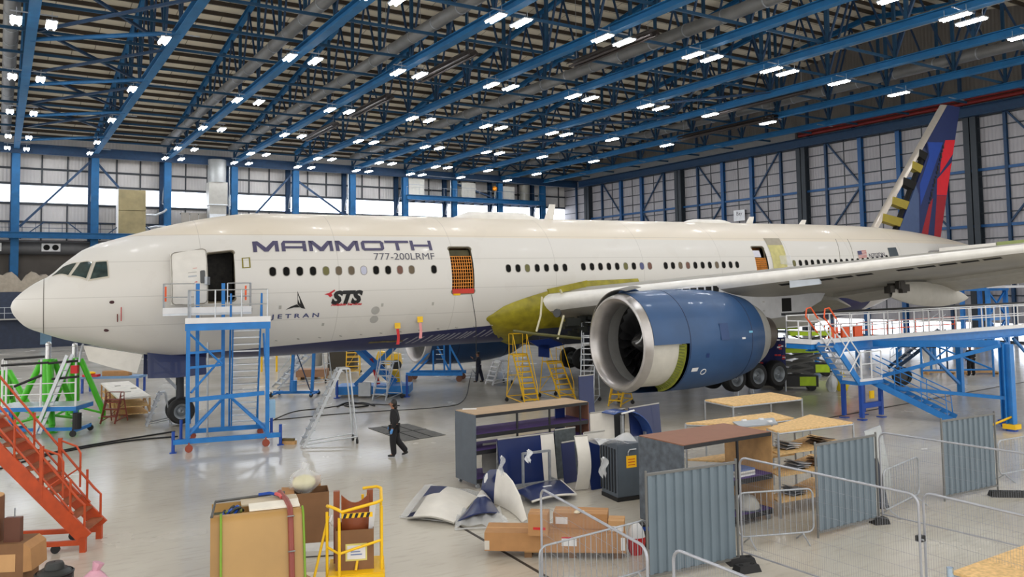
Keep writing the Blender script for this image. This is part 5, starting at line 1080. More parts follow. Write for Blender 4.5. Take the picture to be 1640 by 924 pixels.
# orange rails and blue tower beyond the gantry
t = thing('orange_barrier', 'orange railed platform beyond the white railed wing dock', 'platform', (34, 31.7, 0)); MB().box((8, 0, 1.6), (22, 1.2, 1.8)).build('deck', GREYP, t); guard(t, [(8, 0, 1.8), (22, 0, 1.8)], ORANGE_L, 1.05, 1.5, .04)
for x in (8.5, 12.5, 17, 21): MB().beam((x, 1, 0), (x, 1, 1.599), .2, .2, (0, 1, 0)).build('leg', DOCKBLUE, t)
for x in (8.2, 9.4, 10.6): MB().box((x, -.2, 1.9), (x+.8, -.05, 2.7)).build('orange_board', ORANGE_L, t)
p = AX(1575, 470, 66.5); t = thing('tail_dock_tower', 'blue steel tail dock tower standing beyond the wing near the doors', 'dock tower', (p[0], p[1], 0))
for x, y in ((-1.3, -1), (1.3, -1), (-1.3, 1), (1.3, 1)): MB().beam((x, y, 0), (x, y, 7.2), .28, .28, (0, 1, 0)).build('leg', DOCKBLUE, t)
for z in (2.2, 4.5, 5.2, 6.4): MB().box((-1.5, -1.2, z), (1.5, 1.2, z+.22)).build('deck', DOCKBLUE, t)
MB().box((-1.8, -2.6, 4.72), (1.5, -1.21, 4.9)).build('pale_deck', WHITEP, t); guard(t, [(-1.5, -2.4, 4.9), (1.5, -2.4, 4.9)], WHITEP, 1.1, .9, .03)
for z in (.3, 2.5): MB().beam((-1.3, -1, z), (1.3, -1, z+2), .12, .12).beam((1.3, -1, z), (-1.3, -1, z+2), .12, .12).build('brace', DOCKBLUE, t)
# clutter beyond the lower flight: mobile stair frame, dark beam, pale board
t = thing('blue_trestle', 'light blue tubular trestle frame beyond the gantry stairs', 'trestle', G(1540, 604), rzv(0))
for x in (-2.2, 0, 1.8): MB().tube((x, 0, 0), (x, 0, 2.2), .06, 8).build('upright', DOCKBLUE, t)
for (p, q) in (((-2.2, 0, 2.1), (1.8, 0, .4)), ((-2.2, 0, .5), (0, 0, 2.1)), ((-2.2, 0, .4), (1.8, 0, .4)), ((-2.2, 0, 2.15), (1.8, 0, 2.15))): MB().tube(p, q, .05, 8).build('brace', DOCKBLUE, t)
t = thing('silver_stairs', 'far silver mobile stairs beyond the gantry', 'mobile stairs', G(1470, 592), rzv(0)); stair(t, (-1.6, 0, .1), (1.6, 0, 2.4), .9, (0, 1), BLUE_DARK, ALU, 8, ALU)
for y in (-.4, .4): MB().tube((1.6, y, .0), (1.6, y, 2.4), .05).build('leg', BLUE_DARK, t)
t = thing('pale_board', 'pale upright board leaning beyond the gantry stairs', 'board', G(1492, 595), rzv(0)); MB().hexa([(-.3, 0, 0), (.3, 0, 0), (.3, .06, 0), (-.3, .06, 0), (-.55, .3, 2.1), (.05, .3, 2.1), (.05, .36, 2.1), (-.55, .36, 2.1)]).build('panel', OFFW, t); MB().beam((-.2, .37, 1.7), (-.1, 1.2, .02), .05, .05).build('prop', STEEL, t)
t = thing('dark_roll', 'dark long wrapped beam on blue trestles beyond the gantry stairs', 'beam', G(1462, 596), rzv(0)); MB().tube((-1.2, 0, 1.75), (1.4, 0, 1.65), .25, 12).build('roll', mat('roll_brown', (48, 34, 34), .7), t)
for x in (-.9, 1.1): MB().beam((x, 0, 0), (x, 0, 1.45), .1, .1, (0, 1, 0)).build('trestle_leg', DOCKBLUE, t)
t = thing('wheel_dolly', 'dark tyre leaning by the foot of the gantry landing', 'tyre', G(1445, 618), rzv(0)); MB().lathe((0, 0, .5), (0, 1, 0), [(-.2, .28), (-.2, .44), (0, .5), (.2, .44), (.2, .28)], 24).build('tyre', TYRE, t, True); MB().lathe((0, 0, .5), (0, 1, 0), [(-.12, .02), (-.12, .28), (.12, .28), (.12, .02)], 20).build('hub', mat('hub_dull', (70, 72, 76), .5), t)
for i, (px, py, w_) in enumerate(((1508, 600, 1.6), (1575, 600, 1.9))):
    t = thing('pallet', ['low pallet of timber left of the standing figure beyond the gantry', 'low pallet of timber at the feet of the figure beyond the gantry'][i], 'pallet', G(px, py), rzv(0))
    for y in (0, .3, .6): MB().box((-w_/2, y, .1), (w_/2, y+.2, .15)).build('slat', WOOD, t)
    for x in (-w_/2, w_/2-.1): MB().box((x, 0, 0), (x+.1, .8, .099)).build('bearer', WOOD, t)
# ---- orange stairs at the left front
p = G(133, 884); t = thing('orange_stairs', 'orange wheeled access stairs climbing out of the left edge', 'access stairs', p, rzv(8))
# local -x climbs to the left
L_ = 2.25; H_ = 2.6
for y in (0, .95): MB().beam((.05, y, .28), (-L_, y, H_+.15), .06, .3).build('stringer', ORANGE, t)
for i in range(10):
    f = (i+.6)/10; MB().box((-L_*f-.02, .03, .2+(H_)*f+.08), (-L_*f+.22, .92, .2+H_*f+.12)).build('tread', mat('tread_rust', (150, 84, 50), .7, var=.2), t)
for y in (0, .95):
    MB().path([(.02, y, .3), (.02, y, .98), (-.12, y, 1.12), (-L_, y, H_+1.2)], .026, 7).build('handrail', ORANGE, t); MB().tube((-.2, y, .8), (-L_, y, H_+.72), .022, 6).build('mid_rail', ORANGE, t)
    for f in (.12, .38, .62): MB().tube((-L_*f, y, .3+H_*f), (-L_*f, y, .3+H_*f+.92), .026, 6).build('rail_post', ORANGE, t)
    MB().beam((-.85, y, 1.15), (-.85, y, 2.25), .07, .07, (0, 1, 0)).build('gate_post', ORANGE, t); MB().path([(-.85, y, 2.2), (-.5, y, 2.05), (-.42, y, 1.9), (-.42, y, 1.15)], .022, 6).tube((-.85, y, 1.3), (-.4, y, 1.6), .018, 6).build('gate_hoop', ORANGE, t)
    MB().beam((0, y, .2), (-4.2, y, .2), .07, .1).build('base_rail', ORANGE, t)
    part('castor', BLACK, t, lambda q: caster(q, -.55, y, .09)); MB().box((-.06, y-.05, 0), (.06, y+.05, .3)).build('foot', ORANGE, t)
for x in (-1.8, -3.2): MB().beam((x, 0, .2), (x, .95, .2), .06, .08).build('cross_bar', mat('rust_dark', (110, 40, 30), .7), t)
MB().box((-L_-1.2, 0, H_+.15), (-L_, .95, H_+.25)).build('top_platform', ORANGE, t)
for x in (-L_, -L_-1.1): 
    for y in (0, .95): MB().beam((x, y, 0), (x, y, H_+1.3), .07, .07, (0, 1, 0)).build('tower_post', ORANGE, t)
# ================================================================ foreground
def at2(px, py, z=0): g = G(px, py, z); return np.array([g[0], g[1], 0.])
# ---- grey corrugated hoardings
HOARD = mat('hoarding_blue_grey', (106, 120, 130), .5, var=.06, scale=1.2); HFR = mat('hoarding_frame', (112, 112, 110), .5, .3)
def hoarding(label, a, b2):
    a, b2 = at2(*a), at2(*b2); d = b2-a; L = np.linalg.norm(d); t = thing('hoarding_panel', label, 'hoarding', a, atan2(d[1], d[0]))
    rows = [[], []]; n = int(L/.21)
    for i in range(n):
        x = .03+(L-.06)*i/n; w_ = (L-.06)/n
        for u, y in ((0, 0), (.42, 0), (.5, .035), (.92, .035)):
            for k, z in ((0, .12), (1, 1.95)): rows[k].append((x+u*w_, y-.02, z))
    MB().slab(rows, (0, .006, 0)).build('corrugated_sheet', HOARD, t)
    for x in (0, L): MB().tube((x, 0, 0), (x, 0, 2.03), .024, 8).build('frame_post', HFR, t)
    for z in (.12, 1.96): MB().beam((0, 0, z), (L, 0, z), .05, .045).build('frame_rail', HFR, t)
    return t
hoarding('grey corrugated hoarding panel nearest, in front of the brown topped shelf', (1034, 757, 2), (1178, 737, 2))
hoarding('grey corrugated hoarding panel in the middle, right of the parts rack', (1305, 710, 2), (1402, 694, 2))
hoarding('grey corrugated hoarding panel farthest right, below the gantry stairs', (1507, 672, 2), (1592, 660, 2))
# ---- site fence panels of welded mesh
FENCE = mat('fence_zinc', (176, 178, 186), .4, .6); WIRE = mat('fence_wire', (150, 152, 160), .5, .5)
def mesh_panel(label, a, b2, H=2.0, ins=0.):
    a, b2 = at2(*a), at2(*b2); d = b2-a; L = np.linalg.norm(d); t = thing('mesh_fence_panel', label, 'fence panel', a, atan2(d[1], d[0])); r = .16
    arc = lambda cx, s0: [(cx+s0*r*cos(q), 0, H-r+r*sin(q)) for q in np.linspace(0, pi/2, 6)]
    MB().path([(0, 0, 0)]+arc(r, -1)+arc(L-r, 1)[::-1]+[(L, 0, 0)], .021, 8).tube((0, 0, .15), (L, 0, .15), .016, 7).build('frame', FENCE, t)
    mb = MB()
    for x in np.arange(.05, L, .045): mb.beam((x, 0, .15), (x, 0, H-.02), .0022, .0022, (0, 1, 0))
    for z in np.arange(.3, H, .24): mb.beam((.02, 0, z), (L-.02, 0, z), .003, .003)
    mb.build('wire_mesh', WIRE, t); return t
mesh_panel('mesh fence panel standing before the long cartons, sloping to the near hoarding', (866, 782, 2), (1036, 877, 2))
mesh_panel('mesh fence panel at the bottom edge in front of the nearest hoarding', (1078, 878, 2), (1290, 962, 2))
mesh_panel('mesh fence panel between the nearest and middle hoardings with a bright top rail', (1184, 732, 2), (1470, 793, 2))
mesh_panel('mesh fence panel at the bottom right corner beyond the black clamp', (1478, 788, 2), (1720, 845, 2))
mesh_panel('mesh fence panel behind, running right from the middle hoarding past the farthest one', (1408, 692, 2), (1720, 738, 2))
t = thing('fence_clamp', 'black clamp joining two mesh fence posts at the lower right', 'clamp', FZ(1474, 862, at2(1474, 791, 2))); MB().cbox((0, 0, 0), (.13, .1, .09)).build('jaw', BLACK, t); MB().tube((-.05, -.05, 0), (-.05, -.09, 0), .015).build('bolt', STEEL, t)
def block(label, px, py, L, dx=0):
    t = thing('ballast_block', label, 'fence foot', at2(px, py), rzv(dx)); MB().hexa([(-L/2, -.13, 0), (L/2, -.13, 0), (L/2, .13, 0), (-L/2, .13, 0), (-L/2+.04, -.1, .13), (L/2-.04, -.1, .13), (L/2-.04, .1, .13), (-L/2+.04, .1, .13)]).build('rubber_block', BLACK, t)
    for x in (-L*.25, L*.25): MB().lathe((x, 0, .131), (0, 0, 1), [(0, .03), (.004, .045), (.006, .03)], 12).build('socket_ring', DARK, t)
block('black rubber fence foot at the right end of the nearest hoarding', 1187, 903, .55, 8); block('black rubber fence foot at the right end of the middle hoarding', 1409, 838, .38, 12); block('long black rubber fence foot at the right end of the farthest hoarding', 1620, 795, 1.05, -6); block('black rubber fence foot just below the one at the nearest hoarding', 1196, 915, .5, 20)
# ---- crowd barriers
def barrier(label, a, b2, H=1.1, n=None):
    a, b2 = at2(*a), at2(*b2); d = b2-a; L = np.linalg.norm(d); t = thing('crowd_barrier', label, 'crowd barrier', a, atan2(d[1], d[0])); r = .14
    pts = [(r-r*cos(q), 0, H-r+r*sin(q)) for q in np.linspace(0, pi/2, 6)]+[(L-r+r*sin(q), 0, H-r+r*cos(q)) for q in np.linspace(0, pi/2, 6)]+[(L-r*(1-cos(q)), 0, .2+r-r*sin(q)) for q in np.linspace(0, pi/2, 5)]+[(r-r*sin(q), 0, .2+r-r*cos(q)) for q in np.linspace(0, pi/2, 5)]
    MB().path(pts, .019, 8, True).build('frame', STEEL, t)
    n = n or int(L/.125)
    for i in range(1, n): MB().tube((L*i/n, 0, .2), (L*i/n, 0, H), .007, 6).build('bar', STEEL, t)
    for x in (.25, L-.25): MB().path([(x, -.28, .0), (x, -.05, .14), (x, 0, .2), (x, .05, .14), (x, .28, .0)], .016, 6).build('foot', STEEL, t)
barrier('steel crowd barrier standing in front of the long cartons', (864, 876, 1.1), (1036, 832, 1.1)); barrier('steel crowd barrier between the nearest hoarding and the parts rack', (1181, 790, 1.1), (1301, 782, 1.1))
barrier('steel crowd barrier turned endways right of the middle hoarding', (1414, 754, 1.1), (1470, 731, 1.1), n=14); barrier('steel crowd barrier at the right edge beside the farthest hoarding', (1598, 706, 1.1), (1680, 692, 1.1))
t = thing('clear_sheet', 'pale translucent sheet standing behind the endways crowd barrier', 'plastic sheet', at2(1414, 790), yaw(at2(1412, 790), at2(1466, 770))); MB().slab([[(.05, .2, .0), (1.0, .2, .0)], [(.05, .45, 1.5), (.95, .45, 1.55)]], (0, .015, 0)).build('sheet', mat('sheet_clear', (220, 226, 226), .3, alpha=.4), t); MB().tube((.05, .47, 1.5), (.95, .47, 1.55), .015, 6).build('top_bead', STEEL, t)
t = thing('dark_board', 'narrow dark board leaning on the fence post right of the middle hoarding', 'board', at2(1414, 815), rzv(0)); MB().hexa([(-.06, 0, 0), (.16, 0, 0), (.16, .03, 0), (-.06, .03, 0), (-.12, .22, 1.15), (.03, .22, 1.15), (.03, .25, 1.15), (-.12, .25, 1.15)]).build('panel', mat('slate_board', (52, 60, 74), .6), t); MB().box((-.05, -.02, 0), (.15, -.001, .04)).build('edge_strip', BLACK, t)
# ---- tall shelf units
def shelf_unit(name, label, fl, fr, bl, H, top, side_l, side_r, levels, mids, back=False):
    fl, fr, bl = at2(*fl), at2(*fr), at2(*bl); d = fr-fl; L = np.linalg.norm(d); D_ = np.linalg.norm(bl-fl); t = thing(name, label, 'shelf unit', fl, atan2(d[1], d[0]))
    MB().box((0, 0, H-.05), (L, D_, H)).build('top', top, t)
    MB().box((-.03, -.01, .12), (-.001, D_, H-.02)).build('end_panel', side_l, t); MB().box((L+.001, -.01, .12), (L+.03, D_, H-.02)).build('end_panel', side_r, t)
    BK = mat('black_edge_trim', (26, 26, 30), .5)
    MB().box((0, -.02, H-.09), (L, -.001, H-.01)).build('edge_trim', BK, t)
    for z in levels:
        MB().box((.0, .0, z), (L, D_, z+.05)).build('shelf', PURPLE, t); MB().box((0, -.02, z-.07), (L, -.001, z+.04)).build('edge_trim', BK, t)
    for x in mids: MB().beam((L*x, .02, .15), (L*x, .02, H-.06), .05, .04, (0, 1, 0)).build('post', BK, t)
    for x in (.08, L-.08):
        for y in (.08, D_-.08): part('castor', STEEL, t, lambda q: caster(q, x, y, .055))
    return t, L, D_
s1, L1, D1 = shelf_unit('shelf_unit', 'long grey ended shelf unit with purple shelves and a tan top', (762, 664, 2), (941, 643, 2), (725, 657, 2), 2.0, mat('top_tan', (178, 152, 122), .7), DGREY, mat('end_brown', (112, 72, 52), .6), (1.42, .98, .22), (.35, .64, .93))
t = thing('paper_note', 'white paper lying on the tan top of the long shelf unit', 'paper', FZ(752, 652, at2(745, 655, 2))*np.array([1, 1, 0])+np.array([0, 0, 2.001]), rzv(0)); MB().box((-.2, -.1, 0), (.2, .1, .004)).build('sheet', WHITEP, t); MB().box((-.15, -.05, .0041), (.1, .08, .007)).build('second_sheet', OFFW, t)
s2, L2, D2 = shelf_unit('shelf_unit', 'brown topped shelf unit with a wood end behind the nearest hoarding', (1095, 713, 2), (1234, 691, 2), (1032, 696, 2), 2.0, mat('top_rust_brown', (138, 92, 68), .65), mat('end_slate', (84, 92, 102), .55, var=.3, scale=6), WOOD, (1.0, .2), (.6,))
t = thing('folded_sheets', 'stack of folded grey sheets on the purple shelf of the brown topped unit', 'sheets', s2.matrix_basis @ Vector((L2-.75, .1, 1.051)), s2.rotation_euler.z)
for i in range(4): MB().box((-.3+.02*i, 0, .04*i), (.3, .5, .04*i+.036)).build('sheet', [WHITEP, GREYP, OFFW, mat('sheet_blue', (90, 110, 160), .6)][i], t)
t = thing('round_cover', 'pale dome shaped cover on the bottom shelf of the brown topped unit', 'cover', s2.matrix_basis @ Vector((L2-.55, .35, .251)), s2.rotation_euler.z); MB().lathe((0, 0, 0), (0, 0, 1), [(0, .34), (.12, .33), (.28, .22), (.34, .02)], 20).build('dome', GREYP, t, True); MB().lathe((0, 0, .0), (0, 0, 1), [(0, .36), (.03, .36), (.03, .33)], 20).build('rim', DGREY, t)
# ---- racks with chipboard tops
def rack(label, cs, H, levels, top=CHIP, post=STEEL):
    c = [at2(*q) for q in cs]; o = c[0]; d = c[1]-c[0]; rz = atan2(d[1], d[0]); t = thing('parts_rack', label, 'rack', o, rz); R = Matrix.Rotation(-rz, 3, 'Z')
    l = [R@Vector(p-o) for p in c]
    MB().prism([(p.x, p.y, H-.04) for p in l], (0, 0, .04)).build('top', top, t)
    for p in l: MB().tube((p.x, p.y, 0), (p.x, p.y, H-.02), .026, 8).build('post', post, t)
    fr = MB()
    for p, q in zip(l, l[1:]+l[:1]): fr.tube((p.x, p.y, H-.06), (q.x, q.y, H-.06), .022, 6)
    fr.build('top_frame', post, t)
    for z in levels: MB().prism([(p.x, p.y, z) for p in l], (0, 0, .035)).build('shelf', CHIP, t)
    return t, l
rack('tall tube framed rack with a bare chipboard top, farthest of the racks', [(1174, 649, 1.9), (1284, 637, 1.9), (1234, 628, 1.9), (1129, 640, 1.9)], 1.9, (1.0,))
rack('chipboard topped rack half hidden behind the brown topped unit with a grey sheet on it', [(1180, 680, 1.95), (1272, 669, 1.95), (1236, 660, 1.95), (1098, 677, 1.95)], 1.95, (1.0,))
t = thing('metal_sheet', 'grey metal sheet lying on the rack behind the brown topped unit', 'sheet', at2(1186, 684, 1.98)+np.array([0, 0, 1.96]), yaw(at2(1186, 684, 1.98), at2(1275, 676, 1.98))); MB().slab([[(0, 0, 0), (1.1, 0, 0)], [(0.2, .6, .02), (1.45, .6, .03)]], (0, 0, .03)).build('plate', mat('plate_grey', (168, 174, 180), .4, .4), t)
for x, y in ((.45, .52), (.95, .5), (.9, .1)): MB().box((x, y, .05), (x+.12, y+.06, .09)).build('clip', WHITEP, t)
r3, l3 = rack('chipboard topped rack loaded with stripped parts beside the middle hoarding', [(1246, 691, 2), (1366, 676, 2), (1297, 663.5, 2), (1229, 685, 2)], 2.0, (1.45, .95, .35))
M3 = r3.matrix_basis
for i, (u, z, m_, nm) in enumerate(((.18, 1.486, ALU, 'bent silver panel on the top shelf of the loaded rack'), (.3, .986, mat('part_pale', (170, 176, 186), .4, .3), 'pale flat panels on the middle shelf of the loaded rack'), (.25, .386, mat('part_slate', (130, 136, 146), .4, .4), 'grey panel pile on the bottom shelf of the loaded rack'), (.62, 1.486, mat('part_brown', (96, 80, 64), .6), 'brown bracket bundle at the right of the top shelf'), (.6, .986, mat('part_tan', (150, 120, 90), .6), 'tan parts at the right of the middle shelf of the loaded rack'))):
    p = Vector(l3[0]).lerp(l3[1], u); t = thing('stripped_part', nm, 'aircraft part', M3@Vector((p.x, p.y+.16, z)), r3.rotation_euler.z)
    for k in range(3):
        rows = [[(-.05+.42*a+.05*k, .0+.45*b2, .03+.055*k+.05*sin(3*a+k)*(.5+b2*.5)) for a in np.linspace(0, 1, 6)] for b2 in np.linspace(0, 1, 4)]; MB().slab(rows, (0, 0, .015)).build('panel', m_, t)
    MB().box((0, .05, 0), (.3, .35, .028)).build('tray', mat('tray_dark', (56, 54, 52), .7), t)
# ---- chipboard table at the bottom right corner
t = thing('corner_table', 'chipboard topped table with a round metal corner post at the bottom right', 'table', at2(1524, 915, 1.2), yaw(at2(1524, 915, 1.2), at2(1660, 866, 1.2)))
MB().box((0, -1.4, 1.16), (2.6, 0, 1.2)).build('top', CHIP, t); MB().beam((0, 0, 1.12), (2.6, 0, 1.12), .05, .06).build('edge_rail', STEEL, t)
for x, y in ((.0, .02), (2.5, 0), (0, -1.35), (2.5, -1.35)): MB().tube((x, y, 0), (x, y, 1.25), .05, 12).build('leg', mat('leg_chrome', (180, 200, 220), .25, .8), t, True)
# ---- grey cabinet with a yellow label
a, b2, c = at2(990, 804), at2(1040, 797), at2(961, 793); d = b2-a; t = thing('grey_cabinet', 'dark grey cart with a yellow notice on its door beside the leaning panels', 'cabinet', a, atan2(d[1], d[0])); W_ = float(np.linalg.norm(d))+.25; D_ = float(np.linalg.norm(c-a))
MB().box((0, 0, .1), (W_, D_, 1.42)).build('body', DGREY, t); MB().box((.02, -.012, .12), (W_-.02, -.001, 1.38)).build('door', mat('cab_door', (78, 88, 98), .5), t); MB().box((-.02, -.02, 0), (W_+.02, D_, .099)).build('plinth', BLACK, t)
for y in np.arange(.08, D_, .14): MB().box((-.03, y, .2), (-.001, y+.04, 1.3)).build('side_slot', mat('slot_black', (40, 44, 50), .6), t)
yl = MB().box((W_*.22, -.018, .82), (W_*.22+.3, -.013, 1.12)).build('notice', mat('notice_yellow', (244, 186, 14), .6), t)
for i in range(3): MB().box((W_*.22+.05, -.021, .88+.07*i), (W_*.22+.25, -.019, .9+.07*i)).build('notice_line', mat('notice_red', (190, 60, 20), .6), yl)
MB().path([(W_*.22+.05, -.02, 1.14), (W_*.22+.04, -.05, 1.22), (W_*.22+.08, -.05, 1.28), (W_*.22+.28, -.04, 1.28)], .018, 7).build('handle', ALU, t)
MB().slab([[(-.5+1.2*u, .0+.6*v, 1.45+.12*sin(5*u+3*v)) for u in np.linspace(0, 1, 9)] for v in np.linspace(0, 1, 5)], (0, 0, .02)).build('film', FILM, t, True)
# ---- stripped interior and fairing panels round the trolley
def panel(label, base0, base1, H, lean, m, curve=.0, thick=.04, name='leaning_panel', stripe=None, tilt=0., cat='panel', trim=True):
    """an upright sheet between two floor points, leaning away from the viewer"""
    a, b2 = at2(*base0), at2(*base1); d = b2-a; L = float(np.linalg.norm(d)); t = thing(name, label, cat, a, atan2(d[1], d[0]))
    f = lambda u, v: (L*u+tilt*v, lean*v+curve*sin(pi*v)*1.0-.0, .02+H*v)
    nn = 10
    if stripe is None: MB().slab([[f(u, v) for u in (0, .5, 1)] for v in np.linspace(0, 1, nn)], (0, thick, 0)).build('sheet', m, t, True)
    else:
        MB().slab([[f(u, v) for u in (0, stripe[0]/2, stripe[0])] for v in np.linspace(0, 1, nn)], (0, thick, 0)).build('sheet', m, t, True); MB().slab([[f(u, v) for u in (stripe[0], 1)] for v in np.linspace(0, 1, nn)], (0, thick, 0)).build('white_band', stripe[1], t, True)
    if trim: MB().tube(f(0, 1), f(1, 1), .022, 6).build('edge_bead', GREYP, t)
    return t
t = thing('panel_trolley', 'low steel trolley frame holding the leaning blue panels', 'trolley', at2(806, 790), yaw(at2(806, 790), at2(892, 778)))
LT = float(np.linalg.norm(at2(892, 778)-at2(806, 790)))
MB().beam((0, 0, .14), (LT, 0, .14), .06, .08).beam((0, .95, .14), (LT, .95, .14), .06, .08).beam((0, 0, .14), (0, .95, .14), .06, .08).beam((LT, 0, .14), (LT, .95, .14), .06, .08).build('base', STEEL, t)
for x in (LT*.36, LT*.86): MB().beam((x, -.02, .1), (x, -.02, 1.0), .06, .06, (0, 1, 0)).build('upright', STEEL, t)
MB().beam((LT*.36, -.02, .98), (LT*.86, -.02, .98), .05, .06).build('top_bar', STEEL, t)
for x in (.1, LT-.1):
    for y in (.02, .93): part('castor', BLACK, t, lambda q: caster(q, x, y, .04))
panel('big navy panel with a white right band standing on the trolley', (803, 785), (893, 771), 1.3, .18, NAVY, stripe=(.76, OFFW))
panel('grey curved liner panel at the left of the trolley', (777, 775), (801, 772), 1.05, .12, GREYP, .12)
panel('crumpled silver framed panel on the left side of the trolley', (799, 783), (812, 781), 1.25, .05, mat('crumpled_silver', (170, 172, 176), .4, .3, var=.3, scale=8), .05)
panel('dark slatted panel behind the trolley under clear film', (893, 768), (926, 762), 1.35, .1, mat('slatted_dark', (66, 74, 78), .6, var=.35, scale=6), .0)
panel('navy panel low behind the curved white cowl piece', (905, 776), (925, 772), 1.1, .12, mat('navy_matt', (22, 34, 84), .5), .0)
panel('tall white curved cowl piece standing right of the trolley', (922, 786), (942, 784), 1.42, .0, OFFW, -.25, .05)
panel('white upper cowl piece bending right above the navy sheet', (942, 783), (975, 778), 1.45, .15, OFFW, .1)
panel('navy sheet half wrapped in film beside the grey cart', (948, 786), (966, 783), 1.3, .1, NAVY, .06)
panel('tall narrow navy panel standing behind the end of the long shelf unit', (933, 700), (956, 696), 2.15, .12, NAVY, .04)
panel('small navy offcut standing on end in front of the purple shelf', (895, 750), (910, 747), 1.75, .1, mat('navy_deep', (20, 44, 110), .35), .05)
panel('white square panel behind the slatted one', (948, 742), (986, 736), 1.5, .05, OFFW, .0)
panel('black and grey frame panel beside the arched navy skin', (966, 738), (1000, 730), 1.45, .1, mat('frame_black', (52, 54, 56), .6), .0, tilt=.2)
panel('broad navy board behind the arched navy skin', (1014, 735), (1062, 724), 1.55, .12, NAVY, .0)
t = thing('arched_skin', 'arched glossy navy skin panel bent over the heap beside the brown topped unit', 'panel', at2(995, 742), yaw(at2(995, 742), at2(1040, 735)))
rows = [[(.15+1.15*sin(q)-.05*u, .0+.55*u, .55+1.0*cos(q)) for q in np.linspace(-.35, 1.45, 13)] for u in (0, .5, 1)]; MB().slab(rows, (0, 0, .03)).build('skin', mat('navy_shine', (54, 84, 150), .22, coat=.4), t, True); MB().beam((.3, .3, 0), (.3, .3, 1.4), .08, .08, (0, 1, 0)).beam((1.2, .3, 0), (1.2, .3, .8), .08, .08, (0, 1, 0)).build('prop', STEEL, t); MB().tube((.05, 0, 1.5), (.55, 0, 1.56), .03, 6).build('white_edge', WHITEP, t)
for (lb, x, y, z, w_, h_) in (('white rag hanging over the top edge of the big navy panel', 845, 718, 1.3, .16, .34), ('torn clear film hanging at the left end of the trolley', 802, 728, 1.25, .14, .5), ('torn clear film draped beside the grey cart', 964, 730, 1.35, .2, .5)):
    g = at2(x, y, z); t = thing('film_rag', lb, 'film', (g[0]-.05, g[1]-.12, z-.02), rzv(0)); rows = [[((-w_/2+w_*u)*(.35+.65*sin(pi*min(1, .15+v*.8)))+.04*sin(7*v), -.03*sin(6*u+4*v), -h_*v*(1-.25*abs(sin(5*u)))) for u in np.linspace(0, 1, 7)] for v in np.linspace(0, 1, 7)]
    MB().slab(rows, (0, .006, 0)).build('sheet', FILM if 'film' in lb else mat('rag_white', (222, 224, 228), .5, var=.1), t, True); MB().ball((0, 0, 0), (w_*.15, .03, .03)).build('knot', mat('rag_white', (222, 224, 228), .5), t, True)
# pieces lying on the floor
def lying(name, label, pts, z, m, crown=.0, cat='panel', th=.03):
    c = [at2(*p) for p in pts]; o = sum(c)/len(c); t = thing(name, label, cat, o); l = [p-o for p in c]
    n = 8; rows = []
    for i in range(n+1):
        v = i/n; p, q = l[0]*(1-v)+l[3]*v, l[1]*(1-v)+l[2]*v; rows.append([tuple(p*(1-u)+q*u+np.array([0, 0, .012+z+crown*sin(pi*u)*sin(pi*(.15+.7*v))])) for u in np.linspace(0, 1, n+1)])
    return t, rows, (lambda m_, r, nm='skin': MB().slab(r, (0, 0, th)).build(nm, m_, t, True))
t, r, mk = lying('fairing_piece', 'white and navy curved fairing lying on the floor, leftmost of the two', [(652, 834), (728, 842), (764, 800), (690, 783)], .04, OFFW, .2); mk(OFFW, r[:6]); mk(OFFW, [q[3:] for q in r[5:]], 'skin_end'); mk(NAVY, [q[:4] for q in r[5:]], 'navy_corner'); mk(NAVY, [q[:2] for q in r[:6]], 'navy_edge')
MB().path([r[0][i] for i in range(9)], .02, 6).build('edge_bead', GREYP, t)
t, r, mk = lying('fairing_piece', 'white and navy curved fairing lying on the floor, right of the leftmost one', [(733, 843), (800, 829), (776, 792), (768, 800)], .08, NAVY, .2); mk(NAVY, r[:5]); mk(OFFW, r[4:], 'white_half'); MB().box((-.1, -.1, .318), (.1, 0, .335)).build('label', WHITEP, t)
t = thing('upright_fairing', 'half navy half white pointed fairing standing upright on the floor', 'fairing', at2(768, 800), yaw(at2(768, 800), at2(836, 838)))
LL = float(np.linalg.norm(at2(836, 838)-at2(768, 800))); prof = [(0, .2), (.02, .6), (.12, .78), (.25, .84), (.4, .8), (.55, .68), (.75, .45), (.9, .2), (1.0, .05)]
for nm, m_, a, c in (('navy_half', NAVY, 0, 4), ('white_half', OFFW, 3, 9)):
    rows = [[(LL*u, .18*sin(pi*u)+.1*(k/5)**2, .02+h*k/5) for k in range(6)] for u, h in prof[a:c]]; MB().slab(rows, (0, .04, 0)).build(nm, m_, t, True)
MB().slab([[(LL*.15, -.03, .5), (LL*.18, -.03, .52)], [(LL*.13, .0, .62), (LL*.21, .0, .64)], [(LL*.16, .02, .74), (LL*.19, .02, .76)]], (0, .01, 0)).build('white_rag', WHITEP, t)
t, r, mk = lying('floor_panel', 'navy panel with pale rim lying on the floor before the trolley', [(852, 812), (922, 800), (898, 778), (826, 796)], .12, NAVY, .12); mk(NAVY, r); MB().path(r[0], .03, 6).path([q[8] for q in r], .04, 6).path(r[-1], .03, 6).build('pale_rim', OFFW, t); MB().box((-.1, -.05, .27), (.15, .02, .285)).build('label', WHITEP, t)
for lb, pts, cr_ in (('clear crumpled film spread on the floor round the fairings', [(640, 830), (720, 838), (775, 790), (680, 778)], .05), ('clear crumpled film on the floor under the upright fairing', [(728, 850), (815, 846), (800, 818), (735, 822)], .12)):
    t, r, mk = lying('film_heap', lb, pts, 0, FILM, .02, 'film', .004); MB().slab([[(p[0], p[1], p[2]+cr_*abs(sin(9*i+5*j))) for j, p in enumerate(q)] for i, q in enumerate(r)], (0, 0, .004)).build('film', FILM, t, True); MB().path([(p[0], p[1], p[2]+.02) for p in r[0]], .02, 5).build('rolled_edge', FILM, t)
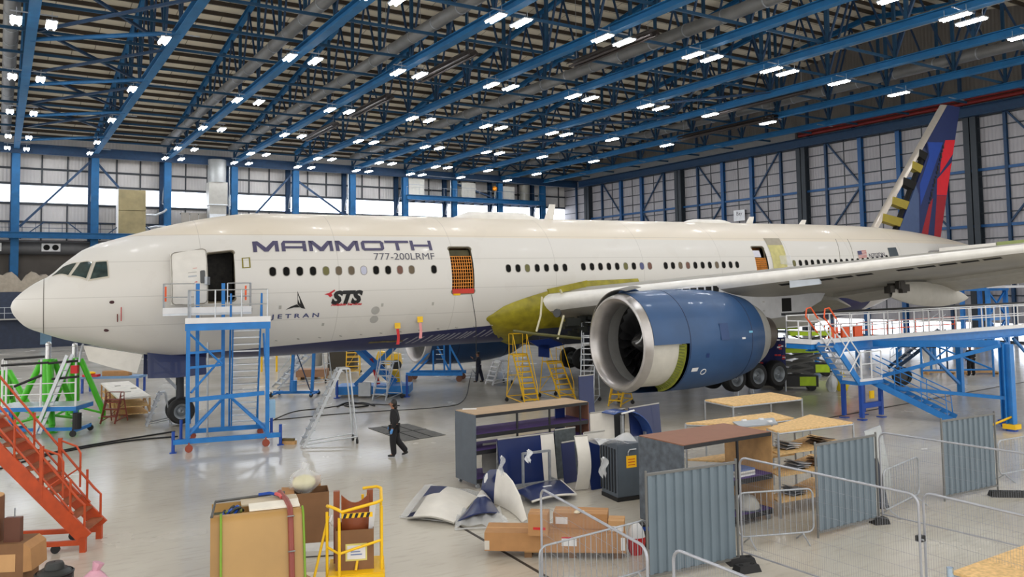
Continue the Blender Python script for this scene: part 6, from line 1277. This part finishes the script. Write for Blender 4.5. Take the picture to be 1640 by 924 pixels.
# ---- long cartons on a pallet
def carton(label, px0, px1, z, h, dep, m=CARD, tape=True, name='carton'):
    a, b2 = at2(px0[0], px0[1], z), at2(px1[0], px1[1], z); d = b2-a; L = float(np.linalg.norm(d)); t = thing(name, label, 'carton', a+np.array([0, 0, z+.001]), atan2(d[1], d[0]))
    MB().box((0, 0, 0), (L, dep, h)).build('body', m, t)
    if tape: MB().box((0, dep*.47, h+.0005), (L, dep*.55, h+.003)).build('tape', CARD_P, t)
    return t, L
pp = at2(840, 893); t = thing('pallet', 'timber pallet under the long cartons', 'pallet', pp, yaw(at2(775, 889), at2(1002, 891)))
for y in (0, .35, .7): MB().box((0, y, .1), (2.05, y+.1, .14)).build('slat', WOOD, t)
for x in (0, .9, 1.8): MB().box((x, 0, 0), (x+.15, .8, .099)).build('bearer', mat('bearer_brown', (120, 88, 56), .7), t)
t, L = carton('long flat carton, lowest of the stack behind the crowd barrier', (776, 882), (1003, 886), .141, .36, .72)
MB().box((L*.55, -.005, .12), (L*.55+.3, -.001, .3)).build('label', WHITEP, t); MB().box((0, -.004, .02), (.1, -.001, .2)).build('torn_label', mat('torn_paper', (206, 200, 190), .6), t); MB().box((L-.1, -.004, .05), (L-.02, -.001, .3)).build('white_print', WHITEP, t); MB().box((L*.55, -.006, .27), (L*.55+.3, -.0051, .3)).build('label_band', INKR, t)
t, L = carton('long carton lying on top of the lowest one', (886, 845), (973, 848), .51, .3, .5, CARD); MB().box((.05, -.005, .08), (.3, -.001, .22)).build('label', WHITEP, t)
t, L = carton('upright end carton at the left of the upper long one', (846, 858), (877, 859), .505, .42, .42); MB().box((.1, -.004, .12), (L-.04, -.001, .17)).build('red_print', RED, t)
t, L = carton('pale flap carton at the right end of the upper long one', (974, 852), (1000, 853), .505, .22, .4, CARD_P); MB().box((.05, -.004, .02), (L-.02, -.001, .12)).build('label', WHITEP, t)
t = thing('glove', 'pale work glove lying on the upper long carton', 'glove', G(925, 822, .82), .3); MB().ball((0, 0, .03), (.1, .06, .035)).build('palm', mat('glove_cream', (226, 214, 186), .8), t, True)
for k in range(4): MB().tube((.06, -.04+.027*k, .03), (.17-.01*abs(k-1.5), -.05+.034*k, .02), .014, 6).build('finger', mat('glove_cream', (226, 214, 186), .8), t, True)
t = thing('red_sack', 'red and white printed sack beside the right end of the cartons', 'sack', at2(1019, 888), rzv(10)); rows = [[((.2*(sin(pi*(.1+.85*v))**.5))*cos(q), (.14*(sin(pi*(.1+.85*v))**.5))*sin(q), .62*v) for q in np.linspace(0, 2*pi, 16, endpoint=False)] for v in np.linspace(0, 1, 8)]
MB().grid(rows[:5], closed=True).add(rows[0], [tuple(range(16))[::-1]]).build('red_body', RED, t, True); MB().grid(rows[4:], closed=True).add(rows[-1], [tuple(range(16))]).build('white_top', WHITEP, t, True)
t = thing('black_case', 'small black and blue case behind the near hoarding edge beside the red sack', 'case', at2(1034, 880), rzv(0)); MB().box((-.12, 0, 0), (.2, .3, .5)).build('body', BLACK, t); MB().box((-.1, -.01, .38), (.15, -.001, .46)).build('blue_label', JACKBLUE, t)
# ---- curved brown panel crate, lower left centre
t = thing('curved_crate', 'big brown curved lining panel with green edge strips at the bottom left', 'curved panel', at2(338, 985), rzv(20))
W_ = 1.5; prof = [(-.42, 0), (-.36, .45), (-.22, .95), (-.08, 1.34), (-.02, 1.5), (.06, 1.58), (.16, 1.61)]
BR = mat('panel_brown', (178, 140, 84), .42, var=.08, scale=1.5)
rows = [[(x, y, z) for x in np.linspace(.16, W_, 8)] for y, z in prof]; MB().slab(rows, (0, .05, -.03)).build('front_skin', BR, t, 50)
MB().slab([[(x, y+.02, z) for x in (-.02, .14)] for y, z in prof], (0, .05, -.03)).build('side_skin', mat('panel_brown_dark', (160, 122, 70), .5), t, 50)
for x in (.15, W_+.02): MB().path([(x, y-.02, z+.01) for y, z in prof], .02, 6).build('green_edge_strip', mat('strip_green', (120, 160, 40), .5), t)
MB().path([(W_-.2, y-.03, z+.03) for y, z in prof]+[(W_-.22, .5, 1.66), (W_-.3, 1.1, 1.68)], .05, 8).build('red_hose', mat('hose_red', (140, 66, 56), .5), t, True)
for (y, z) in ((-.25, .95), (-.07, 1.5)): MB().path([(W_-.2+.055*cos(q), y-.03-.055*sin(q)*.9, z+.03+.055*sin(q)*.3) for q in np.linspace(0, 2*pi, 11)[:-1]], .012, 5, True).build('hose_clip', STEEL, t)
MB().slab([[(.62, .17, 1.615), (W_-.02, .17, 1.615)], [(.62, .55, 1.63), (W_-.02, .6, 1.63)]], (0, 0, .03)).build('white_top_board', mat('board_white', (236, 230, 216), .6), t)
MB().slab([[(.5, .62, 1.6), (W_, .62, 1.6)], [(.5, 1.15, 1.58), (W_, 1.15, 1.58)]], (0, 0, .03)).build('back_skin', mat('panel_beige', (196, 182, 156), .5), t)
MB().path([(0, .1, 1.6), (.06, 1.1, 1.62), (W_-.2, 1.22, 1.64)], .025, 6).build('top_bar', mat('bar_grey', (90, 90, 88), .5, .4), t); MB().box((0, -.3, 0), (W_, 1.15, .2)).build('base_tray', BR, t)
MB().box((0, 1.1, .201), (W_, 1.15, 1.575)).build('back_board', BR, t); MB().box((W_-.04, .1, .201), (W_-.001, 1.099, 1.57)).build('end_board', mat('panel_brown_dark', (160, 122, 70), .5), t)
cp = t.location+t.rotation_euler.to_matrix()@Vector((.32, .42, 1.5))
t2 = thing('cable_bundle', 'green and blue cable bundle in the open corner of the brown curved panel', 'cable bundle', cp, rzv(20))
for k in range(9): MB().path([(.13*cos(q+k)+.02*k-.08, .12*sin(q*1.3+k), .02+.05*sin(q*2+k)+.01*k) for q in np.linspace(0, 5, 12)], .024, 6).build('cable', [mat('cable_olive', (112, 120, 48), .6), JACKBLUE, mat('cable_dark', (46, 48, 40), .6)][k % 3], t2, True)
MB().box((-.28, -.25, -.06), (.2, .5, -.03)).build('tray', mat('tray_olive', (70, 72, 50), .7), t2)
cp = t.location+t.rotation_euler.to_matrix()@Vector((W_-.5, 1.0, 1.63))
t2 = thing('blue_strap', 'blue and pink strap end lying across the top of the brown curved panel', 'strap', cp, rzv(10)); MB().path([(-.2, .12, .03), (0, .1, .05), (.15, 0, .04)], .03, 7).build('blue_webbing', JACKBLUE, t2); MB().path([(.12, .02, .05), (.2, -.08, .05), (.26, -.24, .04)], .035, 7).build('pink_webbing', mat('strap_pink', (206, 92, 92), .6), t2)
# ---- open carton with bagged foam
p = at2(450, 882); t = thing('open_carton', 'tall open brown carton behind the curved panel', 'carton', at2(471, 872), rzv(16))
w_, d_, h_ = .74, .62, 1.06
for (a, c) in (((0, 0, 0), (w_, .015, h_)), ((0, d_-.015, 0), (w_, d_, h_)), ((0, .016, 0), (.015, d_-.016, h_)), ((w_-.015, .016, 0), (w_, d_-.016, h_))): MB().box(a, c).build('side', CARD_D, t)
MB().box((.016, .016, 0), (w_-.016, d_-.016, .02)).build('bottom', CARD_D, t); MB().slab([[(-.26, .0, h_+.02), (-.26, d_, h_+.02)], [(0, 0, h_), (0, d_, h_)]], (0, 0, .012)).build('flap', CARD, t); MB().hexa([(0, d_, h_), (w_*.8, d_, h_), (w_*.8, d_+.01, h_), (0, d_+.01, h_), (0, d_+.06, h_+.22), (w_*.8, d_+.06, h_+.22), (w_*.8, d_+.07, h_+.22), (0, d_+.07, h_+.22)]).build('flap', CARD, t)
t2 = bag('foam_bag', 'clear plastic bag of pale yellow foam on top of the open carton', Vector(t.location)+t.rotation_euler.to_matrix()@Vector((.22, .42, h_-.05)), .36, .5, FILM, 'plastic bag'); MB().ball((0, 0, .2), (.26, .24, .16)).build('foam', mat('foam_yellow', (232, 222, 160), .8), t2, True)
t = thing('white_plate', 'white flat plate on the floor right of the open carton', 'plate', at2(486, 893), rzv(8)); MB().hexa([(0, 0, .02), (.75, 0, .02), (.75, .42, .02), (0, .42, .02), (0, 0, .12), (.75, 0, .12), (.75, .42, .16), (0, .42, .16)]).build('body', mat('plate_white', (206, 206, 204), .5), t); MB().box((0, -.01, 0), (.75, .4, .019)).build('base_strip', mat('strip_black', (44, 42, 42), .6), t)
t = thing('timber_board', 'pale board with wooden edge lying on the floor left of the yellow cage', 'board', at2(478, 938), rzv(0)); MB().box((0, 0, .0), (.75, .62, .035)).build('board', mat('board_cream', (226, 216, 196), .6), t); MB().beam((-.02, .45, .03), (.5, -.15, .03), .05, .06).build('edge_batten', WOOD, t)
# ---- yellow cage with carton and brown seat shell
gy = at2(524, 960); t = thing('yellow_cage', 'yellow tubular step cage with solid base plate at the bottom centre left', 'work cage', gy, rzv(10))
W_, D_, Hc = .96, .72, 1.62
for x, y, h in ((0, 0, Hc), (.22, -.22, Hc-.06), (W_, 0, Hc+.05), (W_, D_, Hc+.12), (.62, D_, Hc+.1)): MB().tube((x, y, .0), (x, y, h-.1), .026, 8).build('post', YELLOW, t)
MB().path([(.0, D_, Hc-.2), (0, .1, Hc-.02), (.05, -.02, Hc), (.2, -.2, Hc-.02), (.26, -.22, Hc-.06), (W_-.1, -.1, Hc+.04), (W_, 0, Hc+.05), (W_, D_-.1, Hc+.12), (W_-.08, D_, Hc+.13), (.62, D_, Hc+.11)], .028, 8).path([(0, 0, Hc*.56), (.22, -.22, Hc*.52), (W_, 0, Hc*.6), (W_, D_, Hc*.64)], .024, 8).build('ring_rail', YELLOW, t)
MB().box((0.02, -.2, .42), (W_+.02, D_, .47)).build('step_plate', YELLOW, t); MB().box((.2, -.24, .0), (W_+.04, -.2, .46)).box((W_+.02, -.19, .0), (W_+.05, D_, .46)).build('base_plate', YELLOW, t)
for (p, q) in (((-.32, -.1, .0), (.02, .1, Hc-.2)), ((.5, -.05, .48), (.72, D_-.1, Hc+.05))): MB().tube(p, q, .024, 8).build('stay', YELLOW, t)
st = MB().box((.26, -.262, Hc-.16), (.8, -.24, Hc-.08)).build('hazard_strip', YELLOW, t)
for k in range(5): MB().hexa([(.28+.1*k, -.266, Hc-.16), (.33+.1*k, -.266, Hc-.16), (.33+.1*k, -.263, Hc-.16), (.28+.1*k, -.263, Hc-.16), (.31+.1*k, -.266, Hc-.08), (.36+.1*k, -.266, Hc-.08), (.36+.1*k, -.263, Hc-.08), (.31+.1*k, -.263, Hc-.08)]).build('black_dash', BLACK, st)
o = Vector(t.location); R = Matrix.Rotation(rzv(10), 3, 'Z')
t2 = thing('open_carton', 'brown carton with a taped paper label standing inside the yellow cage', 'carton', o+R@Vector((.14, .02, .471)), rzv(10)); w_, d_, h_ = .68, .55, .7
for (a, c) in (((0, 0, 0), (w_, .015, h_)), ((0, d_-.015, 0), (w_, d_, h_)), ((0, .016, 0), (.015, d_-.016, h_)), ((w_-.015, .016, 0), (w_, d_-.016, h_))): MB().box(a, c).build('side', CARD_D, t2)
lb = MB().box((.18, -.006, .16), (.56, -.001, .46)).build('label', mat('label_tape', (214, 204, 120), .6), t2); MB().box((.21, -.009, .19), (.53, -.0065, .43)).build('paper', WHITEP, lb)
for i in range(3): MB().box((.27, -.011, .26+.05*i), (.27+.2-.03*i, -.0095, .28+.05*i)).build('print_line', mat('print_blue', (110, 130, 180), .6), lb)
MB().box((.016, .016, 0), (w_-.016, d_-.016, .02)).build('bottom', CARD_D, t2)
t3 = thing('seat_shell', 'chestnut brown curved seat shell standing in the carton of the yellow cage', 'seat shell', o+R@Vector((.2, .14, .495)), rzv(10)); CH = mat('shell_chestnut', (136, 68, 34), .4, var=.15, coat=.2)
rows = [[(.04+.5*u, .14-.12*sin(pi*u), z) for u in np.linspace(0, 1, 9)] for z in (0, .5, 1.05, 1.2)]; rows[-1] = [(x, y, 1.24-.12*sin(pi*(x-.04)/.5)) for x, y, z in rows[-1]]; MB().slab(rows, (0, .03, 0)).build('shell', CH, t3, True)
for x in (-.1, .5): MB().box((x, .16, .02), (x+.11, .26, 1.3)).build('side_pillar', CH, t3)
MB().path([(-.12, .1, .72), (-.16, .05, .8), (-.12, .1, .9)], .02, 7).build('white_ring', WHITEP, t3); MB().slab([[(.52, .02, .5), (.6, .0, .5)], [(.55, .05, 1.1), (.66, .05, 1.05)]], (0, .01, 0)).build('film_strip', mat('film_strip', (210, 210, 212), .4), t3); MB().path([(.02, -.1, .42), (.02, -.1, .55), (.24, -.1, .55), (.24, -.1, .42)], .015, 6).build('white_bracket', WHITEP, t3)
# ---- stuff at the left bottom edge
t = thing('open_carton', 'brown carton with folded flaps at the left bottom corner', 'carton', at2(-6, 975), rzv(6)); w_ = .78
MB().box((-.6, 0, 0), (w_*.55, .6, 1.1)).build('body', CARD_D, t); MB().hexa([(w_*.55, 0, .6), (w_*.55+.14, .02, .62), (w_*.55+.14, .6, .62), (w_*.55, .6, .6), (w_*.55, 0, 1.1), (w_*.55+.12, 0, 1.0), (w_*.55+.12, .6, 1.0), (w_*.55, .6, 1.1)]).build('flap', CARD, t); MB().box((-.6, -.006, .62), (.3, -.001, .92)).build('paper_panel', CARD_P, t)
o = Vector(t.location); R = Matrix.Rotation(rzv(6), 3, 'Z')
t2 = thing('brown_moulding', 'dark brown moulded trim piece sticking up from the left corner carton', 'trim piece', o+R@Vector((.1, .1, 1.1)), rzv(6)); MB().box((-.05, 0, 0), (.22, .12, .42)).build('block', mat('trim_umber', (96, 56, 40), .5), t2); MB().tube((.1, .06, .42), (.1, .06, .58), .012, 5).build('wire', STEEL, t2)
t2 = thing('tube_roll', 'brown roll with a pale top at the left edge above the corner carton', 'roll', o+R@Vector((-.3, .25, 1.1)), rzv(6)); MB().tube((0, 0, 0), (0, 0, .78), .26, 18).build('roll', mat('roll_umber', (112, 72, 48), .6), t2, True); MB().tube((0, 0, .781), (0, 0, .8), .25, 18).build('pale_top', CARD_P, t2)
t2 = thing('brown_moulding', 'long brown moulded trim standing left of the dark piece in the corner carton', 'trim piece', o+R@Vector((-.24, .02, 1.1)), rzv(6)); MB().hexa([(-.15, -.08, 0), (.2, -.08, 0), (.2, 0, 0), (-.15, 0, 0), (-.1, -.08, .5), (.12, -.08, .56), (.12, 0, .56), (-.1, 0, .5)]).build('block', mat('trim_chestnut', (118, 66, 42), .5), t2); MB().ball((.02, -.04, .55), (.12, .06, .03)).build('pale_rag', OFFW, t2, True)
t = thing('black_drum', 'black stepped rubber drum at the bottom left edge', 'drum', at2(86, 980), 0); MB().lathe((0, 0, 0), (0, 0, 1), [(0, .01), (0, .3), (.64, .3), (.7, .26), (.74, .2), (.74, .16), (.8, .15), (.84, .13), (.85, .01)], 24).build('body', mat('drum_black', (36, 38, 38), .5), t, 30); MB().lathe((0, 0, .64), (0, 0, 1), [(0, .301), (.03, .315), (.05, .29)], 24).build('rim', BLACK, t)
bag('rubbish_bag', 'pink translucent bag at the bottom left edge beside the black drum', at2(152, 975), .29, .66, mat('bag_pink', (214, 160, 178), .4, var=.15))
# ---- floor mat, cables, channel
q = [at2(590, 686), at2(648, 707), at2(714, 697), at2(653, 679)]; t = thing('floor_mat', 'dark grey tiled rubber mat on the floor behind the walking person', 'mat', q[0]); MB().prism([p-q[0] for p in q], (0, 0, .02)).build('sheet', mat('mat_grey', (96, 96, 94), .75, var=.2, scale=6), t)
for i in range(1, 3): 
    u = i/3; MB().beam((q[0]*(1-u)+q[3]*u)-q[0]+np.array([0, 0, .021]), (q[1]*(1-u)+q[2]*u)-q[0]+np.array([0, 0, .021]), .06, .006).build('joint', DARK, t)
MB().beam((q[0]+q[1])/2-q[0]+np.array([0, 0, .021]), (q[3]+q[2])/2-q[0]+np.array([0, 0, .021]), .06, .006).build('joint', DARK, t)
def cable(label, pts, r=.018, m=BLACK):
    c = [at2(*p) for p in pts]; o = c[0]; out = []
    for i in range(len(c)-1):
        for k in range(6):
            u = k/6; p0, p1, p2, p3 = c[max(i-1, 0)], c[i], c[i+1], c[min(i+2, len(c)-1)]
            out.append(.5*((2*p1)+(-p0+p2)*u+(2*p0-5*p1+4*p2-p3)*u*u+(-p0+3*p1-3*p2+p3)*u**3)-o+np.array([0, 0, r]))
    out.append(c[-1]-o+np.array([0, 0, r])); t = MB().path(out, r, 6).build('floor_cable', m); t.location = o; tag(t, label, 'cable'); return t
cable('black cable on the floor running left past the orange stairs, upper of two', [(0, 742), (60, 731), (150, 713), (280, 692)], .03); cable('black cable on the floor running left past the orange stairs, lower of two', [(0, 752), (90, 727), (200, 708), (285, 700)], .03)
cable('dark cable curling on the floor behind the silver step ladder', [(432, 676), (470, 660), (520, 654), (560, 648), (600, 648), (640, 650)], .02); cable('thin dark cable on the floor from the belly to the silver ladder', [(440, 673), (560, 662), (700, 653), (742, 642), (752, 610), (756, 596)], .018)
cable('coiled black cable heap on the floor behind the silver ladder', [(540, 652), (556, 646), (575, 647), (590, 650), (570, 653), (552, 650), (580, 646), (600, 651)], .035)
CH_ = mat('channel_dark', (58, 52, 46), .7)
for i, (a, b2, lb) in enumerate((((728, 838), (900, 938), 'dark drain slot in the floor passing under the long cartons'), ((1290, 676), (1640, 612), 'dark drain slot in the floor beyond the racks'), ((0, 714), (0, 714), ''))):
    if not lb: continue
    t = MB().beam(at2(*a)+np.array([0, 0, .003]), at2(*b2)+np.array([0, 0, .003]), .07 if i == 0 else .12, .006).build('trim_%d' % (140+i), CH_); tag(t, lb, 'drain', kind='structure')
t = thing('air_hose', 'thin dark hose hanging from door two to the floor', 'hose', (0, 0, 0)); a = toW(FS(18.35, -12, .05)); b2 = G(757, 600); MB().path([a, (a[0], a[1]-.35, a[2]-1.2), (a[0]+.02, a[1]-.3, 1.5), (b2[0], b2[1], .3), (b2[0]+.1, b2[1]-.3, .02)], .018, 6).build('tube', BLACK, t)
t = thing('fairing_scrap', 'small timber offcut with yellow fittings on the floor right of the docking tower', 'offcut', at2(461, 712), rzv(-10)); MB().box((-.3, 0, 0), (.25, .2, .12)).build('block', WOOD, t); MB().box((-.25, .02, .121), (.2, .16, .2)).build('fitting', mat('fitting_olive', (96, 80, 40), .6), t)
# ================================================================ people
import bmesh
def skin(name, pts, edges, m, parent=None, root=0, sub=2):
    bm = bmesh.new(); L = bm.verts.layers.skin.verify(); vs = []
    for i, p in enumerate(pts):
        v = bm.verts.new(p[:3]); r = p[3]; v[L].radius = (r, p[4] if len(p) > 4 else r); v[L].use_root = (i == root); vs.append(v)
    for a, b2 in edges: bm.edges.new((vs[a], vs[b2]))
    me = bpy.data.meshes.new(name); bm.to_mesh(me); bm.free(); me.materials.append(m); o = bpy.data.objects.new(name, me); COL.objects.link(o)
    k = o.modifiers.new('skin', 'SKIN'); k.use_smooth_shade = True; s = o.modifiers.new('sub', 'SUBSURF'); s.levels = sub; s.render_levels = sub
    if parent: o.parent = parent
    return o
def person(label, p, rz, pose, hair, top, legs, shoe, glove=None):
    """local: faces -x, feet on z=0, 1.75 m"""
    J = pose
    pel, che, nk, hd = J['pelvis'], J['chest'], J['neck'], J['head']
    P = [(*pel, .12, .1), (*che, .14, .1), (*nk, .055), (*hd, .085, .1), (hd[0]-.005, hd[1], hd[2]+.1, .07, .08)]; E = [(0, 1), (1, 2), (2, 3), (3, 4)]
    for s in ('l', 'r'):
        b0 = len(P); P += [(*J['sh'+s], .06), (*J['el'+s], .045), (*J['wr'+s], .032), (*J['ha'+s], .036, .022)]; E += [(1, b0), (b0, b0+1), (b0+1, b0+2), (b0+2, b0+3)]
        h = np.array(J['ha'+s]); w_ = np.array(J['wr'+s]); d = h-w_; d = d/np.linalg.norm(d)
        for k in range(4): P.append((*(h+d*(.075+.012*(1.5-abs(k-1.5)))+np.array([.012*(k-1.5)*1.6, 0, -.004*k])), .009)); E.append((b0+3, len(P)-1))
        P.append((*(h+d*.03+np.array([-.045, 0, .01])), .01)); E.append((b0+3, len(P)-1))
        b1 = len(P); P += [(*J['hi'+s], .085), (*J['kn'+s], .058), (*J['an'+s], .042), (J['an'+s][0]-.12, J['an'+s][1], J['an'+s][2]-.05, .036)]; E += [(0, b1), (b1, b1+1), (b1+1, b1+2), (b1+2, b1+3)]
    body = skin('person', P, E, SKIN); body.location = p; body.rotation_euler = (0, 0, rz); tag(body, label, 'person')
    hx, hy, hz = hd
    MB().ball((hx-.105, hy, hz+.02), (.02, .016, .022)).build('nose', SKIN, body, True)
    for s in (-1, 1): MB().ball((hx-.088, hy+s*.033, hz+.045), (.012, .014, .009)).build('eye', mat('eye_dark', (40, 30, 26), .3), body, True); MB().ball((hx+.01, hy+s*.092, hz+.02), (.022, .012, .032)).build('ear', SKIN, body, True)
    MB().ball((hx-.092, hy, hz-.035), (.012, .026, .007)).build('mouth', mat('lip', (120, 66, 60), .6), body, True)
    hair(body, hd)
    T = [(pel[0], pel[1], pel[2]-.02, .25, .2), (*che, .26, .2), (nk[0], nk[1], nk[2]-.03, .085)]; TE = [(0, 1), (1, 2)]
    for s in ('l', 'r'):
        b0 = len(T); T += [(*J['sh'+s], .105), (*J['el'+s], .086), (*J['wr'+s], .064)]; TE += [(1, b0), (b0, b0+1), (b0+1, b0+2)]
    skin('jacket', T, TE, top, body)
    T = [(pel[0], pel[1], pel[2]-.03, .155, .14)]; TE = []
    for s in ('l', 'r'):
        b0 = len(T); a = J['an'+s]; T += [(*J['hi'+s], .14), (*J['kn'+s], .105), (a[0], a[1], a[2]-.05, .088)]; TE += [(0, b0), (b0, b0+1), (b0+1, b0+2)]
    skin('trousers', T, TE, legs, body)
    for s in ('l', 'r'):
        a = J['an'+s]; f = J.get('toe'+s, (a[0]-.2, a[1], .04)); skin('shoe', [(a[0]+.03, a[1], a[2]-.03, .06), (a[0]-.03, a[1], (a[2]+f[2])/2-.02, .05, .045), (f[0]+.05, f[1], f[2]+.005, .044, .034), (*f, .036, .026)], [(0, 1), (1, 2), (2, 3)], shoe, body)
        if glove and s in glove[1]:
            h = np.array(J['ha'+s]); w_ = np.array(J['wr'+s]); d = h-w_; d /= np.linalg.norm(d); GP = [(*w_, .04), (*h, .046, .03)]; GE = [(0, 1)]
            for k in range(4): GP.append((*(h+d*(.08+.012*(1.5-abs(k-1.5)))+np.array([.02*(k-1.5), 0, 0])), .012)); GE.append((1, len(GP)-1))
            GP.append((*(h+d*.03+np.array([-.05, 0, .01])), .013)); GE.append((1, len(GP)-1)); skin('glove', GP, GE, glove[0], body)
    return body
HAIRM = mat('hair_black', (24, 20, 20), .5)
def long_hair(b, h): MB().ball((h[0]+.05, h[1], h[2]+.05), (.098, .108, .135), 16, 10).ball((h[0]+.09, h[1], h[2]-.07), (.06, .08, .07)).build('hair', HAIRM, b, True)
def cap_hair(b, h): MB().ball((h[0]+.03, h[1], h[2]+.09), (.105, .104, .088), 16, 10).build('hair', HAIRM, b, True)
BLK = mat('cloth_black', (24, 24, 28), .85, var=.15); NVY = mat('cloth_navy', (28, 34, 52), .85, var=.12); SHO = mat('shoe_black', (22, 20, 20), .6)
walk = dict(pelvis=(0, 0, .92), chest=(-.02, 0, 1.26), neck=(-.03, 0, 1.46), head=(-.055, 0, 1.56), shl=(-.02, -.19, 1.36), ell=(.06, -.25, 1.1), wrl=(-.02, -.25, .88), hal=(-.05, -.25, .79), shr=(-.02, .19, 1.36), elr=(.04, .25, 1.1), wrr=(-.12, .22, .92), har=(-.17, .21, .85),
            hil=(0, -.1, .86), knl=(-.04, -.1, .5), anl=(.0, -.1, .1), hir=(0, .1, .86), knr=(.06, .1, .48), anr=(.36, .1, .17), toer=(.2, .1, .05))
person('person with dark hair in black jacket and blue gloves walking across the open floor', at2(632, 731), rzv(0), walk, long_hair, BLK, BLK, SHO, (mat('glove_blue', (84, 150, 214), .5), 'lr')).scale = (1.07, 1.07, 1.07)
stand = dict(pelvis=(0, 0, .94), chest=(-.02, 0, 1.28), neck=(-.03, 0, 1.48), head=(-.05, 0, 1.58), shl=(-.01, -.2, 1.38), ell=(-.02, -.27, 1.12), wrl=(-.12, -.2, .95), hal=(-.18, -.17, .9), shr=(-.01, .2, 1.38), elr=(-.02, .27, 1.12), wrr=(-.12, .2, .95), har=(-.18, .17, .9), hil=(0, -.1, .88), knl=(-.03, -.13, .5), anl=(0, -.15, .1), hir=(0, .1, .88), knr=(-.01, .13, .5), anr=(.02, .15, .1))
person('person in black overalls standing beyond the gantry with back turned', at2(1556, 602), rzv(-75), stand, cap_hair, BLK, BLK, SHO)
reach = dict(pelvis=(0, 0, .92), chest=(-.03, 0, 1.27), neck=(-.04, 0, 1.47), head=(-.06, 0, 1.57), shl=(-.03, -.2, 1.37), ell=(-.2, -.26, 1.25), wrl=(-.32, -.2, 1.38), hal=(-.38, -.18, 1.43), shr=(-.02, .2, 1.37), elr=(.05, .26, 1.12), wrr=(-.05, .25, .9), har=(-.1, .25, .83), hil=(0, -.1, .86), knl=(-.1, -.11, .5), anl=(-.12, -.12, .1), hir=(0, .1, .86), knr=(.12, .11, .5), anr=(.24, .12, .1))
person('person in dark work clothes reaching up under the belly beside the white podium steps', at2(767, 612), rzv(0), reach, cap_hair, NVY, NVY, SHO)
